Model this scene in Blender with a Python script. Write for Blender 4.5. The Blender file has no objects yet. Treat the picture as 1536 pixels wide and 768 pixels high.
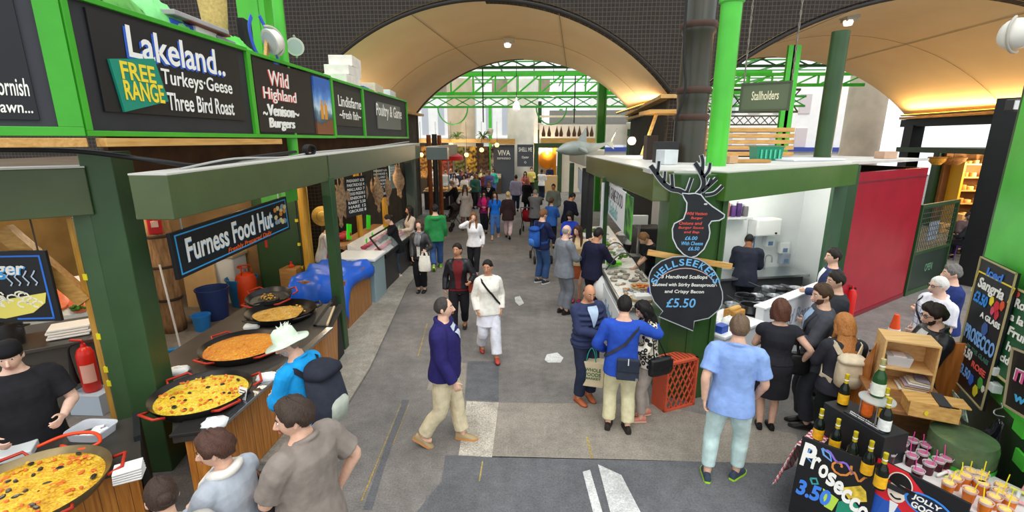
import bpy, bmesh, math, random
from mathutils import Vector as V, Matrix as M
R = math.radians
rnd = random.Random(7)
SC = bpy.context.scene
COL = SC.collection
# ------------------------------------------------------------------ camera geometry (16 mm lens, eye 3.4 m above the street)
FPX = 710.0
TH = math.atan(174 / FPX)
PS = R(2.51)
EYE = 3.4
def _ray(px, py):
 x = (px - 768) / FPX; y = -(py - 384) / FPX
 f = math.cos(TH) + y * math.sin(TH); u = -math.sin(TH) + y * math.cos(TH)
 return (x * math.cos(PS) - f * math.sin(PS), x * math.sin(PS) + f * math.cos(PS), u)
def G(px, py, z=0.0):
 d = _ray(px, py); t = (z - EYE) / d[2]
 return V((d[0] * t, d[1] * t, z))
def PY(px, py, y):
 d = _ray(px, py); t = y / d[1]
 return V((d[0] * t, y, EYE + d[2] * t))
# ------------------------------------------------------------------ materials
def lin(h):
 h = h.lstrip('#')
 if len(h) == 3: h = ''.join(q * 2 for q in h)
 o = []
 for i in (0, 2, 4):
  c = int(h[i:i + 2], 16) / 255
  o.append(c / 12.92 if c <= .04045 else ((c + .055) / 1.055) ** 2.4)
 return o
_mats = {}
def mat(hexc, rough=.6, metal=0.0, var=.0, scale=9.0, bump=0.0, bscale=None, emit=0.0, stretch=None, alpha=1.0, trans=0.0, spec=.4, hex2=None, contrast=.5):
 key = (hexc, rough, metal, var, scale, bump, bscale, emit, stretch, alpha, trans, spec, hex2, contrast)
 if key in _mats:
  return _mats[key]
 m = bpy.data.materials.new('m_' + hexc.strip('#')); m.use_nodes = True
 nt = m.node_tree; b = nt.nodes['Principled BSDF']
 c = lin(hexc)
 b.inputs['Base Color'].default_value = (*c, 1)
 b.inputs['Roughness'].default_value = rough
 b.inputs['Metallic'].default_value = metal
 b.inputs['Specular IOR Level'].default_value = spec
 if alpha < 1: b.inputs['Alpha'].default_value = alpha
 if trans: b.inputs['Transmission Weight'].default_value = trans
 if emit:
  b.inputs['Emission Color'].default_value = (*c, 1); b.inputs['Emission Strength'].default_value = emit
 if var or bump or hex2:
  tc = nt.nodes.new('ShaderNodeTexCoord'); mp = nt.nodes.new('ShaderNodeMapping')
  nt.links.new(tc.outputs['Object'], mp.inputs['Vector'])
  if stretch: mp.inputs['Scale'].default_value = stretch
  n = nt.nodes.new('ShaderNodeTexNoise'); n.inputs['Scale'].default_value = scale; n.inputs['Detail'].default_value = 5
  nt.links.new(mp.outputs['Vector'], n.inputs['Vector'])
  if var or hex2:
   r = nt.nodes.new('ShaderNodeValToRGB')
   a0, a1 = .5 - contrast * .4, .5 + contrast * .4
   r.color_ramp.elements[0].position = a0; r.color_ramp.elements[1].position = a1
   c2 = lin(hex2) if hex2 else [min(1, q * (1 + var)) for q in c]
   c1 = c if hex2 else [q * (1 - var) for q in c]
   r.color_ramp.elements[0].color = (*c1, 1); r.color_ramp.elements[1].color = (*c2, 1)
   nt.links.new(n.outputs['Fac'], r.inputs['Fac']); nt.links.new(r.outputs['Color'], b.inputs['Base Color'])
   if emit: nt.links.new(r.outputs['Color'], b.inputs['Emission Color'])
  if bump:
   nb = n
   if bscale:
    nb = nt.nodes.new('ShaderNodeTexNoise'); nb.inputs['Scale'].default_value = bscale; nb.inputs['Detail'].default_value = 3
    nt.links.new(mp.outputs['Vector'], nb.inputs['Vector'])
   bp = nt.nodes.new('ShaderNodeBump'); bp.inputs['Strength'].default_value = bump; bp.inputs['Distance'].default_value = .02
   nt.links.new(nb.outputs['Fac'], bp.inputs['Height']); nt.links.new(bp.outputs['Normal'], b.inputs['Normal'])
 _mats[key] = m
 return m
def fabric(h, var=.12): return mat(h, .85, 0, var, 14, .12, 60, spec=.2)
def paint(h, rough=.35, var=.10): return mat(h, rough, 0, var, 2.5, .06, 25)
def wood(h, h2=None, ax='x', rough=.5):
 st = {'x': (1, 12, 12), 'y': (12, 1, 12), 'z': (12, 12, 1)}[ax]
 return mat(h, rough, 0, .28, 3.0, .12, stretch=st, hex2=h2)
def steel(h='#b9bcbe', rough=.3): return mat(h, rough, .9, .08, 6)
def new_mat(name):
 m = bpy.data.materials.new(name); m.use_nodes = True
 return m, m.node_tree, m.node_tree.nodes['Principled BSDF']
# ------------------------------------------------------------------ mesh builder
class MB:
 def __init__(s): s.v = []; s.f = []; s.m = []
 def add(s, vs, fs, m=0):
  o = len(s.v); s.v += [tuple(p) for p in vs]
  for f in fs: s.f.append(tuple(i + o for i in f)); s.m.append(m)
  return s
 def hexa(s, p, m=0):
  return s.add(p, [(0, 3, 2, 1), (4, 5, 6, 7), (0, 1, 5, 4), (1, 2, 6, 5), (2, 3, 7, 6), (3, 0, 4, 7)], m)
 def box(s, c, d, rz=0.0, m=0, rot=None):
  q = rot.to_3x3() if rot is not None else M.Rotation(rz, 3, 'Z')
  c = V(c); h = V(d) / 2
  return s.hexa([c + q @ V((sx * h.x, sy * h.y, sz * h.z)) for sz in (-1, 1) for sx, sy in ((-1, -1), (1, -1), (1, 1), (-1, 1))], m)
 def beam(s, a, b, w, h, up=(0, 0, 1), m=0):
  a = V(a); b = V(b); d = (b - a).normalized(); r = d.cross(V(up))
  if r.length < 1e-4: r = d.cross(V((1, 0, 0)))
  r.normalize(); u = r.cross(d)
  P = [q + r * (sx * w / 2) + u * (sz * h / 2) for q in (a, b) for sx, sz in ((-1, -1), (1, -1), (1, 1), (-1, 1))]
  return s.hexa(P, m)
 def prism(s, poly, ext, m=0, m2=None):
  n = len(poly); e = V(ext); P = [V(p) for p in poly]
  s.add(P + [p + e for p in P], [tuple(range(n))[::-1], tuple(range(n, 2 * n))], m)
  o = len(s.v) - 2 * n
  for i in range(n):
   j = (i + 1) % n; s.f.append((o + i, o + j, o + n + j, o + n + i)); s.m.append(m if m2 is None else m2)
  return s
 def loft(s, rings, m=0, cap=True, closed=False):
  n = len(rings[0]); vs = [p for r in rings for p in r]; fs = []
  k = len(rings)
  for i in range(k if closed else k - 1):
   for j in range(n):
    a = i * n + j; b = i * n + (j + 1) % n; c = ((i + 1) % k) * n + (j + 1) % n; d = ((i + 1) % k) * n + j
    fs.append((a, b, c, d))
  if cap and not closed:
   fs.append(tuple(range(n))[::-1]); fs.append(tuple((k - 1) * n + j for j in range(n)))
  return s.add(vs, fs, m)
 def tube(s, pts, r, n=8, m=0, round_=False, flat=1.0, ref=None, closed=False):
  P = [V(p) for p in pts]; k = len(P)
  rr = list(r) if isinstance(r, (list, tuple)) else [r] * k
  if round_ and not closed:
   d0 = (P[0] - P[1]).normalized(); d1 = (P[-1] - P[-2]).normalized()
   r0, r1 = rr[0], rr[-1]
   P = [P[0] + d0 * r0 * .95, P[0] + d0 * r0 * .6] + P + [P[-1] + d1 * r1 * .6, P[-1] + d1 * r1 * .95]
   rr = [r0 * .3, r0 * .8] + rr + [r1 * .8, r1 * .3]; k += 4
  rings = []; u = None
  for i in range(k):
   if closed: t = P[(i + 1) % k] - P[i - 1]
   else: t = P[min(i + 1, k - 1)] - P[max(i - 1, 0)]
   if t.length < 1e-9: t = V((0, 0, 1))
   t.normalize()
   if u is None:
    u = V(ref) if ref is not None else (V((1, 0, 0)) if abs(t.x) < .8 else V((0, 1, 0)))
   u = u - t * u.dot(t)
   if u.length < 1e-6: u = t.orthogonal()
   u.normalize(); w = t.cross(u)
   rings.append([P[i] + (u * math.cos(2 * math.pi * j / n) + w * math.sin(2 * math.pi * j / n) * flat) * rr[i] for j in range(n)])
  return s.loft(rings, m, True, closed)
 def cyl(s, a, b, r, n=16, m=0): return s.tube([a, b], r, n, m)
 def lathe(s, prof, c=(0, 0, 0), n=24, m=0, rot=None, cap=True):
  c = V(c); rings = []
  for r, z in prof:
   ring = []
   for j in range(n):
    p = V((max(r, 1e-4) * math.cos(2 * math.pi * j / n), max(r, 1e-4) * math.sin(2 * math.pi * j / n), z))
    ring.append(c + (rot @ p if rot is not None else p))
   rings.append(ring)
  return s.loft(rings, m, cap)
 def ball(s, c, r, nu=12, nv=8, m=0, rot=None):
  r = (r, r, r) if isinstance(r, (int, float)) else r
  c = V(c); rings = []
  for i in range(1, nv):
   a = math.pi * i / nv; ring = []
   for j in range(nu):
    b = 2 * math.pi * j / nu
    p = V((r[0] * math.sin(a) * math.cos(b), r[1] * math.sin(a) * math.sin(b), -r[2] * math.cos(a)))
    ring.append(c + (rot @ p if rot is not None else p))
   rings.append(ring)
  return s.loft(rings, m)
 def grid(s, P, m=0):
  k = len(P); n = len(P[0])
  return s.add([p for r in P for p in r], [(i * n + j, i * n + j + 1, (i + 1) * n + j + 1, (i + 1) * n + j) for i in range(k - 1) for j in range(n - 1)], m)
 def ribbon(s, pts, nrm, w, t=.004, m=0):
  P = [V(p) for p in pts]; rings = []
  for i, p in enumerate(P):
   d = P[min(i + 1, len(P) - 1)] - P[max(i - 1, 0)]; d.normalize()
   n = V(nrm[i]).normalized() if isinstance(nrm, list) else V(nrm)
   sd = d.cross(n).normalized() * (w / 2); n = n * t
   rings.append([p - sd, p + sd, p + sd + n, p - sd + n])
  return s.loft(rings, m)
 def mesh(s, name, mats, off=None):
  me = bpy.data.meshes.new(name)
  o = V(off) if off is not None else V((0, 0, 0))
  me.from_pydata([(p[0] - o.x, p[1] - o.y, p[2] - o.z) for p in s.v], [], s.f)
  for q in (mats if isinstance(mats, (list, tuple)) else [mats]): me.materials.append(q)
  if any(s.m): me.polygons.foreach_set('material_index', s.m)
  return me
 def build(s, name, mats, parent=None, smooth=False, bevel=0.0, local=False, label=None, sub=0, recalc=True):
  off = None
  if parent is not None and not local: off = world_loc(parent)
  me = s.mesh(name, mats, off)
  if recalc:
   bm = bmesh.new(); bm.from_mesh(me); bmesh.ops.recalc_face_normals(bm, faces=bm.faces); bm.to_mesh(me); bm.free()
  o = bpy.data.objects.new(name, me); COL.objects.link(o)
  if parent is not None: o.parent = parent
  if smooth:
   me.polygons.foreach_set('use_smooth', [True] * len(me.polygons))
   if smooth != 'all': me.set_sharp_from_angle(angle=R(smooth if smooth is not True else 40))
  if bevel:
   md = o.modifiers.new('b', 'BEVEL'); md.width = bevel; md.segments = 2; md.limit_method = 'ANGLE'; md.angle_limit = R(40)
  if sub:
   md = o.modifiers.new('s', 'SUBSURF'); md.levels = sub; md.render_levels = sub
  if label: o['label'] = label
  return o
def world_loc(o):
 p = V((0, 0, 0))
 while o is not None: p += o.location; o = o.parent
 return p
def thing(name, label, cat, loc=(0, 0, 0), rz=0.0, group=None):
 o = bpy.data.objects.new(name, None); COL.objects.link(o)
 o.empty_display_size = .1
 o.location = loc; o.rotation_euler = (0, 0, rz)
 o['label'] = label; o['category'] = cat
 if group: o['group'] = group
 return o
def tag(o, label, cat, group=None, kind=None):
 o['label'] = label; o['category'] = cat
 if group: o['group'] = group
 if kind: o['kind'] = kind
 return o
def struct(o): o['kind'] = 'structure'; return o
def dup(root, loc=None, rz=None, label=None, group=None):
 r = root.copy(); COL.objects.link(r)
 if loc is not None: r.location = loc
 if rz is not None: r.rotation_euler = (0, 0, rz)
 if label: r['label'] = label
 if group: r['group'] = group
 for ch in list(root.children):
  c = ch.copy(); COL.objects.link(c); c.parent = r
  for g in list(ch.children):
   d = g.copy(); COL.objects.link(d); d.parent = c
 return r
_fits = []
def text(s, parent, o, u, v, w, h, m, bold=0.0, shear=0.0, off=.003, name='lettering', depth=.0015):
 u = V(u).normalized(); n = u.cross(V(v)).normalized(); v = n.cross(u)
 cu = bpy.data.curves.new(name, 'FONT'); cu.body = s; cu.offset = bold; cu.shear = shear; cu.extrude = depth
 cu.resolution_u = 3; cu.materials.append(m)
 ob = bpy.data.objects.new(name, cu); COL.objects.link(ob); ob.parent = parent
 _fits.append((ob, V(o) + n * off - (world_loc(parent) if parent else V((0, 0, 0))), u, v, n, w, h))
 return ob
def fit_texts():
 bpy.context.view_layer.update(); dg = bpy.context.evaluated_depsgraph_get()
 for ob, o, u, v, n, w, h in _fits:
  me = bpy.data.meshes.new_from_object(ob.evaluated_get(dg)); par = ob.parent
  if not me.vertices: continue
  xs = [c.co.x for c in me.vertices]; ys = [c.co.y for c in me.vertices]
  sx = w / max(max(xs) - min(xs), 1e-4); sy = (h / max(max(ys) - min(ys), 1e-4)) if h else sx
  cx, cy = (max(xs) + min(xs)) / 2, (max(ys) + min(ys)) / 2
  q = M.Rotation(-par.rotation_euler.z, 3, 'Z') if par else M.Identity(3)
  for c in me.vertices: c.co = q @ (o + u * ((c.co.x - cx) * sx) + v * ((c.co.y - cy) * sy) + n * c.co.z)
  nm = ob.name.split('.')[0]; bpy.data.objects.remove(ob)
  ob2 = bpy.data.objects.new(nm, me); COL.objects.link(ob2)
  for ch in (par.children if par else ()):
   if ch.name.split('.')[0] in ('panel', 'board', 'banner_sheet', 'shell_panel', 'head_panel', 'front_panel', 'bag_body', 'front_banner') and tuple(ch.location) == (0, 0, 0): par = ch; break
  ob2.parent = par
class Board:
 """a flat board with its own axes: p(a, b) runs a to the reader's right, b up, from the centre"""
 def __init__(s, c, u, v=(0, 0, 1)):
  s.c = V(c); s.u = V(u).normalized(); s.n = s.u.cross(V(v)).normalized(); s.v = s.n.cross(s.u)
 def p(s, a, b, d=0.0): return s.c + s.u * a + s.v * b + s.n * d
 def poly(s, pts, d=0.0): return [s.p(a, b, d) for a, b in pts]
 def slab(s, mb, a0, a1, b0, b1, d0, d1, m=0):
  return mb.prism(s.poly([(a0, b0), (a1, b0), (a1, b1), (a0, b1)], d0), s.n * (d1 - d0), m)
 def shape(s, mb, pts, d0, t, m=0): return mb.prism(s.poly(pts, d0), s.n * t, m)
 def line(s, mb, pts, w, d0=.001, t=.002, m=0, closed=False):
  P = s.poly(pts, d0)
  if closed: P.append(P[0]); P.append(P[1])
  return mb.ribbon(P, s.n, w, t, m)
 def text(s, parent, st, a, b, w, h, m, bold=0.0, shear=0.0, off=.003, tilt=0.0):
  u = s.u * math.cos(tilt) + s.v * math.sin(tilt); v = s.v * math.cos(tilt) - s.u * math.sin(tilt)
  return text(st, parent, s.p(a, b), u, v, w, h, m, bold, shear, off)
# ------------------------------------------------------------------ people
MT = [(.80, .09, .085, -.012), (.84, .135, .105, -.014), (.90, .170, .118, -.014), (.98, .166, .113, -.01), (1.08, .150, .103, 0), (1.18, .157, .108, .006),
      (1.28, .166, .117, .008), (1.36, .172, .112, .002), (1.42, .160, .093, -.008), (1.455, .122, .075, -.012), (1.49, .076, .063, -.009), (1.56, .055, .057, .002)]
FT = [(.80, .09, .09, -.012), (.84, .142, .112, -.016), (.90, .176, .124, -.018), (.98, .165, .112, -.01), (1.08, .130, .094, 0), (1.17, .136, .100, .008),
      (1.27, .152, .128, .020), (1.34, .158, .110, .008), (1.41, .150, .086, -.006), (1.445, .108, .068, -.012), (1.48, .056, .053, -.008), (1.56, .047, .049, .002)]
def lerp(a, b, t): return a + (b - a) * t
def smooth01(a, b, x):
 t = max(0, min(1, (x - a) / (b - a))); return t * t * (3 - 2 * t)
def catmull(P, sub=4):
 out = []
 for i in range(len(P) - 1):
  p0 = P[max(i - 1, 0)]; p1 = P[i]; p2 = P[i + 1]; p3 = P[min(i + 2, len(P) - 1)]
  for k in range(sub):
   t = k / sub
   out.append(.5 * ((2 * p1) + (p2 - p0) * t + (2 * p0 - 5 * p1 + 4 * p2 - p3) * t * t + (3 * p1 - p0 - 3 * p2 + p3) * t ** 3))
 out.append(P[-1])
 return out
def chain(P, rs, sub=4):
 Q = catmull([V((*p, r)) if False else V((p[0], p[1], p[2], r)) for p, r in zip(P, rs)], sub)
 return [V((q[0], q[1], q[2])) for q in Q], [q[3] for q in Q]
def ik(S, W, l1, l2, pole):
 d = W - S; L = min(d.length, (l1 + l2) * .999); d.normalize(); W2 = S + d * L
 a = (l1 * l1 - l2 * l2 + L * L) / (2 * L); hh = math.sqrt(max(l1 * l1 - a * a, 0))
 p = V(pole) - d * V(pole).dot(d)
 if p.length < 1e-5: p = d.orthogonal()
 return S + d * a + p.normalized() * hh, W2
def skull(dx, dy, dz):
 x = .077 * dx; y = .098 * dy; z = .118 * dz
 if dz < 0:
  t = -dz
  x *= 1 - .30 * t ** 1.6
  y *= (1 - .04 * t) if dy > 0 else (1 - .50 * t)
  if dy > 0: y += .016 * t * t * dy
 for sx in (-1, 1):
  g = math.exp(-((dx - sx * .38) ** 2 + (dz - .08) ** 2) / .022)
  if dy > 0: y -= .008 * g
 if dy > 0: y += .004 * math.exp(-((dz - .27) ** 2) / .012)
 return V((x, y + .012, z + 1.637))
_todo = []
_wr = bpy.data.textures.new('folds', 'CLOUDS'); _wr.noise_scale = .16; _wr.noise_depth = 2
def remeshed(mb, name, mats, parent, vox, it=4, folds=0.0):
 o = mb.build(name, mats, parent, local=True, recalc=True)
 md = o.modifiers.new('r', 'REMESH'); md.mode = 'VOXEL'; md.voxel_size = vox; md.use_smooth_shade = True
 md = o.modifiers.new('sm', 'SMOOTH'); md.factor = .5; md.iterations = it
 if folds:
  md = o.modifiers.new('d', 'DISPLACE'); md.texture = _wr; md.strength = folds; md.mid_level = .5; md.texture_coords = 'GLOBAL'
 _todo.append(o)
 return o
def apply_remesh():
 bpy.context.view_layer.update()
 dg = bpy.context.evaluated_depsgraph_get()
 for o in _todo:
  me = bpy.data.meshes.new_from_object(o.evaluated_get(dg))
  o.modifiers.clear(); old = o.data; o.data = me
  me.polygons.foreach_set('use_smooth', [True] * len(me.polygons))
  bpy.data.meshes.remove(old)
 _todo.clear()
SKIN = {'l': '#e2b49a', 'm': '#c98f6d', 'd': '#8a5a3e', 'p': '#e6bda8'}
ARM = {'down': (.25, .02, .88), 'bent': (.22, .28, 1.10), 'front': (.07, .30, 1.10), 'low': (.12, .24, .92), 'ear': (.105, .13, 1.53), 'pocket': (.21, .07, .90),
       'back': (.24, -.10, .90), 'reach': (.16, .50, 1.12), 'chest': (.04, .24, 1.24), 'out': (.34, .10, .95), 'stride_f': (.25, .14, .90), 'stride_b': (.25, -.12, .90)}
HAIRC = {}
def person(label, pos, face, h=1.72, sex='m', build=1.0, skin='l', hair=('short', '#2a1f18'), top=None, bottom=None, shoes='#1c1a1a', arms=('down', 'down'), feet=None,
           head=(0, 0, 0), lean=0, twist=0, sit=0.0, vox=None, wear=(), group=None, cat='person', z0=0.0, beard=None, hands=(.35, .35), palm=None, grey=None):
 dist = math.hypot(pos[0], pos[1])
 if vox is None: vox = max(.0068, min(.028, dist * .00125))
 near = vox < .0125
 root = thing('person', label, cat, (pos[0], pos[1], z0), R(face), group)
 s = h / 1.75
 SEC = MT if sex == 'm' else FT
 T0 = V((0, 0, .93)); la, tw = R(lean), R(twist)
 def T(p):
  p = V(p); w = smooth01(.86, 1.16, p.z)
  if w > 0 and (la or tw):
   q = p - T0
   q = M.Rotation(-la * w, 3, 'X') @ (M.Rotation(tw * w, 3, 'Z') @ q)
   p = q + T0
  return p
 dzs = -sit
 def S(p): return (V(p) + V((0, 0, dzs))) * s
 HP = V((0, -.005, 1.50))
 hm = M.Rotation(R(head[0]), 3, 'Z') @ M.Rotation(-R(head[1]), 3, 'X') @ M.Rotation(R(head[2]), 3, 'Y')
 def HT(p): return T(HP + hm @ (V(p) - HP))
 bx = build; by = 1 + (build - 1) * 1.6
 def sec(z):
  for i in range(len(SEC) - 1):
   if z <= SEC[i + 1][0] or i == len(SEC) - 2:
    a, b = SEC[i], SEC[i + 1]; t = max(0, min(1, (z - a[0]) / (b[0] - a[0])))
    return [lerp(a[k], b[k], t) for k in (1, 2, 3)]
 def tp(th, z, off=0.0):
  rx, ry, y0 = sec(max(z, .91) if off > 0 else z); k = 1.0 if z > 1.44 else None
  rx = rx * (bx if z < 1.44 else 1) + off; ry = ry * (by if z < 1.40 else 1) + off
  c, sn = math.cos(th), math.sin(th); e = 2 / 2.35
  belly = 0
  if build > 1.08 and z < 1.3: belly = (build - 1) * .22 * math.exp(-((z - 1.05) / .12) ** 2) * max(0, c)
  return V((rx * math.copysign(abs(sn) ** e, sn), y0 + ry * math.copysign(abs(c) ** e, c) + belly, z))
 def torso(mb, z0_, z1_, off, n=22, flare=0.0, steps=14):
  rings = []
  for i in range(steps + 1):
   z = lerp(z0_, z1_, i / steps)
   rings.append([S(T(tp(2 * math.pi * j / n, max(z, .80), off + flare * max(0, (1.0 - z))) + V((0, 0, min(0, z - .80))))) for j in range(n)])
  mb.loft(rings)
 skc = SKIN[skin] if skin in SKIN else skin
 SK = mat(skc, .55, 0, .07, 30, spec=.35)
 bm = MB()
 torso(bm, .80, 1.56, 0)
 # head
 rings = []
 for i in range(1, 18):
  a = math.pi * i / 18
  rings.append([S(HT(skull(math.sin(a) * math.cos(b), math.sin(a) * math.sin(b), -math.cos(a)))) for b in [2 * math.pi * j / 24 for j in range(24)]])
 bm.loft(rings)
 nk = .054 if sex == 'm' else .045
 bm.tube([S(T((0, -.012, 1.43))), S(T((0, -.008, 1.50))), S(HT((0, .0, 1.56))), S(HT((0, .004, 1.62)))], [nk * 1.25 * s, nk * 1.05 * s, nk * s, nk * s], 14)
 bm.tube([S(HT((0, .106, 1.652))), S(HT((0, .121, 1.625))), S(HT((0, .131, 1.606))), S(HT((0, .112, 1.597)))], [.008 * s, .011 * s, .014 * s, .012 * s], 8, round_=True)
 for sx in (-1, 1):
  bm.ball(S(HT((sx * .079, .003, 1.628))), (.010 * s, .019 * s, .031 * s), 8, 6, rot=hm)
 # arms
 shx = (.178 if sex == 'm' else .158) * (1 + (build - 1) * .7)
 ARMS = []
 for k, sx in ((0, -1), (1, 1)):
  a = arms[k]; pole = (sx * .5, -1, -.15)
  if isinstance(a, str):
   if a in ('ear',): pole = (sx * 1, .1, -.9)
   if a in ('chest', 'front'): pole = (sx * .8, -.5, -.6)
   W = V((ARM[a][0] * sx, ARM[a][1], ARM[a][2]))
  else:
   W = V(a[:3]); pole = a[3] if len(a) > 3 else (sx * .7, -.6, -.5)
  Sh = T((sx * shx, -.008, 1.405 if sex == 'm' else 1.39))
  if isinstance(a, str) and a not in ('down', 'pocket', 'low', 'stride_f', 'stride_b'): W = T(W)
  E, W = ik(Sh, W, .285, .255, pole)
  ARMS.append((Sh, E, W, sx))
  ar = 1 + (build - 1) * .8; ar *= 1 if sex == 'm' else .86
  P, rs = chain([T((sx * .09, -.008, 1.40)), Sh, (Sh + E) / 2, E, lerp(E, W, .35), W], [.05 * ar, .056 * ar, .047 * ar, .040 * ar, .039 * ar, .026 * ar])
  bm.tube([S(p) for p in P], [r * s for r in rs], 12)
  # hand
  d = (W - E).normalized(); inw = V((-sx, 0, 0)) if palm is None or palm[k] is None else V(palm[k])
  if abs(d.dot(inw)) > .85: inw = V((0, -1, 0)) if d.dot(inw) > 0 else V((0, 1, 0))
  n = (inw - d * inw.dot(d)).normalized(); th = d.cross(n) * sx
  hs = .95 if sex == 'm' else .86; cu = hands[k]
  rg = []
  for t, wx, wy in ((-.012, .025, .020), (.02, .030, .019), (.055, .040, .0155), (.088, .041, .0125), (.097, .036, .009)):
   c = W + d * (t * hs) + n * (.004 + cu * t * .12)
   rg.append([S(c + (th * math.cos(q) * wx + n * math.sin(q) * wy) * hs) for q in [2 * math.pi * j / 12 for j in range(12)]])
  bm.loft(rg)
  for i, (fx, fl) in enumerate(((.030, .070), (.0102, .080), (-.0102, .075), (-.030, .058))):
   p = W + d * (.086 * hs) + th * (fx * hs) + n * (.004 + cu * .01); pts = [p]; ang = 0; sp = fx * .8
   for q, fr in enumerate((.45, .3, .25)):
    ang += R(12 + 62 * cu) * (.8 if q == 0 else 1)
    p = p + (d * math.cos(ang) + n * math.sin(ang) + th * sp).normalized() * (fl * fr * hs); pts.append(p)
   bm.tube([S(q) for q in pts], [.0092 * s * hs, .0088 * s * hs, .0082 * s * hs, .007 * s * hs], 8, round_=True)
  p = W + d * (.022 * hs) + th * (.026 * hs) + n * .006
  q1 = p + (th * .72 + d * .62 + n * .3).normalized() * (.036 * hs); q2 = q1 + (th * .35 + d * .85 + n * (.25 + .6 * cu)).normalized() * (.03 * hs); q3 = q2 + (d * .9 + n * (.3 + .7 * cu) - th * .1).normalized() * (.024 * hs)
  bm.tube([S(p), S(q1), S(q2), S(q3)], [.015 * s * hs, .0115 * s * hs, .0098 * s * hs, .008 * s * hs], 8, round_=True)
 # legs
 if feet is None: feet = ((-.10, 0.0, -6), (.10, .02, 6))
 LEGS = []
 lg = (1 + (build - 1) * .8)
 for k, sx in ((0, -1), (1, 1)):
  f = feet[k]; fz = f[3] if len(f) > 3 else 0.0
  Hp = V((sx * .092, -.005, .885)); A = V((f[0], f[1] - .005, .085 + fz)) - V((0, 0, dzs))
  K, A = ik(Hp, A, .415, .40, (sx * .12 + math.sin(-R(f[2])) * .6, 1, 0))
  LEGS.append((Hp, K, A, f, fz))
  P, rs = chain([Hp, lerp(Hp, K, .4), K, lerp(K, A, .35) + V((0, -.012, 0)), A], [.088 * lg, .080 * lg, .054, .053, .037])
  bm.tube([S(p) for p in P], [r * s for r in rs], 12)
  bm.tube([S(A), S(A + V((0, .02, -.045))), S(A + V((math.sin(-R(f[2])) * .09, .10, -.058)))], [.036 * s, .034 * s, .026 * s], 8)
 body = remeshed(bm, 'body', SK, root, vox, 3)
 # face details
 if near and (abs(face % 360 - 0) > 40 or True):
  for sx in (-1, 1):
   e = MB(); c = V((sx * .030, .097, 1.649))
   e.ball(S(HT(c)), (.0125 * s, .0095 * s, .0062 * s), 10, 8, 0, hm); e.ball(S(HT(c + V((0, .0072, 0)))), (.0062 * s, .004 * s, .0052 * s), 8, 6, 1, hm)
   e.build('eye', [mat('#e9e4de', .3), mat('#2b1c12', .2)], body, smooth='all', local=True)
  mo = MB()
  mo.tube([S(HT((x, .112 - abs(x) * .28 - x * x * 5, 1.573))) for x in (-.024, -.012, 0, .012, .024)], [.0035 * s, .006 * s, .0065 * s, .006 * s, .0035 * s], 8, flat=.8)
  mo.build('mouth', mat('#a8605a', .5), body, smooth='all', local=True)
  for sx in (-1, 1):
   eb = MB(); eb.tube([S(HT((sx * x, y, z))) for x, y, z in ((.014, .109, 1.667), (.032, .106, 1.673), (.048, .094, 1.666))], [.0035 * s, .004 * s, .002 * s], 6)
   eb.build('eyebrow', mat(hair[1], .8), body, smooth='all', local=True)
 # hair
 hc = mat(hair[1], .55, 0, .35, 60, .35, stretch=(3, 3, .6), spec=.3, hex2=hair[2] if len(hair) > 2 else None)
 st = hair[0]
 def mask(ph, dz):
  fr = ph / math.pi
  if st == 'bald':
   lo = lerp(.25, -.45, smooth01(.25, .75, fr)); hi = lerp(.1, .52, smooth01(.3, .7, fr)); return min(dz - lo, hi - dz)
  if st == 'thin':
   lo = lerp(.80, -.42, smooth01(.12, .55, fr)); return dz - lo
  if st in ('short', 'crop', 'curly', 'quiff'):
   lo = lerp(.55, .10, smooth01(.12, .42, fr)); lo = lerp(lo, -.48, smooth01(.50, .75, fr))
   if .36 < fr < .52: lo = min(lo, -.12)
   return dz - lo
  if st in ('bob', 'long', 'fringe'):
   lo = lerp(.60 if st != 'fringe' else .26, .42 if st != 'fringe' else .1, smooth01(.0, .2, fr)); lo = lerp(lo, -.95, smooth01(.22, .42, fr)); return dz - lo
  lo = lerp(.60, .15, smooth01(.1, .4, fr)); lo = lerp(lo, -.50, smooth01(.45, .75, fr)); return dz - lo
 TK = {'bald': .007, 'thin': .010, 'crop': .012, 'short': .024, 'curly': .038, 'quiff': .03, 'bob': .036, 'fringe': .036, 'long': .026, 'bun': .016, 'tail': .018}
 tk = TK.get(st, .02)
 if st != 'none':
  hb = MB(); N, K = 40, 26; rr = random.Random(len(label) * 7 + int(pos[0] * 100))
  P = []; ok = []
  for i in range(K + 1):
   a = math.pi * (.02 + .93 * i / K); row = []; okr = []
   for j in range(N):
    b = 2 * math.pi * j / N
    dx, dy, dz = math.sin(a) * math.sin(b), math.sin(a) * math.cos(b), math.cos(a)
    ph = min(b, 2 * math.pi - b); mk = mask(ph, dz)
    t = tk * smooth01(-.06, .22, mk) * (1 + .25 * math.sin(b * 7 + a * 5) * rr.uniform(.4, 1))
    if st == 'quiff' and ph < 1: t *= 1.5
    if st == 'short': t *= .75 + .5 * max(0, dz)
    if st in ('bob', 'fringe', 'long') and dz < 0: t += .014 * -dz
    base = skull(dx, dy, dz); c = V((0, .012, 1.637))
    if st in ('bob', 'fringe', 'long') and dz < -.05 and ph > .9: base = c + V((.080 * dx / max(.25, math.hypot(dx, dy)), .098 * dy / max(.25, math.hypot(dx, dy)), .118 * dz)) * .97
    nrm = (base - c).normalized()
    row.append(S(HT(base + nrm * (t - .004)))); okr.append(mk > -.06)
   P.append(row); ok.append(okr)
  vs = [p for r in P for p in r]; fs = []
  for i in range(K):
   for j in range(N):
    j2 = (j + 1) % N
    if ok[i][j] or ok[i + 1][j] or ok[i][j2] or ok[i + 1][j2]: fs.append((i * N + j, (i + 1) * N + j, (i + 1) * N + j2, i * N + j2))
  hb.add(vs, fs); hb.add(P[0], [tuple(range(N))])
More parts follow.
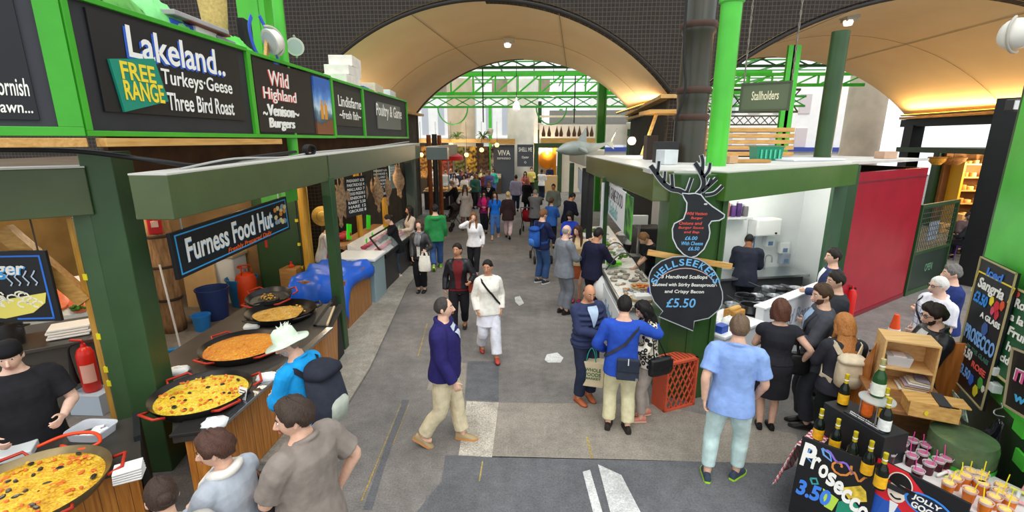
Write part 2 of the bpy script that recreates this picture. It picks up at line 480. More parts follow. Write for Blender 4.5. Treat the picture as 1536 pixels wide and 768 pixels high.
  if st == 'bun': hb.ball(S(HT((0, -.108, 1.665))), (.045 * s, .036 * s, .042 * s), 12, 10)
  if st == 'tail':
   hb.tube([S(HT((0, -.10, 1.68))), S(HT((0, -.135, 1.66))), S(HT((0, -.14, 1.57))), S(T((0, -.135, 1.46))), S(T((0, -.13, 1.38)))], [.018 * s, .026 * s, .03 * s, .024 * s, .008 * s], 10, round_=True)
  if st == 'long':
   rg = []
   for z, wx, y, ty in ((1.66, .078, -.06, .04), (1.58, .092, -.055, .045), (1.50, .10, -.075, .045), (1.42, .115, -.105, .035), (1.34, .11, -.125, .026), (1.27, .08, -.128, .014)):
    f = HT if z > 1.52 else T
    rg.append([S(f(V((wx * math.sin(q), y + ty * math.cos(q) + (.05 * abs(math.sin(q)) if z < 1.62 and z > 1.36 else 0), z)))) for q in [2 * math.pi * j / 16 for j in range(16)]])
   hb.loft(rg)
   for sx in (-1, 1):
    hb.tube([S(HT((sx * .072, .035, 1.66))), S(HT((sx * .088, .03, 1.58))), S(T((sx * .085, .05, 1.48))), S(T((sx * .09, .105, 1.38))), S(T((sx * .085, .13, 1.30)))], [.018 * s, .028 * s, .032 * s, .026 * s, .008 * s], 10, flat=.7)
  hb.build('hair', hc, root, smooth='all', local=True)
 if beard:
  hb = MB(); P = []
  for i in range(9):
   dz = lerp(-.98, -.22, i / 8); row = []
   for j in range(21):
    b = lerp(-1.5, 1.5, j / 20); q = math.sqrt(1 - dz * dz)
    p = skull(q * math.sin(b), q * math.cos(b), dz); n = (p - V((0, .012, 1.637))).normalized()
    t = beard[1] * smooth01(0, .3, 1 - abs(b) / 1.55)
    t *= 1 - smooth01(-.75, -.5, dz) * (1 - smooth01(.35, .75, abs(b))); t -= .003 * (1 - smooth01(0, .15, 1 - abs(b) / 1.55)) + .004 * smooth01(-.45, -.22, dz) * (1 - smooth01(.9, 1.2, abs(b)))
    row.append(S(HT(p + n * (t - .002))))
   P.append(row)
  hb.grid(P); hb.build('beard', mat(beard[0], .8, 0, .3, 80), root, smooth='all', local=True)
 # clothes
 def sleeves(mb, off, length, cuff):
  for Sh, E, W, sx in ARMS:
   if length == 'long': P = [T((sx * .08, -.008, 1.395)), Sh, lerp(Sh, E, .5), E, lerp(E, W, .4), lerp(E, W, .97)]; r = [.05, .060, .052, .046, .043, .032]; r[-1] += cuff
   elif length == 'roll': P = [T((sx * .08, -.008, 1.395)), Sh, lerp(Sh, E, .5), E, lerp(E, W, .35)]; r = [.05, .060, .052, .047, .046]
   elif length == 'short': P = [T((sx * .08, -.008, 1.395)), Sh, lerp(Sh, E, .45), lerp(Sh, E, .78)]; r = [.05, .062, .058, .060]
   elif length == 'cap': P = [T((sx * .08, -.008, 1.395)), Sh, lerp(Sh, E, .3)]; r = [.05, .060, .056]
   else: continue
   k_ = (1 + (build - 1) * .8) * (1 if sex == 'm' else .88)
   P, r = chain(P, r); mb.tube([S(p) for p in P], [(q * k_ + off) * s for q in r], 12)
 def surf(th, z, off):
  return S(T(tp(th, z, off)))
 def strap_on(path, w, off, m, name='strap'):
  b = MB(); pts = []; nr = []
  Q = catmull([V((a, z, 0)) for a, z in path], 6)
  for q in Q:
   pts.append(surf(q.x, q.y, off)); nr.append(surf(q.x, q.y, off + .05) - surf(q.x, q.y, off))
  b.ribbon(pts, nr, w, .005); return b.build(name, m, root, smooth=True, local=True)
 toff = 0
 for L in (top or []):
  if isinstance(L, dict):
   o = L.get('off', .014); toff = max(toff, o)
   mb = MB(); hem = L.get('hem', .86)
   torso(mb, hem, L.get('neck', 1.482), o, flare=L.get('flare', .1))
   if hem < .80:      # long coats and dresses follow down below the hips
    rg = []
    for i in range(7):
     z = lerp(hem, .86, i / 6); w_ = 1 + L.get('flare', .1) * (.86 - z) / .4
     rg.append([S(((.182 * bx + o) * w_ * math.sin(q), -.015 + (.130 * by + o) * w_ * math.cos(q), z)) for q in [2 * math.pi * j / 22 for j in range(22)]])
    mb.loft(rg)
   sleeves(mb, o * .8, L.get('sleeve', 'long'), L.get('cuff', .004))
   if L.get('collar'):
    cz = L['collar']
    mb.tube([S(T((.070 * math.sin(q), -.014 + .068 * math.cos(q) - .006, 1.478 + cz * .4 - .03 * math.cos(q)))) for q in [2 * math.pi * j / 18 for j in range(18)]], cz * s, 8, closed=True)
   if L.get('hood'):
    mb.tube([S(T((.12 * math.sin(q), -.055 - .075 * math.cos(q), 1.45 - .05 * (1 + math.cos(q)) * .4))) for q in [R(-150 + 300 * j / 16) for j in range(17)]], [.02 + .035 * (.5 + .5 * math.cos(R(-150 + 300 * j / 16))) for j in range(17)], 10)
   if L.get('puff'):
    for z in [hem + .06 + .075 * q for q in range(int((1.42 - hem) / .075))]:
     mb.tube([surf(2 * math.pi * j / 24, z, o + .004) for j in range(24)], .026 * s, 8, closed=True)
    for Sh, E, W, sx in ARMS:
     for a_, b_ in ((Sh, E), (E, W)):
      for t in (.15, .42, .69, .93): mb.ball(S(lerp(a_, b_, t)), .064 * s * (1 if a_ is Sh else .88), 10, 8)
   remeshed(mb, L.get('name', 'shirt'), L['m'], root, max(vox, .009), 4, folds=L.get('folds', .016) * s)
   if L.get('inner'):
    zi = L.get('vdepth', 1.15); wi = L.get('vwidth', .5); P = []
    for i in range(9):
     z = lerp(zi, 1.462, i / 8); a = wi * (i / 8) ** 1.1 + L.get('vmin', .02)
     P.append([surf(lerp(-a, a, j / 6), z, o + (.03 if L.get('puff') else .007)) for j in range(7)])
    b = MB(); b.grid(P); b.build('shirt_front', L['inner'], root, smooth='all', local=True)
   if L.get('tie'):
    b = MB(); b.ribbon([surf(0, z, o + .012) for z in (1.455, 1.40, 1.30, 1.2)], V((0, 1, 0)), .05 * s, .006); b.build('tie', L['tie'], root, local=True)
   if L.get('zip'):
    b = MB(); b.ribbon([surf(0, lerp(hem + .01, 1.46, i / 8), o + .006) for i in range(9)], V((0, 1, 0)), .018 * s, .004); b.build('zip', L['zip'], root, local=True)
   if L.get('buttons'):
    for i in range(4):
     b = MB(); b.ball(surf(.05, lerp(hem + .1, 1.25, i / 3), o + .008), .012 * s, 8, 6); b.build('button', L['buttons'], root, smooth='all', local=True)
 if bottom:
  mb = MB(); o = bottom.get('off', .014); k = bottom.get('kind', 'trousers')
  if k in ('trousers', 'shorts', 'slim', 'wide'):
   torso(mb, .82, 1.03, o * .9, steps=6)
   cw = {'trousers': .030, 'slim': .010, 'wide': .045, 'shorts': .03}[k]
   for Hp, K_, A, f, fz in LEGS:
    e = lerp(K_, A, .88 if k != 'slim' else .84)
    P = [Hp + V((0, 0, .03)), lerp(Hp, K_, .4), K_, lerp(K_, A, .4) + V((0, -.008, 0)), e]; r = [.092 * lg + o * .6, .084 * lg + o, .060 + o + cw * .4, .056 + o + cw * .5, .044 + o + cw * .8]
    if k == 'shorts': P = P[:3]; r = r[:3]
    P, r = chain(P, r); mb.tube([S(p) for p in P], [q * s for q in r], 14)
   remeshed(mb, bottom.get('name', 'trousers'), bottom['m'], root, max(vox, .009), 4, folds=.016 * s)
   if bottom.get('belt'):
    b = MB(); b.tube([surf(2 * math.pi * j / 24, 1.0, .022) for j in range(24)], .016 * s, 6, flat=.6, closed=True); b.build('belt', bottom['belt'], root, local=True)
  elif k == 'skirt':
   hem = bottom.get('hem', .5); fl = bottom.get('flare', .0)
   rg = []
   for i in range(11):
    z = lerp(hem, 1.04, i / 10)
    if z > .84: rg.append([surf(2 * math.pi * j / 24, z, o) for j in range(24)])
    else:
     w_ = 1 + fl * (.84 - z) / .4
     fy = (feet[0][1] + feet[1][1]) / 2 * (.84 - z)
     rg.append([S(((.172 * bx + o) * w_ * math.sin(q), fy - .015 + (.125 * by + o) * w_ * math.cos(q), z)) for q in [2 * math.pi * j / 24 for j in range(24)]])
   mb.loft(rg); remeshed(mb, 'skirt', bottom['m'], root, max(vox, .009), 4, folds=.014)
 # shoes
 for Hp, K_, A, f, fz in LEGS:
  if shoes is None: break
  yaw = R(f[2]); pt = -R(f[4]) if len(f) > 4 else 0
  q3 = M.Rotation(yaw, 3, 'Z') @ M.Rotation(pt, 3, 'X')
  an = S(A)
  sc_ = (1.0 if sex == 'm' else .88) * s
  b = MB(); rg = []
  for y, w, hh in ((-.085, .020, .05), (-.075, .033, .085), (-.03, .037, .095), (.03, .042, .082), (.08, .047, .058), (.13, .045, .045), (.165, .030, .034), (.178, .012, .022)):
   ring = []
   for j in range(12):
    a = 2 * math.pi * j / 12; ring.append(V((math.cos(a) * w, y, max(0, hh * (.42 + .62 * math.sin(a))))))
   rg.append([an + q3 @ ((p - V((0, 0, .085))) * sc_) for p in ring])
  b.loft(rg, 0)
  so = []
  for y, w in ((-.088, .022), (-.06, .037), (0, .039), (.08, .05), (.13, .048), (.17, .03), (.182, .012)): so.append((w, y))
  b.prism([an + q3 @ ((V((w, y, 0)) - V((0, 0, .085))) * sc_) for w, y in so] + [an + q3 @ ((V((-w, y, 0)) - V((0, 0, .085))) * sc_) for w, y in so[::-1]], q3 @ V((0, 0, .022 * sc_)), 1)
  sh = shoes if isinstance(shoes, tuple) else (shoes, '#2a2624')
  b.build('shoe', [mat(sh[0], .45), mat(sh[1], .6)], root, smooth=True, local=True)
 ctx = dict(root=root, S=S, T=T, HT=HT, surf=surf, strap=strap_on, s=s, ARMS=ARMS, toff=toff, hm=hm, vox=vox, mw=M.Rotation(R(face), 3, 'Z'), pos=V((pos[0], pos[1], z0)))
 for fn in wear: fn(ctx)
 root['_'] = 0; del root['_']
 PEOPLE.append(ctx)
 return ctx
PEOPLE = []
def hand_world(ctx, k, f=.09):
 Sh, E, W, sx = ctx['ARMS'][k]
 p = ctx['S'](W + (W - E).normalized() * f)
 return ctx['pos'] + ctx['mw'] @ p
def loc_world(ctx, p): return ctx['pos'] + ctx['mw'] @ V(p)
# wearables -------------------------------------------------------
def glasses(c):
 b = MB(); S, HT = c['S'], c['HT']
 for sx in (-1, 1):
  b.tube([S(HT((sx * .031 + .021 * math.cos(q), .112 - abs(sx * .031 + .021 * math.cos(q)) * .12, 1.648 + .016 * math.sin(q)))) for q in [2 * math.pi * j / 12 for j in range(12)]], .0028 * c['s'], 6, closed=True)
  b.tube([S(HT((sx * .052, .105, 1.652))), S(HT((sx * .078, .06, 1.655))), S(HT((sx * .082, -.005, 1.65)))], .0024 * c['s'], 6)
 b.tube([S(HT((-.01, .113, 1.652))), S(HT((.01, .113, 1.652)))], .0028 * c['s'], 6)
 b.build('glasses', mat('#1a1717', .3), c['root'], smooth='all', local=True)
def scarf(col, col2=None):
 def fn(c):
  S, T = c['S'], c['T']; b = MB()
  b.tube([S(T((.085 * math.sin(q), -.004 + .085 * math.cos(q), 1.475 - .03 * math.cos(q) + .008 * math.sin(3 * q)))) for q in [2 * math.pi * j / 20 for j in range(20)]], .032 * c['s'], 8, closed=True)
  for sx in (-.5, 1): b.tube([c['surf'](sx * .18, z, c['toff'] + .016) for z in (1.44, 1.36, 1.26, 1.17)], [.03, .036, .036, .03], 8, flat=.45, ref=(1, 0, 0))
  b.build('scarf', fabric(col), c['root'], smooth='all', local=True)
 return fn
def crossbody(col, side=1, w=.03):      # strap from one shoulder across to the other hip, back and front
 def fn(c):
  o = c['toff'] + .010; q = -side
  c['strap']([(q * .75, 1.43), (q * .35, 1.34), (side * .3, 1.15), (side * 1.2, .97)], w, o, fabric(col))
  c['strap']([(q * .75, 1.43), (q * 1.6, 1.445), (q * 2.5, 1.38), (q * 2.9, 1.28), (math.pi * q + side * -.0, 1.2), (q * 3.9, 1.08), (q * 5.0, .97)], w, o, fabric(col))
 return fn
def apron(col):
 def fn(c):
  o = c['toff'] + .010; P = []
  for i in range(13):
   z = lerp(.62, 1.30, i / 12); a = 1.25 if z < 1.08 else lerp(1.25, .42, (z - 1.08) / .22)
   P.append([c['surf'](lerp(-a, a, j / 10), max(z, .82), o) + V((0, .02, min(0, z - .82))) * c['s'] for j in range(11)])
  b = MB(); b.grid(P); b.build('apron', fabric(col), c['root'], smooth='all', local=True)
 return fn
def hat(col, brim=.075, crown=.085, tuft=False, band=None):
 def fn(c):
  S, HT, s = c['S'], c['HT'], c['s']; b = MB(); rg = []
  prof = [(.083, .104, 1.655), (.083 + brim, .104 + brim, 1.650), (.083 + brim, .104 + brim, 1.658), (.090, .112, 1.675), (.088, .108, 1.72), (.080, .098, 1.74 + crown * .4), (.045, .06, 1.745 + crown * .6), (.008, .01, 1.742 + crown * .6)]
  for rx, ry, z in prof:
   rg.append([S(HT(V((rx * math.sin(q), .010 + ry * math.cos(q), z + (.018 * math.sin(q) ** 2 if rx > .12 else 0) + .004 * math.sin(5 * q))))) for q in [2 * math.pi * j / 28 for j in range(28)]])
  b.loft(rg); b.build('hat', fabric(col), c['root'], smooth='all', local=True)
  if tuft:
   b = MB(); r = random.Random(3)
   for i in range(40):
    p = V((r.uniform(-.04, .05), r.uniform(-.06, .03), 1.785)); q = p + V((r.uniform(-.03, .03), r.uniform(-.05, .02), r.uniform(.02, .055)))
    b.tube([S(HT(p)), S(HT(q))], [.004, .0015], 5)
   b.build('feather_tuft', mat('#eef0e6', .8), c['root'], local=True)
 return fn
def cap(col):
 def fn(c):
  S, HT = c['S'], c['HT']; b = MB(); rg = []
  for rx, ry, z in ((.086, .108, 1.668), (.086, .106, 1.71), (.072, .088, 1.752), (.03, .04, 1.772), (.004, .004, 1.774)):
   rg.append([S(HT(V((rx * math.sin(q), .012 + ry * math.cos(q), z)))) for q in [2 * math.pi * j / 24 for j in range(24)]])
  b.loft(rg); b.build('cap', fabric(col), c['root'], smooth='all', local=True)
 return fn
def lapels(col, inner=None):
 def fn(c):
  o = c['toff'] + .011
  for sx in (-1, 1):
   P = []; b = MB()
   for z, a0, a1 in ((1.14, .02, .08), (1.22, .06, .26), (1.32, .16, .46), (1.40, .30, .62), (1.45, .50, .85)):
    P.append([c['surf'](sx * lerp(a0, a1, t), z, o + .003) for t in (0, .5, 1)])
   b.grid(P); b.build('lapel', fabric(col), c['root'], smooth=True, local=True)
 return fn
def back_cross(col):
 def fn(c): pass
 return fn
# things carried: things of their own, placed against the wearer
def shoulder_bag(ctx, label, col, side=1, z=.93, size=(.30, .24, .10), theta=1.5, cat='bag', strap=None, off=.05, name='shoulder_bag', chain_=None):
 s = ctx['s']; p = ctx['surf'](side * theta, max(z, .83), ctx['toff'] + off)
 w = loc_world(ctx, (p.x, p.y, z * s)); ang = math.atan2((ctx['mw'] @ V((p.x, p.y, 0))).y, (ctx['mw'] @ V((p.x, p.y, 0))).x) - math.pi / 2
 t = thing(name, label, cat, w - V((0, 0, size[1] / 2)), ang)
 b = MB(); rg = []
 for zz, k in ((0, .86), (.03, 1), (size[1] * .55, 1), (size[1] * .9, .9), (size[1], .62)):
  rg.append([(math.copysign(abs(math.cos(q)) ** .55, math.cos(q)) * size[0] / 2 * (.94 + .06 * k), math.copysign(abs(math.sin(q)) ** .7, math.sin(q)) * size[2] / 2 * k, zz) for q in [2 * math.pi * j / 20 for j in range(20)]])
 b.loft(rg); m = mat(col, .5, 0, .15, 18, .3)
 b.build('bag_body', m, t, smooth='all', local=True)
 b = MB(); b.grid([[(x * size[0] * .47, size[2] * (.50 + .05 * (1 - x * x)), size[1] * zz) for x in (-1, -.5, 0, .5, 1)] for zz in (.95, .7, .45)]); b.build('flap', m, t, smooth='all', local=True)
 sh = loc_world(ctx, ctx['surf'](side * (1.5 if theta < 2.4 else 2.3), 1.43, ctx['toff'] + .012)) - t.location
 q = M.Rotation(-ang, 3, 'Z') @ sh
 b = MB()
 for dy in (-.3, .3): b.tube([(dy * size[0], 0, size[1] * .95), (lerp(dy * size[0], q.x, .5), q.y * .45, lerp(size[1], q.z, .5)), (q.x + dy * .06, q.y, q.z)], .008, 6)
 b.build('strap', mat(strap or col, .5), t, smooth='all', local=True)
 return t
def carrier_bag(ctx, k, label, col, size=(.26, .32, .12), drop=.10, paper=False, tcol=None, name='carrier_bag', lines=()):
 w = hand_world(ctx, k, .05); ang = ctx['root'].rotation_euler.z
 t = thing(name, label, 'bag', w - V((0, 0, drop + size[1])), ang)
 b = MB(); r = random.Random(len(label)); rg = []
 for zz, kx, ky in ((0, .9, .9), (.02, 1, 1), (size[1] * .5, 1.0, 1.1 if not paper else 1), (size[1], 1.0 if paper else .85, .8 if paper else .35)):
  rg.append([(math.copysign(abs(math.cos(q)) ** .4, math.cos(q)) * size[0] / 2 * kx * (1 if paper else r.uniform(.93, 1.04)), math.copysign(abs(math.sin(q)) ** .4, math.sin(q)) * size[2] / 2 * ky * (1 if paper else r.uniform(.85, 1.1)), zz) for q in [2 * math.pi * j / 24 for j in range(24)]])
 b.loft(rg); b.build('bag_body', mat(col, .5, 0, .06, 20, .3), t, smooth=50, local=True)
 for sy in (-1, 1):
  b = MB(); yy = sy * size[2] * .32
  b.ribbon([(-size[0] * .22, yy, size[1] * .97), (-size[0] * .16, yy * .6, size[1] + drop * .7), (0, 0, size[1] + drop), (size[0] * .16, yy * .6, size[1] + drop * .7), (size[0] * .22, yy, size[1] * .97)], V((0, sy, 0.01)), .03, .004)
  b.build('handle', mat(tcol or col, .6), t, smooth=True, local=True)
 return t
def backpack(ctx, label, cols, size=(.30, .46, .18), z=1.14, name='backpack', straps=True):
 s = ctx['s']; p = ctx['surf'](math.pi, z, ctx['toff'] + .012); top = ctx['surf'](math.pi, z + .2, ctx['toff'] + .01)
 w = loc_world(ctx, p); ang = ctx['root'].rotation_euler.z
 t = thing(name, label, 'backpack', w - V((0, 0, size[1] / 2)), ang)
 ln = math.atan2(top.y - p.y, .2)
 rot = M.Rotation(-ln, 3, 'X')
 def sh(zz, kx, ky): return [rot @ V((math.copysign(abs(math.cos(q)) ** .6, math.cos(q)) * size[0] / 2 * kx, -size[2] * .5 * ky + math.copysign(abs(math.sin(q)) ** .6, math.sin(q)) * size[2] / 2 * ky, zz)) for q in [2 * math.pi * j / 24 for j in range(24)]]
 b = MB(); b.loft([sh(0, .7, .7), sh(.03, .92, .95), sh(size[1] * .35, 1, 1.08), sh(size[1] * .75, .96, .92), sh(size[1] * .93, .85, .75), sh(size[1], .5, .4)]); b.build('pack_body', fabric(cols[0]), t, smooth='all', local=True)
 b = MB(); b.loft([[q + rot @ V((0, -size[2] * .35, 0)) for q in sh(zz, kx, ky)] for zz, kx, ky in ((size[1] * .05, .5, .5), (size[1] * .1, .68, .75), (size[1] * .36, .72, .85), (size[1] * .5, .6, .6))]); b.build('front_pocket', fabric(cols[1]), t, smooth='all', local=True)
 b = MB(); b.loft([sh(size[1] * .86, .98, 1.05), sh(size[1] * .95, .95, 1.0), sh(size[1] * 1.03, .7, .7), sh(size[1] * 1.05, .3, .3)]); b.build('lid', fabric(cols[2]), t, smooth='all', local=True)
 if straps:
  mwi = M.Rotation(-ang, 3, 'Z')
  for sx in (-1, 1):
   b = MB(); pts = [ctx['surf'](sx * a, zz, ctx['toff'] + .012) for a, zz in ((2.75, 1.34), (2.3, 1.43), (1.3, 1.445), (.75, 1.38), (.62, 1.26), (.8, 1.12), (1.6, 1.02), (2.5, 1.0))]
   nr = [ctx['surf'](sx * a, zz, ctx['toff'] + .1) - ctx['surf'](sx * a, zz, 0) for a, zz in ((2.75, 1.34), (2.3, 1.43), (1.3, 1.445), (.75, 1.38), (.62, 1.26), (.8, 1.12), (1.6, 1.02), (2.5, 1.0))]
   b.ribbon([mwi @ (loc_world(ctx, q) - t.location) for q in pts], nr, .05, .012); b.build('strap', fabric(cols[2]), t, smooth=True, local=True)
 return t
# ------------------------------------------------------------------ the place: street, viaduct, market hall, stalls
def PXf(px, py, x):
 d = _ray(px, py); t = x / d[0]
 return V((x, d[1] * t, EYE + d[2] * t))
DKG = paint('#2c4a2a', .3); DKG2 = paint('#34502f', .4); LTG = paint('#4ec83a', .35); MIDG = paint('#3f9a35', .4)
OLIVE = paint('#4c5a38', .35); BLK = mat('#17181a', .5, 0, .15, 5); WHT = mat('#eeeeea', .5); CREAM = mat('#d9cfb4', .7, 0, .1, 3)
PINE = wood('#d9ab66', '#b98743', 'x'); PINEY = wood('#d9ab66', '#b98743', 'y'); PINEZ = wood('#d9ab66', '#b98743', 'z')
CRATE = wood('#e4bb80', '#d09f60', 'x'); ORW = wood('#b9702a', '#8f4f18', 'z', .35); DKW = wood('#4a3524', '#2f2117', 'y')
CHALK = mat('#23252a', .75, 0, .25, 4); CW = mat('#f3f1ea', .8); CB = mat('#6fb4e8', .8); CR = mat('#e2574a', .8); CY = mat('#f4d838', .7)
# asphalt
def asphalt(name, c1, c2, sp=.5):
 m, nt, b = new_mat(name)
 tc = nt.nodes.new('ShaderNodeTexCoord')
 n1 = nt.nodes.new('ShaderNodeTexNoise'); n1.inputs['Scale'].default_value = .9; n1.inputs['Detail'].default_value = 8; n1.inputs['Roughness'].default_value = .65
 n2 = nt.nodes.new('ShaderNodeTexNoise'); n2.inputs['Scale'].default_value = 55; n2.inputs['Detail'].default_value = 4
 n3 = nt.nodes.new('ShaderNodeTexNoise'); n3.inputs['Scale'].default_value = 7; n3.inputs['Detail'].default_value = 6
 for n in (n1, n2, n3): nt.links.new(tc.outputs['Object'], n.inputs['Vector'])
 r = nt.nodes.new('ShaderNodeValToRGB'); r.color_ramp.elements[0].position = .38; r.color_ramp.elements[1].position = .62
 r.color_ramp.elements[0].color = (*lin(c1), 1); r.color_ramp.elements[1].color = (*lin(c2), 1)
 nt.links.new(n1.outputs['Fac'], r.inputs['Fac'])
 def mul(a, fac, lo, hi):
  q = nt.nodes.new('ShaderNodeMapRange'); q.inputs['From Min'].default_value = .3; q.inputs['From Max'].default_value = .7
  q.inputs['To Min'].default_value = lo; q.inputs['To Max'].default_value = hi
  nt.links.new(fac, q.inputs['Value'])
  x = nt.nodes.new('ShaderNodeMix'); x.data_type = 'RGBA'; x.blend_type = 'MULTIPLY'; x.inputs['Factor'].default_value = 1
  nt.links.new(a, x.inputs['A']); nt.links.new(q.outputs['Result'], x.inputs['B']); return x.outputs['Result']
 o = mul(r.outputs['Color'], n2.outputs['Fac'], 1 - sp * .5, 1 + sp * .5); o = mul(o, n3.outputs['Fac'], .86, 1.14)
 nt.links.new(o, b.inputs['Base Color']); b.inputs['Roughness'].default_value = .75
 bp = nt.nodes.new('ShaderNodeBump'); bp.inputs['Strength'].default_value = .25; bp.inputs['Distance'].default_value = .01
 nt.links.new(n2.outputs['Fac'], bp.inputs['Height']); nt.links.new(bp.outputs['Normal'], b.inputs['Normal'])
 return m
A1 = asphalt('asphalt', '#6a6662', '#807b76'); A2 = asphalt('asphalt_dark', '#56575a', '#67676a'); A3 = asphalt('asphalt_pale', '#857d72', '#948c80'); A4 = asphalt('worn_paint', '#8d877c', '#cfc6b6', .8)
A5 = asphalt('kerb_stone', '#8a857b', '#a39d91'); AW = asphalt('road_paint', '#b9b9b6', '#e2e2df', .5); AY = asphalt('yellow_paint', '#7d735a', '#b3984a', .8)
b = MB(); b.box((0, 25, -.1), (80, 80, .2)); struct(b.build('floor', A1))
def patch(name, pts, m, h):
 b = MB(); b.prism([V((G(*p).x, G(*p).y, .0005)) for p in pts], (0, 0, h)); return struct(b.build(name, m))
patch('pavement_patch', [(748, 604), (985, 607), (1195, 652), (1200, 696), (738, 686)], A3, .002)
patch('pavement_patch', [(700, 602), (748, 604), (738, 686), (688, 683)], A4, .003)
patch('pavement_patch', [(668, 683), (960, 690), (1190, 697), (1300, 768), (1330, 900), (560, 900), (625, 768), (662, 722)], A2, .002)
patch('pavement_patch', [(702, 542), (748, 542), (748, 602), (697, 600)], A2, .002)
patch('pavement_patch', [(603, 600), (614, 600), (577, 700), (558, 765), (544, 765), (562, 715)], A2, .002)
patch('pavement_patch', [(640, 585), (697, 590), (700, 545), (655, 540)], A3, .0015)
for pts in ([(874, 708), (885, 705), (910, 790), (895, 790)], [(897, 697), (932, 713), (972, 790), (921, 790)], [(820, 532), (836, 529), (845, 537), (841, 544), (822, 544), (817, 540)], [(772, 446), (780, 444), (786, 455), (779, 459), (773, 453)]):
 patch('road_marking', pts, AW, .004)
for pts in ([(601, 606), (602.5, 606), (543, 752), (541, 752)], [(613, 606), (614, 606), (590, 668), (588.5, 668)], [(879, 655), (882, 655), (890, 688), (886, 688)], [(723, 692), (725, 692), (720, 722), (718, 722)], [(640, 485), (641.5, 485), (628, 535), (626, 535)]):
 patch('road_marking', pts, AY, .0035)
b = MB(); b.prism([(-2.35, 4.3, .0), (-2.45, 6.5, 0), (-2.95, 10.7, 0), (-3.0, 14, 0), (-3.7, 14, 0), (-3.7, 4.3, 0)], (0, 0, .045)); struct(b.build('kerb_strip', A5, bevel=.01))
# ---- railway viaduct
def netmat():
 m, nt, b = new_mat('netted_brick')
 tc = nt.nodes.new('ShaderNodeTexCoord'); mp = nt.nodes.new('ShaderNodeMapping'); mp.inputs['Rotation'].default_value = (R(90), 0, 0)
 nz = nt.nodes.new('ShaderNodeTexNoise'); nz.inputs['Scale'].default_value = .7; nz.inputs['Detail'].default_value = 3
 ad = nt.nodes.new('ShaderNodeMix'); ad.data_type = 'VECTOR'; ad.inputs['Factor'].default_value = .06
 br = nt.nodes.new('ShaderNodeTexBrick'); br.offset = 0; br.squash = 1
 br.inputs['Color1'].default_value = (*lin('#231f1c'), 1); br.inputs['Color2'].default_value = (*lin('#2a2521'), 1); br.inputs['Mortar'].default_value = (*lin('#4d443a'), 1)
 br.inputs['Scale'].default_value = 1; br.inputs['Brick Width'].default_value = .095; br.inputs['Row Height'].default_value = .095; br.inputs['Mortar Size'].default_value = .008; br.inputs['Mortar Smooth'].default_value = .3
 nt.links.new(tc.outputs['Object'], mp.inputs['Vector']); nt.links.new(mp.outputs['Vector'], nz.inputs['Vector'])
 nt.links.new(mp.outputs['Vector'], ad.inputs[4]); nt.links.new(nz.outputs['Color'], ad.inputs[5]); nt.links.new(ad.outputs[1], br.inputs['Vector'])
 nt.links.new(br.outputs['Color'], b.inputs['Base Color']); b.inputs['Roughness'].default_value = .9
 return m
NET = netmat()
def soffit(name, c1, c2):
 m = mat(c1, .6, 0, .1, .8, .05, hex2=c2, contrast=1.2); return m
SOF = mat('#eed7ac', .65, 0, .1, .9, .03, hex2='#e0c494', contrast=1.3); SEAM = mat('#9c8258', .8)
ARCHES = [(-1.25, -.45, 4.75, 4.58, 2.2), (10.0, 10.2, 5.9, 4.4, 2.4)]
def arc(cx, hw, zs, rise, n=40):
 Rr = (hw * hw + rise * rise) / (2 * rise); out = []
 a0 = math.asin(hw / Rr)
 for i in range(n + 1):
  a = -a0 + 2 * a0 * i / n; out.append((cx + Rr * math.sin(a), zs + rise - Rr + Rr * math.cos(a)))
 return out
Y0, Y1, ZT = 13.0, 22.0, 8.0
for nm, yy, k in (('wall_viaduct_front', Y0, 0), ('wall_viaduct_back', Y1, 1)):
 b = MB(); x = -30.0
 for A in ARCHES:
  p = arc(A[k], A[2], A[3], A[4])
  b.prism([(x, yy, 0), (p[0][0], yy, 0), (p[0][0], yy, ZT), (x, yy, ZT)], (0, .25 if k == 0 else -.25, 0))
  for i in range(len(p) - 1):
   b.prism([(p[i][0], yy, p[i][1]), (p[i + 1][0], yy, p[i + 1][1]), (p[i + 1][0], yy, ZT), (p[i][0], yy, ZT)], (0, .25 if k == 0 else -.25, 0))
  x = p[-1][0]
 b.prism([(x, yy, 4.4 * k), (40, yy, 4.4 * k), (40, yy, ZT), (x, yy, ZT)], (0, .25 if k == 0 else -.25, 0))
 struct(b.build(nm, NET))
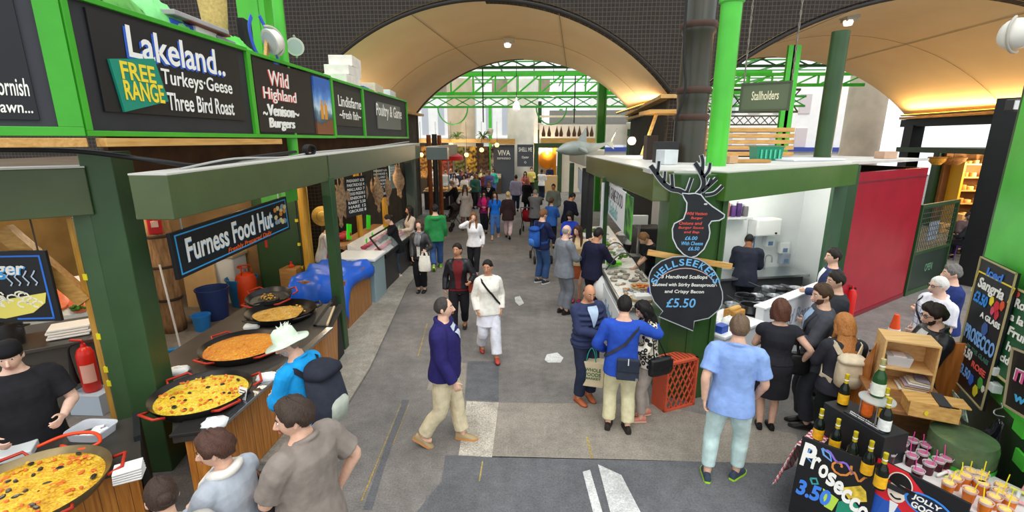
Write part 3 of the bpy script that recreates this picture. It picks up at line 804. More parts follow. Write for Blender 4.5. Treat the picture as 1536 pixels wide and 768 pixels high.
for i, A in enumerate(ARCHES):
 p0 = arc(A[0], A[2], A[3], A[4]); p1 = arc(A[1], A[2], A[3], A[4])
 b = MB(); rows = []
 for t in range(9): rows.append([(lerp(a[0], c[0], t / 8), lerp(Y0 - .06, Y1 + .06, t / 8), lerp(a[1], c[1], t / 8)) for a, c in zip(p0, p1)])
 b.grid(rows); b.grid([[(q[0], q[1], q[2] + .12) for q in r] for r in rows])
 struct(b.build('ceiling_vault', SOF, smooth='all', recalc=False))
 b = MB()      # seams of the vault lining
 for j in (13, 27):
  b.ribbon([(lerp(p0[j][0], p1[j][0], t / 8), lerp(Y0, Y1, t / 8), lerp(p0[j][1], p1[j][1], t / 8) - .012) for t in range(9)], (0, 0, -1), .018, .006)
 for t in (.5,):
  b.ribbon([(lerp(a[0], c[0], t), lerp(Y0, Y1, t), lerp(a[1], c[1], t) - .012) for a, c in zip(p0, p1)], (0, 0, -1), .015, .006)
 struct(b.build('trim_vault_seams', SEAM))
 b = MB(); b.tube([(q[0], Y0 - .08, q[1] + .02) for q in p0], .045, 8); struct(b.build('trim_arch_edge', mat('#2b2724', .8)))
 for sx in (-1, 1):          # springing ledges
  x0 = A[0] + sx * A[2]; x1 = A[1] + sx * A[2]
  b = MB(); b.prism([(x0 - sx * .25, Y0 - .1, A[3] - .14), (x0 + sx * .2, Y0 - .1, A[3] - .14), (x1 + sx * .2, Y1 + .1, A[3] - .14), (x1 - sx * .25, Y1 + .1, A[3] - .14)], (0, 0, .10))
  struct(b.build('trim_springing_ledge', mat('#c9a467', .6, 0, .2, 3), bevel=.01))
 # piers
xs = [(-10, -6.0, -5.2), (3.5, 4.1, 1), (15.9, 19, 1)]
b = MB(); b.prism([(-9, Y0 + .25, 0), (-6.02, Y0 + .25, 0), (-5.22, Y1 - .25, 0), (-9, Y1 - .25, 0)], (0, 0, 4.5)); struct(b.build('wall_pier_west', mat('#4a423a', .9, 0, .3, 3)))
b = MB(); b.prism([(3.55, Y0 + .25, 0), (4.05, Y0 + .25, 0), (4.25, Y1 - .25, 0), (4.35, Y1 - .25, 0)], (0, 0, 4.5)); struct(b.build('wall_pier_middle', mat('#2b2826', .9, 0, .3, 3)))
# vault lamps
def area(name, loc, size, energy, col, rot=(0, 0, 0), sy=None):
 l = bpy.data.lights.new(name, 'AREA'); l.energy = energy; l.color = col; l.size = size
 if sy: l.shape = 'RECTANGLE'; l.size_y = sy
 o = bpy.data.objects.new(name, l); COL.objects.link(o); o.location = loc; o.rotation_euler = rot; return o
def point(name, loc, energy, col, r=.06):
 l = bpy.data.lights.new(name, 'POINT'); l.energy = energy; l.color = col; l.shadow_soft_size = r
 o = bpy.data.objects.new(name, l); COL.objects.link(o); o.location = loc; return o
WARM = (1, .62, .25); WARM2 = (1, .80, .55)
for x, z, sx, e in ((3.62, 4.52, -1, 65), (-5.55, 4.52, 1, 65), (15.65, 4.4, -1, 170)):  # left street-vault strip is added, hidden from view, to brighten the soffit
 t = thing('uplight_batten', 'warm strip lamp along the springing of the ' + ('street vault, right side' if x == 3.62 else 'street vault, left side above the fascia' if x < 0 else 'wide yellow vault'), 'lamp', (x, 17.5, z - .02))
 b = MB(); b.box((x, 17.5, z), (.09, 8.4, .05)); b.build('housing', mat('#8a7a55', .5), t)
 b = MB(); b.box((x - .01, 17.5, z + .03), (.05, 8.3, .02)); b.build('tube', mat('#ffb53a', .4, emit=6), t)
 o = area('uplight', (x, 17.5, z + .07), .08, e, WARM if x > 5 else (1, .82, .55), (0, R(180 + 25 * sx), 0), 8.2)
for i, (x, y, z, lab) in enumerate(((-.85, 17.2, 6.66, 'square white lamp on the crown of the street vault'), (8.6, 14.5, 6.66, 'white twin-spot lamp fixed under the wide yellow vault'))):
 t = thing('vault_lamp', lab, 'lamp', (x, y, z))
 b = MB(); b.box((x, y, z), (.36, .36, .08)); b.box((x, y, z - .08), (.3, .3, .1)); b.build('housing', mat('#bdb6a6', .5), t, bevel=.01)
 b = MB(); b.lathe([(.0, -.24), (.10, -.22), (.12, -.14), (.12, -.1)], (x - .05, y - .05, z), 16); b.build('lamp_glass', mat('#f7f2e6', .2, emit=1.5), t, smooth=True)
# ---- market hall beyond the viaduct: columns, green trusses, glass roof, church-like facade
CONC = mat('#f2ece0', .7, 0, .1, 1.6, .05); CONCD = mat('#d6c4ae', .75, 0, .14, 1.2, .05)
for x, y, r, m in ((PY(784, 170, 33).x, 33, 1.02, CONC), (PY(692, 170, 32.5).x, 32.5, .92, CONCD)):
 b = MB(); b.lathe([(r, 0), (r, 7.2)], (x, y, 0), 40); struct(b.build('column', m, smooth=True))
q = PY(1290, 215, 28); b = MB(); b.lathe([(.93, 0), (.93, 7)], (q.x, 28, 0), 36); struct(b.build('column', CONCD, smooth=True))
def truss(b, p0, p1, h, n, w=.10, lattice=False, m=0):
 p0 = V(p0); p1 = V(p1); up = V((0, 0, h))
 b.beam(p0, p1, w, w * 1.2); b.beam(p0 + up, p1 + up, w, w * 1.2)
 for i in range(n):
  a = p0.lerp(p1, i / n); c = p0.lerp(p1, (i + 1) / n)
  b.beam(a, c + up, w * .6, w * .6)
  if lattice: b.beam(a + up, c, w * .6, w * .6)
  else: b.beam(a, a + up, w * .6, w * .6)
def tr(lab, p0, p1, h, n, m, lattice=False, w=.10):
 b = MB(); truss(b, p0, p1, h, n, w, lattice); return tag(b.build('roof_truss', m), lab, 'truss', kind='structure')
tr('bright green truss', (-9, 26, 5.75), (12, 26, 5.75), .95, 18, LTG, w=.14)
tr('pale roof truss', (-9, 30, 5.35), (16, 30, 5.35), .55, 24, MIDG, True)
tr('dark roof truss', (-9, 24, 6.75), (20, 24, 6.75), .6, 20, DKG, True)
tr('side roof truss', (5.2, 24, 4.7), (12.5, 24, 4.7), 1.0, 9, DKG, True, .08)
tr('side roof truss', (6.5, 27, 4.2), (13.5, 27, 4.2), .45, 16, DKG, True, .06)
tr('side roof truss', (5, 25, 6.0), (16, 25, 6.0), .5, 10, LTG, w=.12)
for x in (-4.85, 1.05):      # arched brackets under the trusses
 b = MB()
 for sx in (-1, 1): b.tube([(x + sx * .9 * math.sin(R(a)), 29.5, 5.3 - 1.15 * (1 - math.cos(R(a))) * 0 - 1.0 * math.cos(R(a)) + .0) for a in range(0, 91, 15)], .045, 6)
 struct(b.build('trim_roof_bracket', MIDG))
for x, y, w, m, h in ((-4.85, 32.2, .26, MIDG, 6.6), (PY(735, 150, 32.2).x, 32.2, .24, LTG, 5.6), (PY(810, 150, 34.5).x, 34.5, .3, DKG, 6), (PY(842, 150, 34.6).x, 34.6, .3, LTG, 5.5), (PY(862, 150, 34.6).x, 34.6, .3, LTG, 5.5), (6.4, 33, .3, DKG, 6), (-6.3, 24.5, .42, LTG, 6), (-8.4, 27, .3, LTG, 6)):
 t = thing('roof_post', 'x', 'post', (x, y, 0)); b = MB(); b.lathe([(w * .8, 0), (w * .8, .5), (w * .5, .6), (w * .42, h)], (x, y, 0), 14); b.build('shaft', m, t, smooth=True)
 b = MB(); b.lathe([(w * .5, h - 1.9), (w * .8, h - 1.65), (w * .8, h - 1.5), (w * .5, h - 1.45)], (x, y, 0), 14); b.build('capital', mat('#c9c4b2', .6), t, smooth=True)
 t['kind'] = 'structure'
q = PY(900, 215, 23.5); b = MB()
for dx in (-.17, .17): b.box((q.x + dx, 23.5, 3.4), (.06, .5, 6.8))
b.box((q.x, 23.5, 3.4), (.3, .06, 6.8)); struct(b.build('column_steel', paint('#3f9a35', .35)))
# glass roof of the hall
GL = mat('#e9f2ef', .3, emit=.0, alpha=.35)
b = MB()
for i in range(14):
 x = -10 + i * 2; b.beam((x, 23, 7.6), (x, 40, 7.6), .08, .1)
for y in range(24, 40, 2): b.beam((-10, y, 7.62), (18, y, 7.62), .06, .08)
struct(b.build('roof_glazing_bars', MIDG))
for x0, x1 in ((-7.5, -4.2), (-2.9, 1.1), (6.2, 9)):
 b = MB(); b.box(((x0 + x1) / 2, 34.5, 6.9), (x1 - x0, .12, 1.0)); struct(b.build('roof_board', mat('#a99a86', .8, 0, .15, 3)))
# pale facades behind
FAC = mat('#fbfaf6', .8, 0, .04, 2)
b = MB(); b.box((-8, 46, 5), (18, 1, 10)); struct(b.build('wall_church', FAC))
for i in range(8):
 x = -11.6 + i * 1.5; b = MB()
 b.prism([(x - .3, 45.45, 3.9)] + [(x + .3 * math.cos(R(a)), 45.45, 6.3 + .3 * math.sin(R(a))) for a in range(180, -1, -20)][::-1][0:0] + [(x + .3, 45.45, 3.9)] + [(x + .3 * math.cos(R(a)), 45.45, 6.2 + .35 * math.sin(R(a))) for a in range(0, 181, 20)], (0, .2, 0))
 struct(b.build('window_%d' % (i + 1), mat('#c2c6d0', .4)))
b = MB(); b.box((-8, 45.3, 3.5), (18, .3, .2)); struct(b.build('trim_church_sill', mat('#d8d4cc', .7)))
b = MB(); b.box((17, 44, 4.5), (24, 1, 9)); struct(b.build('wall_terrace', mat('#faf6f2', .8, 0, .04, 2)))
for i in range(9):
 for z in (3.6, 6.4):
  x = 8.5 + i * 2.1; b = MB(); b.box((x, 43.48, z), (.95, .12, 1.6)); struct(b.build('window_%d' % (20 + i * 2 + (z > 5)), mat('#d8cbca' if i % 2 else '#c6ced4', .4)))
b = MB(); b.box((17, 43.3, 2.6), (24, .4, .35)); struct(b.build('trim_shopfronts', mat('#3c4fa0', .6)))
b = MB(); b.box((4.1, 33.5, 3.75), (7.4, .15, 1.35)); struct(b.build('wall_hoarding', mat('#d8cfc2', .75, 0, .05, 2)))
b = MB(); b.box((4.4, 34.5, 4.9), (6.6, .15, 1.0)); struct(b.build('wall_corrugated', mat('#8d8c88', .6, 0, .2, 30, stretch=(6, 1, .2))))
b = MB(); b.box((4.1, 33.5, 4.95), (7.4, .25, .12)); struct(b.build('trim_hoarding', CREAM))
# far shops
FARW = mat('#d9cdbb', .8, 0, .05, 2)
b = MB(); b.box((-.3, 33.2, 1.6), (3.2, .4, 3.2)); struct(b.build('wall_far_shop', FARW))
b = MB(); b.box((-8, 34, 1.6), (9, .4, 3.2)); struct(b.build('wall_far_hall', mat('#4a3a2a', .8, 0, .4, 2)))
def farboard(name, lab, x0, x1, z0, z1, y, lines, m=mat('#4a4d55', .7)):
 t = thing(name, lab, 'sign', ((x0 + x1) / 2, y, z0)); B = Board(((x0 + x1) / 2, y, (z0 + z1) / 2), (1, 0, 0)); b = MB(); B.slab(b, (x0 - x1) / 2, (x1 - x0) / 2, (z0 - z1) / 2, (z1 - z0) / 2, -.06, 0); b.build('board', m, t)
 for s_, a, bb, w, h in lines: B.text(t, s_, a, bb, w, h, CW, .01)
 return t
farboard('shop_board', 'tall dark grey shop board with white lettering left of the round concrete column', -2.55, -1.2, 0, 3.1, 31, [('VIVA', 0, 1.05, .8, .34), ('ESPRESSO', 0, .70, .85, .12)])
farboard('shop_banner', 'dark grey hanging banner reading SHELL ME in front of the concrete column', -1.02, .02, 1.75, 3.12, 30.8, [('SHELL ME', 0, .38, .85, .26), ('Oyster', 0, -.12, .45, .2), ('◇', 0, -.42, .16, .18)])
b = MB(); b.box((-1.1, 31.3, .4), (3.3, .3, .8)); tag(b.build('shop_counter', DKG2), 'green counter front below the grey shop boards', 'counter')
b = MB(); b.box((-1.95, 31, 3.3), (1.6, .3, .34)); tag(b.build('wooden_planter', PINE), 'long wooden trough on top of the dark grey shop board', 'planter')
t = thing('orange_kiosk', 'orange-lit food kiosk with a round oven mouth at the end of the street', 'kiosk', (.8, 32, 0))
b = MB(); b.box((.85, 33.2, 1.6), (1.5, .2, 3.2)); b.build('back_panel', mat('#f0a024', .6), t)
b = MB(); b.box((.2, 32.1, 1.6), (.3, .4, 3.2)); b.box((1.75, 32.1, 1.6), (.3, .4, 3.2)); b.box((.97, 32.1, 3.05), (1.4, .5, .3)); b.build('frame', DKG2, t)
b = MB(); b.box((.97, 32.0, .55), (1.3, .6, 1.1)); b.build('counter', mat('#c9a878', .6), t)
b = MB(); b.lathe([(.55, 0), (.6, .05), (.5, .15), (.0, .2)], (.95, 32.7, 2.1), 20, rot=M.Rotation(R(90), 3, 'X')); b.build('oven', mat('#d9831a', .5), t, smooth=True)
point('kiosk_glow', (.95, 32.4, 2.75), 90, WARM2)
b = MB(); b.box((3.0, 32.4, 1.6), (2.2, .5, 3.2)); struct(b.build('wall_far_east', FARW)); t = thing('rooftop_planter', 'wooden trough with dry plant stalks above the orange kiosk', 'planter', (2.3, 32.2, 3.2)); b = MB(); b.box((2.3, 32.2, 3.36), (3.6, .3, .32)); b.build('trough', PINE, t)
for i in range(9):
 b = MB(); x = .7 + i * .4; b.lathe([(.11, 3.62), (.13, 3.8), (.05, 4.1), (.01, 4.3)], (x + rnd.uniform(-.1, .1), 32.2, 0), 8); b.build('stalk', mat('#5a3a22', .9), t)
for x, y, z, rr in ((1.05, 27, 5.85, .26), (-.9, 25.8, 5.05, .2), (7.9, 25.5, 5.8, .3)):
 t = thing('globe_lamp', 'white glass bell lamp hanging ' + ('from the bright green truss, larger of two' if rr == .26 else 'lower from the green truss, smaller of two' if rr == .2 else 'behind the olive hanging sign under the wide vault'), 'lamp', (x, y, z))
 b = MB(); b.lathe([(.03, .5), (.06, .3), (rr * .6, .25), (rr, 0), (rr * .9, -.12), (.02, -.2)], (x, y, z), 20); b.build('lamp_shade', mat('#f6f3ec', .3, emit=.7), t, smooth=True)
 b = MB(); b.tube([(x, y, z + .45), (x, y, 7.5)], .015, 6); b.build('rod', BLK, t)
for x, y, zt, lab in ((-2.05, 20, 6.2, 'left'), (1.72, 21, 6.0, 'right')):
 b = MB(); b.tube([(x, y, 4.1), (x, y, zt)], .025, 6); tag(b.build('hanging_rod', BLK), 'thin black rod hanging from the vault ' + ('left of the concrete column' if lab == 'left' else 'right of the concrete column'), 'rod')
# ------------------------------------------------------------------ left stalls
D41 = V((.755, .656, 0)).normalized(); N41 = V((.656, -.755, 0)).normalized()
def fill_light(x, y, z, e, col=WARM2, r=.05): return point('stall_fill_light', (x, y, z), e, col, r)  # unseen point lights without fixtures, added to brighten the stall interiors
# --- fascia boards above the stalls
SX = -3.6; FRG = paint('#3fa82a', .35)
def fascia(lab, y0, y1, z0, z1, texts=None, inner=None):
 t = thing('fascia_board', lab, 'sign', (SX, (y0 + y1) / 2, z0)); B = Board((SX, (y0 + y1) / 2, (z0 + z1) / 2), (0, 1, 0)); w = (y1 - y0) / 2; h = (z1 - z0) / 2
 b = MB(); B.slab(b, -w, w, -h, h, -.06, -.02); b.build('backing', mat('#2b2b30', .6, 0, .15, 2), t)
 f = .045
 for nm, a0, a1, b0, b1 in (('frame_rail', -w, w, -h, -h + f), ('frame_rail', -w, w, h - f, h), ('frame_stile', -w, -w + f * 1.3, -h + f, h - f), ('frame_stile', w - f * .5, w, -h + f, h - f)):
  b = MB(); B.slab(b, a0, a1, b0, b1, -.06, .02); b.build(nm, FRG, t, bevel=.004)
 return t, B
def on(B, px, py):   # board coordinates of a photo point on the fascia plane
 q = PXf(px, py, SX); return (q - B.c).dot(B.u), (q - B.c).dot(B.v)
def put(t, B, s, px0, py0, px1, py1, m, bold=.0, shear=.0, off=.012, h=None):
 a0, b0 = on(B, px0, py0); a1, b1 = on(B, px1, py1)
 B.text(t, s, (a0 + a1) / 2, (b0 + b1) / 2, a1 - a0, h, m, bold, shear, off)
t, B = fascia('long black fascia board with white and blue LAKELAND lettering and a green FREE RANGE plaque', 3.78, 6.2, 3.43, 4.52)
a0, b0 = on(B, 168, 178); a1, b1 = on(B, 356, 185)
b = MB(); B.slab(b, on(B, 145, 100)[0], on(B, 358, 100)[0], -.34, .46, -.02, .0); b.build('panel', mat('#1b1b1d', .45), t)
BLU = mat('#2f5fc4', .7)
put(t, B, 'Lakeland..', 186, 65, 334, 97, BLU, .02, .05, .004, .27)
put(t, B, 'Lakeland..', 189, 63, 335, 95, CW, .015, .05, .008, .27)
put(t, B, 'Turkeys·Geese', 243, 122, 347, 131, CW, .012, .1, .006, .19)
put(t, B, 'Three Bird Roast', 251, 152, 350, 162, CW, .012, .1, .006, .17)
c = [on(B, *q) for q in ((160, 88), (228, 88), (250, 152), (184, 168))]
b = MB(); B.shape(b, c, .002, .02); b.build('plaque', mat('#138a72', .5), t, label='green plaque')
put(t, B, 'FREE', 178, 110, 228, 108, CY, .02, 0, .026, .15); put(t, B, 'RANGE', 184, 142, 241, 135, CY, .02, 0, .026, .17)
t, B = fascia('black fascia board advertising wild highland venison burgers with a photo panel at its end', 6.2, 8.72, 3.43, 4.50)
b = MB(); B.slab(b, -1.15, .45, -.46, .46, -.02, 0); b.build('panel', mat('#201d1c', .5), t)
for s_, p in (('Wild', (402, 120, 431, 120, .2)), ('Highland', (394, 145, 443, 147, .2)), ('Venison', (401, 166, 440, 168, .15)), ('Burgers', (404, 188, 441, 187, .17))):
 put(t, B, s_, *p[:4], CR if s_ in ('Wild', 'Highland') else CW, .012, .05, .003, p[4])
 put(t, B, s_, p[0] + 1, p[1] - .5, p[2] + 1, p[3] - .5, CW, .010, .05, .007, p[4])
put(t, B, '~', 394, 170, 401, 170, CW, .01, 0, .007, .05); put(t, B, '~', 441, 172, 448, 172, CW, .01, 0, .007, .05)
m, nt, bs = new_mat('landscape_photo'); tc = nt.nodes.new('ShaderNodeTexCoord'); sp = nt.nodes.new('ShaderNodeSeparateXYZ'); cr = nt.nodes.new('ShaderNodeValToRGB')
nz = nt.nodes.new('ShaderNodeTexNoise'); nz.inputs['Scale'].default_value = 5; ma = nt.nodes.new('ShaderNodeMath'); ma.operation = 'MULTIPLY_ADD'; ma.inputs[1].default_value = .35
nt.links.new(tc.outputs['Generated'], sp.inputs[0]); nt.links.new(tc.outputs['Object'], nz.inputs['Vector']); nt.links.new(nz.outputs['Fac'], ma.inputs[0]); nt.links.new(sp.outputs['Z'], ma.inputs[2]); nt.links.new(ma.outputs[0], cr.inputs[0]); nt.links.new(cr.outputs[0], bs.inputs['Base Color'])
el = cr.color_ramp.elements; el[0].position = .0; el[0].color = (*lin('#8a4b25'), 1); el[1].position = 1; el[1].color = (*lin('#2f64b8'), 1)
for p_, c_ in ((.38, '#7a4a2a'), (.42, '#3f4a52'), (.55, '#5f7f93'), (.62, '#c9dbe8'), (.82, '#5a93d6')):
 e = cr.color_ramp.elements.new(p_); e.color = (*lin(c_), 1)
b = MB(); B.slab(b, .55, 1.2, -.47, .45, -.02, .01); b.build('photo_panel', m, t)
for x_ in (.78, .93): b = MB(); B.shape(b, [(x_ - .05, -.22), (x_ + .05, -.22), (x_ + .06, .02), (x_ - .04, .02)], .01, .006); B.shape(b, [(x_ - .025, .03), (x_ + .03, .03), (x_ + .02, .09), (x_ - .02, .09)], .01, .006); b.build('printed_fisherman', mat('#e0992c', .7), t)
t, B = fascia('short black fascia board with two pale lines of lettering between photo and poultry panels', 8.72, 10.3, 3.44, 4.48)
b = MB(); B.slab(b, -.68, .66, -.3, .38, -.02, 0); b.build('panel', mat('#2a2724', .5), t)
put(t, B, 'Lindisfarne', 507, 152, 541, 156, CW, .01, 0, .006, .2); put(t, B, '~fresh fish~', 509, 171, 541, 175, CW, .01, 0, .006, .16)
t, B = fascia('farthest black fascia board with a grey panel reading Poultry and Game', 10.3, 13.9, 3.44, 4.48)
b = MB(); B.slab(b, -.85, 1.1, -.3, .3, -.02, 0); b.build('panel', mat('#6c6f68', .6), t)
put(t, B, 'Poultry & Game', 564, 168, 602, 172, CW, .012, .1, .006, .36)
# panel A turned to the corner
P0 = V((SX, 3.78, 3.97)); cA = P0 - D41 * 1.25
t = thing('fascia_board', 'black corner fascia board nearest the camera with partly seen white lettering', 'sign', (cA.x, cA.y, 3.43)); B = Board(cA, D41)
b = MB(); B.slab(b, -1.25, 1.25, -.54, .9, -.06, -.02); b.build('backing', mat('#3a3a42', .6, 0, .1, 2), t)
b = MB(); B.slab(b, -1.25, 1.0, -.42, .9, -.02, 0); b.build('panel', mat('#1d1d22', .5), t)
b = MB(); B.slab(b, -1.25, 1.25, -.54, -.47, -.06, .03); b.build('frame_rail', FRG, t, bevel=.004)
b = MB(); B.slab(b, 1.10, 1.25, -.47, .9, -.06, .03); b.build('frame_stile', FRG, t, bevel=.004)
B.text(t, 'Cornish', .875, -.185, .21, .13, CW, .012, .15); B.text(t, 'Prawn...', .855, -.33, .24, .085, CW, .012, .15)
# timber battens and cables between fascia and beams
for p0, p1, h, lab in (((-3.55, 3.85, 3.38), (-3.52, 6.6, 3.38), .07, 'yellow timber batten under the long black fascia board'), (tuple(P0 - D41 * 2.4 + V((0, 0, -.59))), tuple(P0 + V((0, 0, -.59))), .07, 'pale timber batten under the corner fascia board')):
 b = MB(); b.beam(p0, p1, .09, h); tag(b.build('timber_batten', PINEY, bevel=.004), lab, 'batten')
for k, (m, lab, pts) in enumerate(((BLK, 'thick black cable sagging along the first green beam', [(-4.4, 3.5, 3.33), (-3.9, 3.95, 3.31), (-3.42, 4.2, 3.22), (-3.3, 4.7, 3.15), (-3.34, 5.6, 3.2), (-3.3, 6.6, 3.24)]), (mat('#a9a9a6', .6), 'grey cable lying on the beam below the venison board', [(-3.25, 4.3, 3.14), (-3.3, 5.2, 3.2), (-3.24, 6.2, 3.18), (-3.3, 7.2, 3.22), (-3.26, 9.5, 3.26), (-3.3, 12.8, 3.36)]))):
 b = MB(); b.tube(catmull([V(p) for p in pts], 5), .022 if k == 0 else .012, 8); tag(b.build('power_cable', m, smooth='all'), lab, 'cable')
b = MB()
for k in range(4): b.tube([V((-3.3, 6.95, 3.26)) + V((.02 * k, .14 * math.cos(a), .07 * math.sin(a))) for a in [2 * math.pi * j / 16 for j in range(16)]], .012, 6, closed=True)
tag(b.build('coiled_cable', BLK, smooth='all'), 'coil of black cable on the beam end below the photo panel', 'cable')
b = MB(); b.prism([(-4.0, 4.4, 3.05), (-4.0, 13.9, 3.05), (-4.05, 13.9, 3.05), (-4.05, 4.4, 3.05)], (0, 0, .45)); struct(b.build('trim_back_board', mat('#5a3a26', .8, 0, .4, 3)))
# --- beams
def hbeam(lab, pts, w, m=OLIVE, top=None):   # pts: bottom-front points; w depth backwards
 pass
def fbeam(lab, a, c, h, w, back, m=OLIVE):
 a = V(a); c = V(c); bk = V(back) * w; t = thing('canopy_beam', lab, 'beam', ((a.x + c.x) / 2, (a.y + c.y) / 2, a.z))
 b = MB(); b.prism([a, c, c + bk, a + bk], (0, 0, h)); b.build('fascia_casing', m, t, bevel=.008)
 b = MB(); b.prism([q + V((0, 0, h)) for q in (a, c, c + bk, a + bk)], (0, 0, .015)); b.build('top_flashing', mat('#c9c8c0', .5), t)
 t['kind'] = 'structure'; return t
fbeam('olive green canopy beam over the paella stall', (-3.08, 3.9, 2.73), (-3.08, 7.1, 2.80), .38, .34, (-1, 0, 0))
fbeam('olive green canopy beam over the meat stall', (-3.07, 7.12, 2.80), (-3.15, 13.4, 2.92), .38, .34, (-1, 0, 0), mat('#46543a', .3))
A0 = V((-3.98, 4.1, 2.74)); fbeam('olive green canopy beam over the corner stall', A0 - D41 * 2.6, A0, .42, .3, -N41)
fbeam('dark canopy beam of the far bread stall', (-3.0, 15, 2.8), (-3.3, 21, 2.8), .4, .3, (-1, 0, 0), mat('#3c4140', .4))
fbeam('short grey canopy beam across the end of the bread stall', (-3.32, 14.9, 2.8), (-2.68, 15.0, 2.8), .38, .3, (0, 1, 0), mat('#55605c', .3))
# --- posts
def post(lab, poly, z, m=DKG):
 b = MB(); b.prism([V((x, y, 0)) for x, y in poly], (0, 0, z)); return tag(b.build('stall_post', m, bevel=.012), lab, 'post', kind='structure')
def sq(x, y, w, d=None, rz=0):
 d = d or w; q = M.Rotation(rz, 3, 'Z'); return [tuple((V((x, y, 0)) + q @ V((sx * w / 2, sy * d / 2, 0)))[:2]) for sx, sy in ((-1, -1), (1, -1), (1, 1), (-1, 1))]
post('broad dark green corner post of the paella stall', sq(-3.93, 4.28, .27, .30, R(10)), 3.3, DKG2)
post('', sq(-4.13, 4.2, .16, .2, R(10)), 2.75, paint('#3f5a3a', .35))
post('', sq(-3.13, 7.16, .15, .17), 2.85); post('', sq(-3.35, 13.0, .25), 2.95, mat('#3a443c', .5)); post('', sq(-3.6, 13.3, .2), 2.95, BLK)
b = MB(); b.beam((-4.24, 4.16, 0), (-4.24, 4.16, 2.7), .07, .09, up=(0, 1, 0)); struct(b.build('trim_timber_stud', wood('#c99a3f', '#a8772a', 'z')))
b = MB(); b.beam((-4.28, 4.14, 1.9), (-4.75, 3.98, 2.62), .10, .13); struct(b.build('trim_timber_brace', wood('#c99a52', '#a87a3a', 'x')))
for z in (1.05, 1.2, 1.55, 2.15):
 b = MB(); b.box((-4.19, 4.1, z), (.04, .03, .06)); tag(b.build('cable_clip', mat('#e8d820', .5)), 'small yellow clip on the conduit beside the corner post', 'clip', 'yellow clips on the corner post')
b = MB(); b.tube([(-4.19, 4.11, .3), (-4.19, 4.11, 2.65)], .014, 8); tag(b.build('conduit', mat('#6a4a2a', .5)), 'thin brown conduit running up beside the corner post', 'pipe')
# stall bodies: floor, back walls, ceilings
b = MB(); b.box((-7.0, 9.1, 3.02), (6.4, 8.4, .06)); struct(b.build('ceiling_stalls', mat('#5a4a36', .8, 0, .2, 2)))
b = MB(); b.prism([A0 - N41 * .2 + V((0, 0, .28)), A0 - D41 * 4 - N41 * .2 + V((0, 0, .28)), V((-10.3, 3.6, 3.02)), V((-4.0, 4.6, 3.02))], (0, 0, .05)); struct(b.build('ceiling_corner_stall', mat('#6a5840', .8)))
b = MB(); b.box((-10.2, 8.2, 1.5), (.15, 10.6, 3.0)); struct(b.build('wall_stalls_back', mat('#c9a468', .8, 0, .2, 2)))
b = MB(); b.box((-7.6, 13.35, 1.5), (5.2, .12, 3)); struct(b.build('wall_stalls_end', mat('#2f2a26', .8)))
b = MB(); b.box((-7.4, 9.95, 1.5), (4.2, .10, 3.0)); struct(b.build('wall_stalls_partition', mat('#8b6f4a', .8, 0, .25, 2)))
for x, y, z, e in ((-5.0, 5.2, 2.75, 45), (-7, 7.2, 2.7, 70), (-5.4, 8.4, 2.75, 40), (-4.6, 10.2, 2.6, 35), (-4.4, 12, 2.6, 45), (-5.6, 4.1, 2.7, 40)): fill_light(x, y, z, e)
# --- trunk pillar, fire point, squeegee
t = thing('timber_pillar', 'round rough timber pillar wrapped with ties inside the paella stall', 'pillar', (-6.57, 7.87, 0))
b = MB(); b.lathe([(.2 + .012 * math.sin(i * 1.7), i * .15) for i in range(21)], (-6.57, 7.87, 0), 18); b.build('trunk', mat('#92704e', .9, 0, .35, 6, .5, stretch=(4, 4, .7)), t, smooth='all')
for z in (.6, 1.2, 1.75, 2.3):
 b = MB(); b.lathe([(.215, z), (.225, z + .02), (.215, z + .05)], (-6.57, 7.87, 0), 18, cap=False); b.build('tie_band', mat('#3a2c20', .7), t, smooth='all')
t = thing('fire_call_box', 'red fire call box on the timber pillar', 'alarm', (-6.38, 7.62, 1.95)); b = MB(); b.box((-6.38, 7.62, 2.0), (.2, .12, .3), R(40)); b.build('case', mat('#b8151c', .4), t, bevel=.02)
b = MB(); b.box((-6.345, 7.58, 2.03), (.1, .1, .1), R(40)); b.build('window_plate', mat('#e8c8c0', .4), t)
b = MB(); b.box((-6.36, 7.66, 2.5), (.12, .10, .5), R(40)); tag(b.build('red_pipe_box', mat('#c0282a', .5)), 'red conduit box above the fire call box', 'conduit')
t = thing('squeegee', 'squeegee with a white pole and bright blue head leaning on the timber pillar', 'squeegee', (-5.75, 7.15, 0)); b = MB(); b.tube([(-6.15, 7.3, 1.4), (-5.8, 7.0, .05)], .016, 8); b.build('pole', mat('#dcdcdc', .4), t)
b = MB(); b.beam((-6.15, 6.75, .05), (-5.4, 7.25, .05), .09, .06); b.build('head', mat('#1f8ad0', .4), t, bevel=.015)
b = MB(); b.beam((-6.85, 9.1, .02), (-7.0, 9.3, 1.15), .7, .03, up=(0, 1, 0)); tag(b.build('plywood_board', mat('#c9a878', .7, 0, .1, 3)), 'beige plywood board leaning deep in the paella stall', 'board')
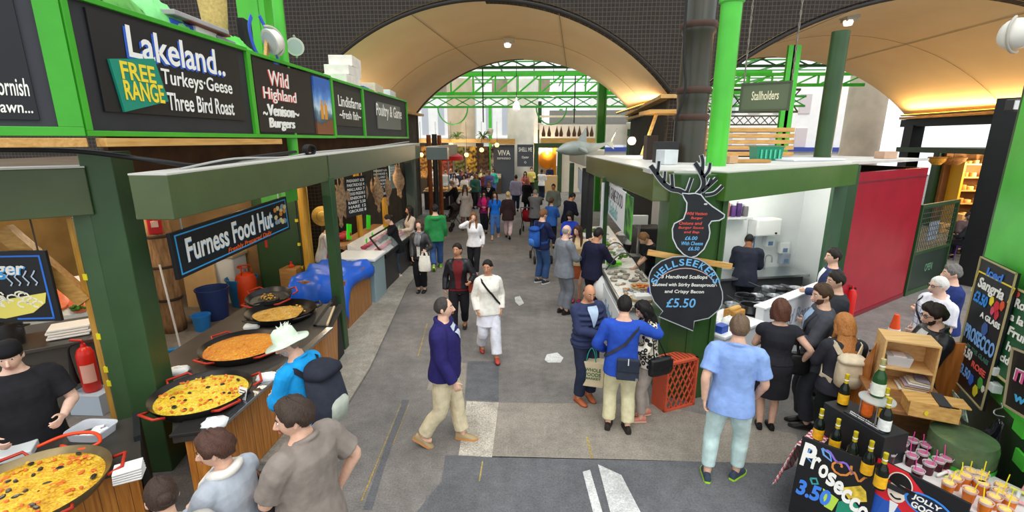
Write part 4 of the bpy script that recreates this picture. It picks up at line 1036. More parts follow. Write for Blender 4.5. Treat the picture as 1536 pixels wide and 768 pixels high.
# --- back-of-stall clutter
def tub(name, lab, x, y, r0, r1, h, col, cat='tub', z=0, lid=None):
 t = thing(name, lab, cat, (x, y, z)); b = MB(); b.lathe([(r0, 0), (r1, h), (r1 * 1.06, h), (r1 * 1.06, h - .03), (r1 * .94, h - .03), (r0 * .93, .02), (.001, .02)], (x, y, z), 20); b.build('tub_body', mat(col, .45), t, smooth=True)
 if lid:
  b = MB(); b.lathe([(.001, h + .05), (r1 * .8, h + .05), (r1 * 1.08, h + .02), (r1 * 1.08, h - .03)], (x, y, z), 20); b.build('lid', mat(lid, .45), t, smooth=True)
 return t
tub('plastic_tub', 'dark blue plastic tub under the hanging FOOD HUT sign', -6.2, 8.5, .22, .28, .62, '#2b3f78'); tub('plastic_tub', 'bright blue plastic tub standing deep in the paella stall', -6.1, 9.3, .24, .3, .6, '#1d78b8')
tub('plastic_bucket', 'small light blue bucket below the dark blue tub', -6.05, 7.9, .12, .15, .3, '#2c86d6', 'bucket')
t = thing('chest_bin', 'white bin with a beige lid behind the orange gas cylinder', 'bin', (-6.55, 9.6, 0)); b = MB(); b.box((-6.55, 9.55, .5), (.6, .5, 1.0)); b.build('bin_body', mat('#d9dcdc', .5), t, bevel=.03); b = MB(); b.box((-6.55, 9.55, 1.04), (.66, .56, .08)); b.build('lid', mat('#cdb38a', .6), t, bevel=.02)
t = thing('gas_cylinder', 'orange gas cylinder with a collar handle inside the paella stall', 'gas cylinder', (-5.95, 9.2, 0))
b = MB(); b.lathe([(.17, 0), (.19, .03), (.19, .12), (.185, .15), (.20, .2), (.20, .58), (.17, .68), (.08, .73), (.06, .74), (.001, .75)], (-5.95, 9.2, 0), 22); b.build('cylinder_body', mat('#e04a1c', .4), t, smooth=True)
b = MB(); b.tube([(-5.95 + .12 * math.cos(a), 9.2 + .12 * math.sin(a), .86) for a in [R(20 + 320 * j / 16) for j in range(17)]], .016, 6)
for a in (30, 150, 270): b.tube([(-5.95 + .12 * math.cos(R(a)), 9.2 + .12 * math.sin(R(a)), .66), (-5.95 + .12 * math.cos(R(a)), 9.2 + .12 * math.sin(R(a)), .86)], .014, 6)
b.build('collar', mat('#c03a14', .4), t, smooth='all'); b = MB(); b.lathe([(.03, .72), (.03, .8), (.015, .84)], (-5.95, 9.2, 0), 10); b.build('valve', steel(), t)
t = thing('green_cabinet', 'tall dark green cabinet wall panel behind the wooden box in the paella stall', 'cabinet', (-5.6, 9.7, 0)); b = MB(); b.box((-5.35, 9.72, 1.35), (1.0, .3, 2.7)); b.build('cabinet_body', DKG, t, bevel=.01)
b = MB(); b.box((-5.62, 9.55, 1.3), (.05, .02, .22)); b.build('handle', mat('#c8342c', .5), t); b = MB(); b.box((-5.35, 9.56, 1.35), (.9, .02, 2.5)); b.build('door', MIDG if False else DKG2, t)
t = thing('wooden_box', 'small square wooden box with a red valve on top beside the yellow post', 'box', (-5.0, 9.3, .35)); b = MB(); b.box((-5.0, 9.3, .62), (.36, .34, .42)); b.build('box_body', wood('#b98a4a', '#9a6c34', 'x'), t, bevel=.01)
b = MB(); b.box((-5.0, 9.3, .2), (.5, .45, .40)); b.build('stand', BLK, t); b = MB(); b.lathe([(.05, .83), (.06, .86), (.02, .9), (.03, .95)], (-5.0, 9.3, 0), 10); b.build('valve', mat('#cc3a22', .4), t)
for x, y, lab, r in ((-4.67, 9.42, 'thick yellow timber post with a wire clipped to it beyond the paella pans', .10), (-4.2, 11.2, 'yellow square timber post behind the meat counter, nearest of two', .07), (-4.0, 12.6, 'yellow square timber post at the far end of the meat counter', .08)):
 t = thing('timber_post', lab, 'post', (x, y, 0)); b = MB(); b.lathe([(r, 0), (r, 2.95)], (x, y, 0), 12 if r > .09 else 4); b.build('shaft', wood('#d8a63c', '#b98426', 'z'), t, smooth=True)
 if r > .09:
  b = MB(); b.tube([(x - .16, y - .02, .2), (x - .16, y, 2.9)], .014, 6); b.build('conduit', mat('#3a3a36', .6), t)
  for z in (.8, 1.3, 1.8, 2.3): b = MB(); b.box((x - .16, y - .03, z), (.05, .04, .06)); b.build('clip', mat('#e8d820', .5), t)
# --- FURNESS FOOD HUT sign
q0 = V((-3.55, 4.42, 0)); q1 = V((-3.55, 6.72, 0))
t = thing('hanging_sign', 'long black hanging sign reading Furness Food Hut with a blue outline and orange subtitle', 'sign', (-3.55, 5.5, 2.1)); B = Board((-3.55, 5.55, 2.32), (0, 1, .045))
b = MB(); B.slab(b, -1.14, 1.14, -.24, .24, -.04, 0); b.build('board', mat('#16181d', .45), t, bevel=.004)
b = MB(); SB = mat('#3aa0e0', .6)
for a0, a1, b0, b1 in ((-1.09, 1.09, .195, .21), (-1.09, 1.09, -.205, -.19), (-1.09, -1.075, -.19, .195), (1.075, 1.09, -.19, .195)): B.slab(b, a0, a1, b0, b1, 0, .004)
b.build('painted_border', SB, t)
B.text(t, 'Furness Food Hut', -.135, .012, 1.68, .25, SB, .025, .05, .004); B.text(t, 'Furness Food Hut', -.145, .02, 1.66, .25, CW, .02, .05, .008); B.text(t, 'Freshly Prepared Daily', .15, -.17, .95, .07, mat('#f0641e', .6), .012, .2, .006)
b = MB(); r2 = random.Random(5)
for i in range(16): a, c = r2.uniform(.78, 1.04), r2.uniform(-.12, .14); B.shape(b, [(a + .045 * math.cos(k), c + .035 * math.sin(k)) for k in (0, 1, 2, 3, 4, 5)], .002 + i * .0005, .003, i % 3)
b.build('painted_shellfish', [mat('#d8c890', .7), mat('#d88a3a', .7), mat('#8aa0b0', .7)], t)
for y in (4.6, 6.5): b = MB(); b.tube([(-3.57, y, 2.5), (-3.57, y, 2.9)], .008, 6); b.build('chain', steel(), t)
# --- corner stall: noodle sign
t = thing('hanging_sign', 'black hanging sign with a painted bowl of noodles and blue outline in the corner stall', 'sign', (-4.75, 3.75, 1.8)); B = Board(V((-4.62, 3.9, 2.1)), (1, .12, 0)); b = MB()
B.slab(b, -.38, .27, -.33, .34, -.03, 0); b.build('board', mat('#16181d', .45), t, bevel=.004)
b = MB()
for a0, a1, b0, b1 in ((-.38, .22, .285, .30), (.205, .22, -.30, .285), (-.1, .22, -.305, -.29)): B.slab(b, a0, a1, b0, b1, 0, .004)
b.build('painted_border', mat('#2f74d8', .6), t)
B.text(t, 'burger', -.17, .16, .5, .16, SB, .03, .15, .004); B.text(t, 'burger', -.175, .165, .49, .16, CW, .02, .15, .007)
b = MB(); B.shape(b, [(-.36, -.14), (.2, -.05), (.17, -.15), (.05, -.24), (-.2, -.29), (-.36, -.27)], .002, .003); b.build('painted_bowl', mat('#e9dc6a', .6), t)
b = MB()
for i in range(16):
 a, c = r2.uniform(-.34, .12), r2.uniform(-.16, -.06); B.line(b, [(a + .045 * math.cos(k * .8), c + .03 * math.sin(k * .8)) for k in range(7)], .014, .006)
b.build('painted_noodles', mat('#f4f0d8', .6), t)
b = MB()
for k in range(4): B.line(b, [(-.08 + k * .07 + .02 * math.sin(j * 1.6), .02 + j * .028) for j in range(6)], .012, .006)
b.build('painted_steam', mat('#b8c8d8', .6), t)
for a in (-.3, .2): b = MB(); b.tube([B.p(a, .34, -.015), B.p(a, .68, -.015)], .007, 6); b.build('cord', mat('#4a3a2a', .7), t)
# --- corner stall: back shelf with salmon and greens, steel counter, extinguisher
SHX = V((-6.35, 5.35, 0)); CD = V((.80, .60, 0)).normalized(); CN = V((.6, -.8, 0)).normalized()
def obox(b, c, l, w, h, m=0): # box aligned with CD, c is base centre
 c = V(c); return b.prism([c - CD * l / 2 - CN * w / 2, c + CD * l / 2 - CN * w / 2, c + CD * l / 2 + CN * w / 2, c - CD * l / 2 + CN * w / 2], (0, 0, h), m)
t = thing('steel_counter', 'dark steel side counter behind the chef in the corner stall', 'counter', SHX); b = MB(); obox(b, SHX - CD * .55 + V((0, 0, .86)), 2.8, .7, .05); b.build('worktop', steel('#6b6a66', .4), t, bevel=.006)
b = MB(); obox(b, SHX - CD * .55 - CN * .05, 2.7, .55, .86); b.build('counter_body', mat('#57534d', .6, 0, .2, 3), t)
BK = SHX - CN * 1.0
t = thing('fish_display', 'sloping iced fish display at the back of the corner stall', 'display', BK); b = MB(); b.prism([BK - CD * 2.4 + V((0, 0, .9)), BK + CD * .5 + V((0, 0, .9)), BK + CD * .5 - CN * .8 + V((0, 0, 1.3)), BK - CD * 2.4 - CN * .8 + V((0, 0, 1.3))], (0, 0, -.06)); b.build('ice_bed', mat('#dfe3e2', .35, 0, .08, 20, .3), t)
b = MB(); obox(b, BK - CN * .3 - CD * .95, 2.8, .6, .84); b.build('base', mat('#8a8580', .6), t)
bx = r2
for i in range(9):
 q = BK + CD * (-1.6 + i * .24) - CN * (.22 + .1 * (i % 2)) + V((0, 0, 1.03 + .05 * (i % 2)))
 b = MB(); b.loft([[q + CD * (.15 * k * math.cos(a)) - CN * (.25 * k * math.sin(a)) + V((0, 0, z + .12 * k * math.sin(a))) for a in [2 * math.pi * j / 12 for j in range(12)]] for k, z in ((1, 0), (1, .03), (.7, .06), (.1, .065))])
 tag(b.build('salmon_fillet', mat('#e8875a', .4, 0, .2, 14, .15, hex2='#d9684a'), smooth=True), 'orange salmon fillet on the ice of the corner stall fish display', 'fish', 'salmon fillets on the ice')
for i in range(6):
 q = BK + CD * (-1.2 + i * .3) + CN * .0 + V((0, 0, .97)); b = MB()
 for k in range(14): p = q + V((r2.uniform(-.09, .09), r2.uniform(-.09, .09), r2.uniform(0, .07))); b.ball(p, (.035, .03, .022), 6, 4)
 tag(b.build('parsley_bunch', mat('#3f7a24', .7, 0, .3, 20), smooth='all'), 'bunch of green parsley along the front of the fish display', 'herbs', 'parsley bunches on the fish display', )
for i in range(4):
 q = SHX + CD * (.35 + .0 * i) + CN * .02 + V((0, 0, .92 + i * .035)); b = MB(); obox(b, q + CD * (.02 * (i % 2)), .42, .3, .03); tag(b.build('foam_box', mat('#eceae6', .6), bevel=.008), 'white foam food box in the stack on the steel counter', 'box', 'foam boxes on the steel counter')
for i, (o_, hh) in enumerate(((-.35, .34), (-.55, .28), (-.2, .3))):
 q = SHX + CD * o_ + V((0, 0, .91)); t = thing('cooking_pot', 'dark steel pot on the side counter, ' + ('tallest of three', 'farthest from the foam boxes', 'next to the foam boxes')[i], 'pot', q); b = MB(); b.lathe([(.13, 0), (.14, .02), (.14, hh), (.15, hh), (.15, hh - .01), (.12, hh - .02)], q, 18); b.build('pot_body', steel('#55565a', .35), t, smooth=True); b = MB(); b.tube([q + V((.14, 0, hh * .8)), q + V((.2, 0, hh * .8)), q + V((.2, .08, hh * .8)), q + V((.13, .06, hh * .8))], .01, 6); b.build('handle', BLK, t)
q = V((-5.62, 5.26, 0))
t = thing('fire_extinguisher', 'red fire extinguisher with a black horn hose standing below the steel counter end', 'fire extinguisher', q + V((0, 0, .28)))
z0 = .28; b = MB(); b.lathe([(.08, z0), (.095, z0 + .02), (.095, z0 + .5), (.07, z0 + .57), (.03, z0 + .6), (.025, z0 + .64), (.001, z0 + .64)], q, 20); b.build('cylinder_body', mat('#d42a1e', .3), t, smooth=True)
b = MB(); b.tube([q + V((0, 0, z0 + .64)), q + V((0, 0, z0 + .68)), q + V((-.12, -.03, z0 + .70))], .014, 6); b.build('handle', mat('#c01c16', .4), t)
b = MB(); b.tube(catmull([q + V((0, 0, z0 + .66)), q + V((-.12, -.06, z0 + .62)), q + V((-.15, -.06, z0 + .4)), q + V((-.15, -.06, z0 + .12))], 4), [.013] * 7 + [.016, .022, .028, .034, .042, .05][:6], 10); b.build('horn_hose', BLK, t, smooth='all')
Bq = Board(q + V((.04, -.088, z0 + .3)), (1, .4, 0)); b = MB(); b.grid([[q + V((.0965 * math.cos(a), .0965 * math.sin(a), z0 + z)) for a in [R(-95 + 90 * j / 8) for j in range(9)]] for z in (.14, .38)]); b.build('label_plate', mat('#e8b0a0', .5), t, label='pale printed label', smooth='all')
b = MB(); b.box(tuple(q + V((0, 0, .14))), (.42, .3, .27)); tag(b.build('supply_box', mat('#b8c8d8', .6)), 'pale blue carton on the floor under the fire extinguisher', 'box')
# --- food hut paella counters
CT = mat('#3b3733', .45, 0, .25, 3)
t = thing('paella_counter', 'long paella counter with orange plank front and steel edge', 'counter', (-3.4, 4.9, 0))
top = [(-3.14, 3.52), (-2.86, 3.62), (-2.80, 6.02), (-3.0, 7.0), (-4.5, 7.0), (-4.4, 4.5), (-3.75, 4.35)]
b = MB(); b.prism([V((x, y, .80)) for x, y in top], (0, 0, .07)); b.build('worktop', CT, t, bevel=.006)
b = MB(); b.prism([V((x, y, .05)) for x, y in ((-3.08, 3.58), (-2.92, 3.66), (-2.87, 5.95), (-3.05, 6.9), (-4.3, 6.9), (-4.2, 4.6), (-3.6, 4.45))], (0, 0, .75))
def planks(name, c1, c2, sc, rot=0):
 m, nt, bs = new_mat(name); tc = nt.nodes.new('ShaderNodeTexCoord'); mp = nt.nodes.new('ShaderNodeMapping'); mp.inputs['Rotation'].default_value = (0, 0, 0); sp = nt.nodes.new('ShaderNodeSeparateXYZ')
 nz = nt.nodes.new('ShaderNodeTexNoise'); nz.inputs['Scale'].default_value = 3; nz.inputs['Detail'].default_value = 5; mp.inputs['Scale'].default_value = (1, 1.2, 14) if rot else (14, 14, 1)
 nt.links.new(tc.outputs['Object'], mp.inputs[0]); nt.links.new(mp.outputs[0], nz.inputs['Vector']); r = nt.nodes.new('ShaderNodeValToRGB'); r.color_ramp.elements[0].position = .35; r.color_ramp.elements[1].position = .65
 r.color_ramp.elements[0].color = (*lin(c1), 1); r.color_ramp.elements[1].color = (*lin(c2), 1); nt.links.new(nz.outputs['Fac'], r.inputs[0])
 nt.links.new(tc.outputs['Object'], sp.inputs[0]); ma = nt.nodes.new('ShaderNodeMath'); ma.operation = 'MULTIPLY'; ma.inputs[1].default_value = sc; fr = nt.nodes.new('ShaderNodeMath'); fr.operation = 'FRACT'
 ad = nt.nodes.new('ShaderNodeMath'); ad.operation = 'ADD'
 if rot: nt.links.new(sp.outputs['Z'], ma.inputs[0])
 else: nt.links.new(sp.outputs['X'], ad.inputs[0]); nt.links.new(sp.outputs['Y'], ad.inputs[1]); nt.links.new(ad.outputs[0], ma.inputs[0])
 nt.links.new(ma.outputs[0], fr.inputs[0]); gt = nt.nodes.new('ShaderNodeMath'); gt.operation = 'GREATER_THAN'; gt.inputs[1].default_value = .05; nt.links.new(fr.outputs[0], gt.inputs[0])
 mx = nt.nodes.new('ShaderNodeMix'); mx.data_type = 'RGBA'; mx.inputs['A'].default_value = (*[q * .35 for q in lin(c1)], 1); nt.links.new(gt.outputs[0], mx.inputs['Factor']); nt.links.new(r.outputs[0], mx.inputs['B']); nt.links.new(mx.outputs['Result'], bs.inputs['Base Color']); bs.inputs['Roughness'].default_value = .35
 return m
PLK = planks('varnished_planks', '#a9641f', '#c98433', 7.5); b.build('plank_front', PLK, t)
b = MB(); b.beam((-2.83, 3.6, .875), (-2.78, 6.0, .875), .09, .03); b.build('steel_edge', steel('#a9adb0', .25), t, bevel=.004)
b = MB(); b.prism([V((-3.15, 3.5, .872)), V((-2.9, 3.58, .872)), V((-2.88, 3.86, .872)), V((-3.2, 3.84, .872))], (0, 0, .025)); b.build('end_tray', mat('#2d2a2a', .3), t, bevel=.004)
b = MB(); b.prism([V((-2.96, 6.05, .0)), V((-3.02, 6.95, .0)), V((-3.06, 6.95, 1.02)), V((-2.99, 6.05, .9))], (-.05, 0, 0)); b.build('black_end_panel', BLK, t)
b = MB(); b.prism([V((-2.84, 6.05, .88)), V((-2.96, 6.6, .95)), V((-3.16, 6.6, .95)), V((-3.04, 6.05, .88))], (0, 0, .02)); b.build('end_shelf', mat('#4a4744', .4), t); b = MB(); b.beam((-2.84, 6.05, .9), (-2.96, 6.6, .97), .025, .025); b.build('shelf_edge', mat('#c9b48a', .5), t)
t = thing('paella_counter', 'near paella counter in the corner stall beside the big dark-rimmed pan', 'counter', (-4.2, 2.9, 0)); NC = V((-4.35, 2.75, 0))
poly = [NC + D41 * 1.2 + N41 * .42, NC + D41 * 1.2 - N41 * .4, NC - D41 * 1.5 - N41 * .4, NC - D41 * 1.5 + N41 * .42]
b = MB(); b.prism([p + V((0, 0, .80)) for p in poly], (0, 0, .07)); b.build('worktop', CT, t); b = MB(); b.prism([NC + (p - NC) * .96 + V((0, 0, .04)) for p in poly], (0, 0, .76)); b.build('plank_front', PLK, t)
b = MB(); b.prism([p + V((0, 0, .2)) for p in (NC + D41 * 1.21 + N41 * .1, NC + D41 * 1.21 - N41 * .38, NC + D41 * 1.16 - N41 * .38, NC + D41 * 1.16 + N41 * .1)], (0, 0, .72)); b.build('splash_plate', mat('#2b2c2e', .4, .3), t)
def rice(name, c1, c2, c3, sc=26):
 m, nt, bs = new_mat(name); tc = nt.nodes.new('ShaderNodeTexCoord'); n = nt.nodes.new('ShaderNodeTexNoise'); n.inputs['Scale'].default_value = 7; n.inputs['Detail'].default_value = 8; n.inputs['Roughness'].default_value = .75
 v = nt.nodes.new('ShaderNodeTexVoronoi'); v.inputs['Scale'].default_value = sc * 2.2; r = nt.nodes.new('ShaderNodeValToRGB'); r.color_ramp.elements[0].position = .3; r.color_ramp.elements[1].position = .7
 r.color_ramp.elements[0].color = (*lin(c3), 1); r.color_ramp.elements[1].color = (*lin(c2), 1); e = r.color_ramp.elements.new(.46); e.color = (*lin(c1), 1)
 nt.links.new(tc.outputs['Object'], n.inputs['Vector']); nt.links.new(tc.outputs['Object'], v.inputs['Vector']); nt.links.new(n.outputs['Fac'], r.inputs[0])
 mx = nt.nodes.new('ShaderNodeMix'); mx.data_type = 'RGBA'; mx.blend_type = 'MULTIPLY'; mx.inputs['Factor'].default_value = .5; nt.links.new(r.outputs[0], mx.inputs['A']); nt.links.new(v.outputs['Distance'], mx.inputs['B'])
 mx.blend_type = 'OVERLAY'; mx.inputs['Factor'].default_value = .45
 nt.links.new(mx.outputs['Result'], bs.inputs['Base Color']); bs.inputs['Roughness'].default_value = .5
 bp = nt.nodes.new('ShaderNodeBump'); bp.inputs['Strength'].default_value = .7; bp.inputs['Distance'].default_value = .012; nt.links.new(v.outputs['Distance'], bp.inputs['Height']); nt.links.new(bp.outputs['Normal'], bs.inputs['Normal'])
 return m
def pan(lab, c, r, rc, foodlab, fill=1.0, clumps=True, tilt=0, rim='#2c2a29', handles='#b8301c', off=(0, 0)):
 c = V(c); q3 = M.Rotation(R(tilt), 3, 'X')
 t = thing('paella_pan', lab, 'pan', c); b = MB()
 b.lathe([(.001, .03), (r * .86, .03), (r * .99, .09), (r * 1.02, .10), (r * 1.02, .085), (r * .9, .0), (.001, 0)], c, 44, rot=q3); b.build('pan_body', mat(rim, .35, .6, .3, 5), t, smooth=True)
 for a in (R(35), R(150), R(250), R(330)):
  b = MB(); u = V((math.cos(a), math.sin(a), 0)); w = V((-math.sin(a), math.cos(a), 0))
  b.tube([c + q3 @ (u * r * .99 + w * .12 + V((0, 0, .075))), c + q3 @ (u * (r + .08) + w * .10 + V((0, 0, .10))), c + q3 @ (u * (r + .08) - w * .10 + V((0, 0, .10))), c + q3 @ (u * r * .99 - w * .12 + V((0, 0, .075)))], .013, 8); b.build('handle', mat(handles, .4), t, smooth='all')
 rr = random.Random(int(c.x * 100)); b = MB(); rings = []
 for k in range(13):
  f = k / 12; rings.append([c + q3 @ V((off[0] * (1 - f) + r * .93 * fill * f * math.cos(a) * (1 + (.10 * math.sin(a * 3 + r * 9) if fill < 1 else 0)), off[1] + r * .93 * fill * f * math.sin(a), .055 + .028 * (1 - f ** 3) * fill + rr.uniform(-.006, .006) * (f < .98))) for a in [2 * math.pi * j / 40 for j in range(40)]])
 b.loft(rings, cap=True)
 nn = 110 if clumps else 20
 for i in range(nn):
  a = rr.uniform(0, 6.28); q = math.sqrt(rr.random()) * r * .84 * fill; kind = rr.choice((1, 1, 2, 2, 3)) if clumps else 1
  p = c + q3 @ V((off[0] + q * math.cos(a), off[1] + q * math.sin(a), .082)); sz = {1: .016, 2: .018, 3: .022}[kind]
  b.ball(p, (sz * rr.uniform(.7, 1.6), sz * rr.uniform(.6, 1.1), sz * .6), 6, 4, kind, M.Rotation(rr.uniform(0, 3), 3, 'Z'))
 o = b.build('paella', [rc, mat('#e9b23a', .5), mat('#d8702a', .5) if clumps else mat('#c98a2a', .5), mat('#2a2320', .3)], None, smooth=True); o['kind'] = 'stuff'; tag(o, foodlab, 'rice dish', kind='stuff')
 return t
RY = rice('saffron_rice', '#e3bd2a', '#f2dc62', '#a88a1a'); RO = rice('orange_paella', '#d9861e', '#eaa83a', '#b4560f'); RP = rice('pale_paella', '#d3a03f', '#e6c070', '#a8742a'); RN = rice('near_paella', '#e0ab22', '#efd24e', '#a86a12')
pan('near paella pan in the corner stall, widest with a pale worn rim', (-3.62, 2.76, .88), .47, RN, 'yellow seafood rice in the near corner pan', rim='#7a6a4a')
pan('paella pan of yellow vegetable rice beside the broad green post', (-3.27, 4.12, .88), .44, RY, 'bright yellow rice with mussels in the pan beside the broad post')
pan('paella pan of deep orange curry in the middle of the counter', (-3.53, 5.22, .88), .46, RO, 'deep orange stew in the middle pan', clumps=False)
pan('blackened paella pan half emptied, far end of the counter', (-3.67, 6.40, .89), .47, RP, 'remains of rice in the blackened far pan', fill=.76, clumps=False, rim='#1d1c1c', handles='#2a2826', off=(.1, -.06))
pan('empty dark pan propped behind the blackened far pan', (-4.15, 6.95, .92), .33, mat('#2a2725', .5), 'dark scraps left in the empty propped pan', fill=.5, clumps=False, rim='#3a3a3c', handles='#b8301c', tilt=8)
# counter odds
def foam(lab, x, y, z, s=(.22, .16, .06), rz=.3, grp=None):
 t = thing('paper_parcel', lab, 'parcel', (x, y, z), rz, grp); b = MB(); r = random.Random(int(x * 999)); rg = []
 for zz, k in ((0, .9), (s[2] * .5, 1), (s[2], .75)): rg.append([(math.copysign(abs(math.cos(q)) ** .5, math.cos(q)) * s[0] / 2 * k * r.uniform(.85, 1.1), math.copysign(abs(math.sin(q)) ** .5, math.sin(q)) * s[1] / 2 * k * r.uniform(.85, 1.1), zz) for q in [2 * math.pi * j / 14 for j in range(14)]])
 b.loft(rg); b.build('wrapping', mat('#eef0ee', .6), t, smooth=60, local=True)
 b = MB(); b.loft([[(.6 * x_, .5 * y_, s[2] * .9) for x_, y_ in ((s[0] * .4 * math.cos(k), s[1] * .4 * math.sin(k)) for k in range(6))], [(.1 * math.cos(k) * s[0], .1 * math.sin(k) * s[1], s[2] * 1.35) for k in range(6)]]); b.build('twist', mat('#f4f4f2', .6), t, local=True)
for lab, px, py in (('white crumpled bag on the counter behind the yellow rice pan', 268, 556), ('white paper bag beside the orange stew pan', 378, 489), ('white paper parcel on the steel edge above the grey cardigan woman', 322, 634), ('white wrapped parcel on the counter edge below the orange pan', 400, 566)):
 q = G(px, py, .90); foam(lab, q.x, q.y, .875)
q = G(364, 590, .95); t = thing('price_card', 'small white price card standing on the steel counter edge', 'card', (q.x, q.y, .88)); b = MB(); Bc = Board((q.x, q.y, .95), (.8, -.3, 0), (.1, .3, 1)); Bc.slab(b, -.055, .055, -.06, .06, 0, .004); b.build('card', WHT, t)
B_ = MB(); B_.box((q.x, q.y, .885), (.06, .05, .012)); B_.build('foot', BLK, t)
for a_ in (.03, .005, -.02): B_ = MB(); Bc.slab(B_, -.04, .04, a_ - .004, a_ + .004, .004, .006); B_.build('printed_line', BLK, t)
# red hose by near pan, white tub with foam, plates
b = MB(); q = G(128, 676, .9); b.tube(catmull([q + V((-.35, -.05, .06)), q + V((-.2, .06, .1)), q + V((0, .1, .1)), q + V((.12, .02, .07)), q + V((.02, -.05, .05)), q + V((-.2, 0, .04))], 5), .014, 8); tag(b.build('rubber_hose', mat('#e2471c', .4), smooth='all'), 'orange rubber gas hose looped behind the near pan', 'hose')
q = V((-3.86, 3.52, .80)); t = thing('storage_tub', 'clear plastic tub of white sachets beside the broad post', 'tub', q); b = MB(); b.loft([[q + V((math.copysign(abs(math.cos(a)) ** .4, math.cos(a)) * .16 * k, math.copysign(abs(math.sin(a)) ** .4, math.sin(a)) * .12 * k, z)) for a in [2 * math.pi * j / 24 for j in range(24)]] for k, z in ((.82, 0), (1, .15), (1.05, .15), (1.05, .14), (.96, .14), (.8, .01))]); b.build('tub_body', mat('#e6eaf0', .25, alpha=.75), t, smooth=60)
b = MB(); r3 = random.Random(2)
for i in range(22): b.box(tuple(q + V((r3.uniform(-.11, .11), r3.uniform(-.08, .08), .08 + r3.uniform(0, .03)))), (.05, .03, .012), r3.uniform(0, 3))
tag(b.build('sachets', mat('#f6f6f6', .6)), 'white paper sachets filling the clear tub', 'sachets', kind='stuff')
b = MB(); b.prism([q + V((-.22, -.18, -.8)), q + V((.2, -.18, -.8)), q + V((.2, .16, -.8)), q + V((-.22, .16, -.8))], (0, 0, .79)); tag(b.build('pedestal_box', mat('#5a5450', .6), bevel=.01), 'grey box stand under the clear tub of sachets', 'stand')
for i in range(5):
 q = G(195, 715, .88); b = MB(); b.box((q.x, q.y, .885 + i * .02), (.18, .15, .016), .5 + .03 * i); tag(b.build('foam_tray', mat('#e8e6e2', .6), bevel=.006), 'white foam tray in the stack beside the near pan', 'tray', 'stacked foam trays')
q = G(14, 672, .95); b = MB(); b.box((q.x, q.y, .90), (.3, .2, .06), .6); tag(b.build('foam_carton', mat('#d9dcda', .6), bevel=.01), 'pale foam carton at the edge of the near pan', 'carton')
# --- meat stall
t = thing('plank_counter', 'plank counter box draped with blue tarpaulin before the meat stall', 'counter', (-3.8, 8.6, 0)); b = MB(); b.box((-3.82, 8.62, .47), (.95, 1.3, .94)); b.build('plank_box', planks('raw_planks', '#96602c', '#b47a3c', 5.5), t, bevel=.008)
TARP = mat('#1f63d8', .35, 0, .12, 3, .5, 6)
t = thing('tarpaulin', 'crumpled bright blue tarpaulin draped over the plank counter', 'tarpaulin', (-3.85, 8.6, .95)); b = MB(); r3 = random.Random(9); P = []
for i in range(19):
 row = []
 for j in range(23):
  x = lerp(-4.5, -3.27, j / 22); y = lerp(7.75, 9.35, i / 18); z = 1.0 + .03 * math.sin(x * 11 + y * 7) + .025 * math.sin(y * 13 - x * 6) + r3.uniform(-.012, .012)
  if j > 20: x = -3.27 - .01 + .02 * math.sin(y * 9); z = .98 - .12 * (j - 20) - .05 * math.sin(y * 5)
  if i < 3: z -= (3 - i) * .16 + .03 * math.sin(x * 9); y = 7.93 - .03 * (3 - i) + .03 * math.sin(x * 12)
  if j < 3: z -= (3 - j) * .2
  row.append(V((x, y, z)))
 P.append(row)
b.grid(P); o = b.build('tarpaulin_sheet', TARP, t, smooth='all'); md = o.modifiers.new('s', 'SOLIDIFY'); md.thickness = .006
t = thing('chest_cooler', 'white-topped chest cooler between blue tarpaulin and meat counter', 'cooler', (-3.75, 9.75, 0)); b = MB(); b.box((-3.72, 9.78, .47), (.85, .72, .94)); b.build('cooler_body', mat('#8fa6ad', .4), t, bevel=.02); b = MB(); b.box((-3.72, 9.78, .97), (.92, .78, .07)); b.build('lid', mat('#e9ecec', .4), t, bevel=.02)
t = thing('meat_counter', 'glazed meat counter with slanted black front along the street', 'counter', (-3.6, 11.6, 0))
b = MB(); b.box((-3.75, 11.65, .4), (.8, 2.9, .8)); b.build('counter_body', mat('#2b2c30', .4), t); b = MB(); b.prism([(-4.15, 10.2, .8), (-3.35, 10.2, .8), (-4.15, 10.2, 1.12)], (0, 2.9, 0)); b.build('display_bed', mat('#e6e3e3', .4, 0, .06, 20), t)
b = MB(); b.beam((-3.3, 10.2, .85), (-3.3, 13.1, .85), .05, .10); b.beam((-3.3, 10.2, .85), (-3.62, 10.2, 1.28), .04, .03); b.beam((-3.62, 10.2, 1.28), (-3.62, 13.1, 1.28), .03, .03); b.build('black_frame', BLK, t)
b = MB(); b.prism([(-3.31, 10.25, .9), (-3.31, 13.1, .9), (-3.61, 13.1, 1.27), (-3.61, 10.25, 1.27)], (.004, 0, .004)); b.build('glass', mat('#dfeaea', .05, alpha=.15), t)
b = MB(); b.box((-4.35, 11.6, 1.06), (.32, 2.9, .06)); b.build('wooden_shelf', wood('#b98a5a', '#94683c', 'y'), t)
MEAT = [mat('#b8405a', .4, 0, .25, 9, hex2='#d98a9a'), mat('#a8304a', .4, 0, .2, 9), mat('#c8607a', .4, 0, .2, 12)]
for i in range(26):
 y = 10.35 + (i % 13) * .21; f = .28 + (i // 13) * .32; p = V((lerp(-3.35, -4.15, f), y, .83 + .32 * f)); b = MB(); b.ball(p, (.085, .075, .04), 10, 6, 0, M.Rotation(.4 * i, 3, 'Z')); b.ball(p + V((.03, .03, .02)), (.06, .05, .035), 8, 6)
 tag(b.build('meat_cut', MEAT[i % 3], smooth='all'), 'raw red meat cut laid in the glazed meat counter', 'meat', 'meat cuts in the glazed counter')
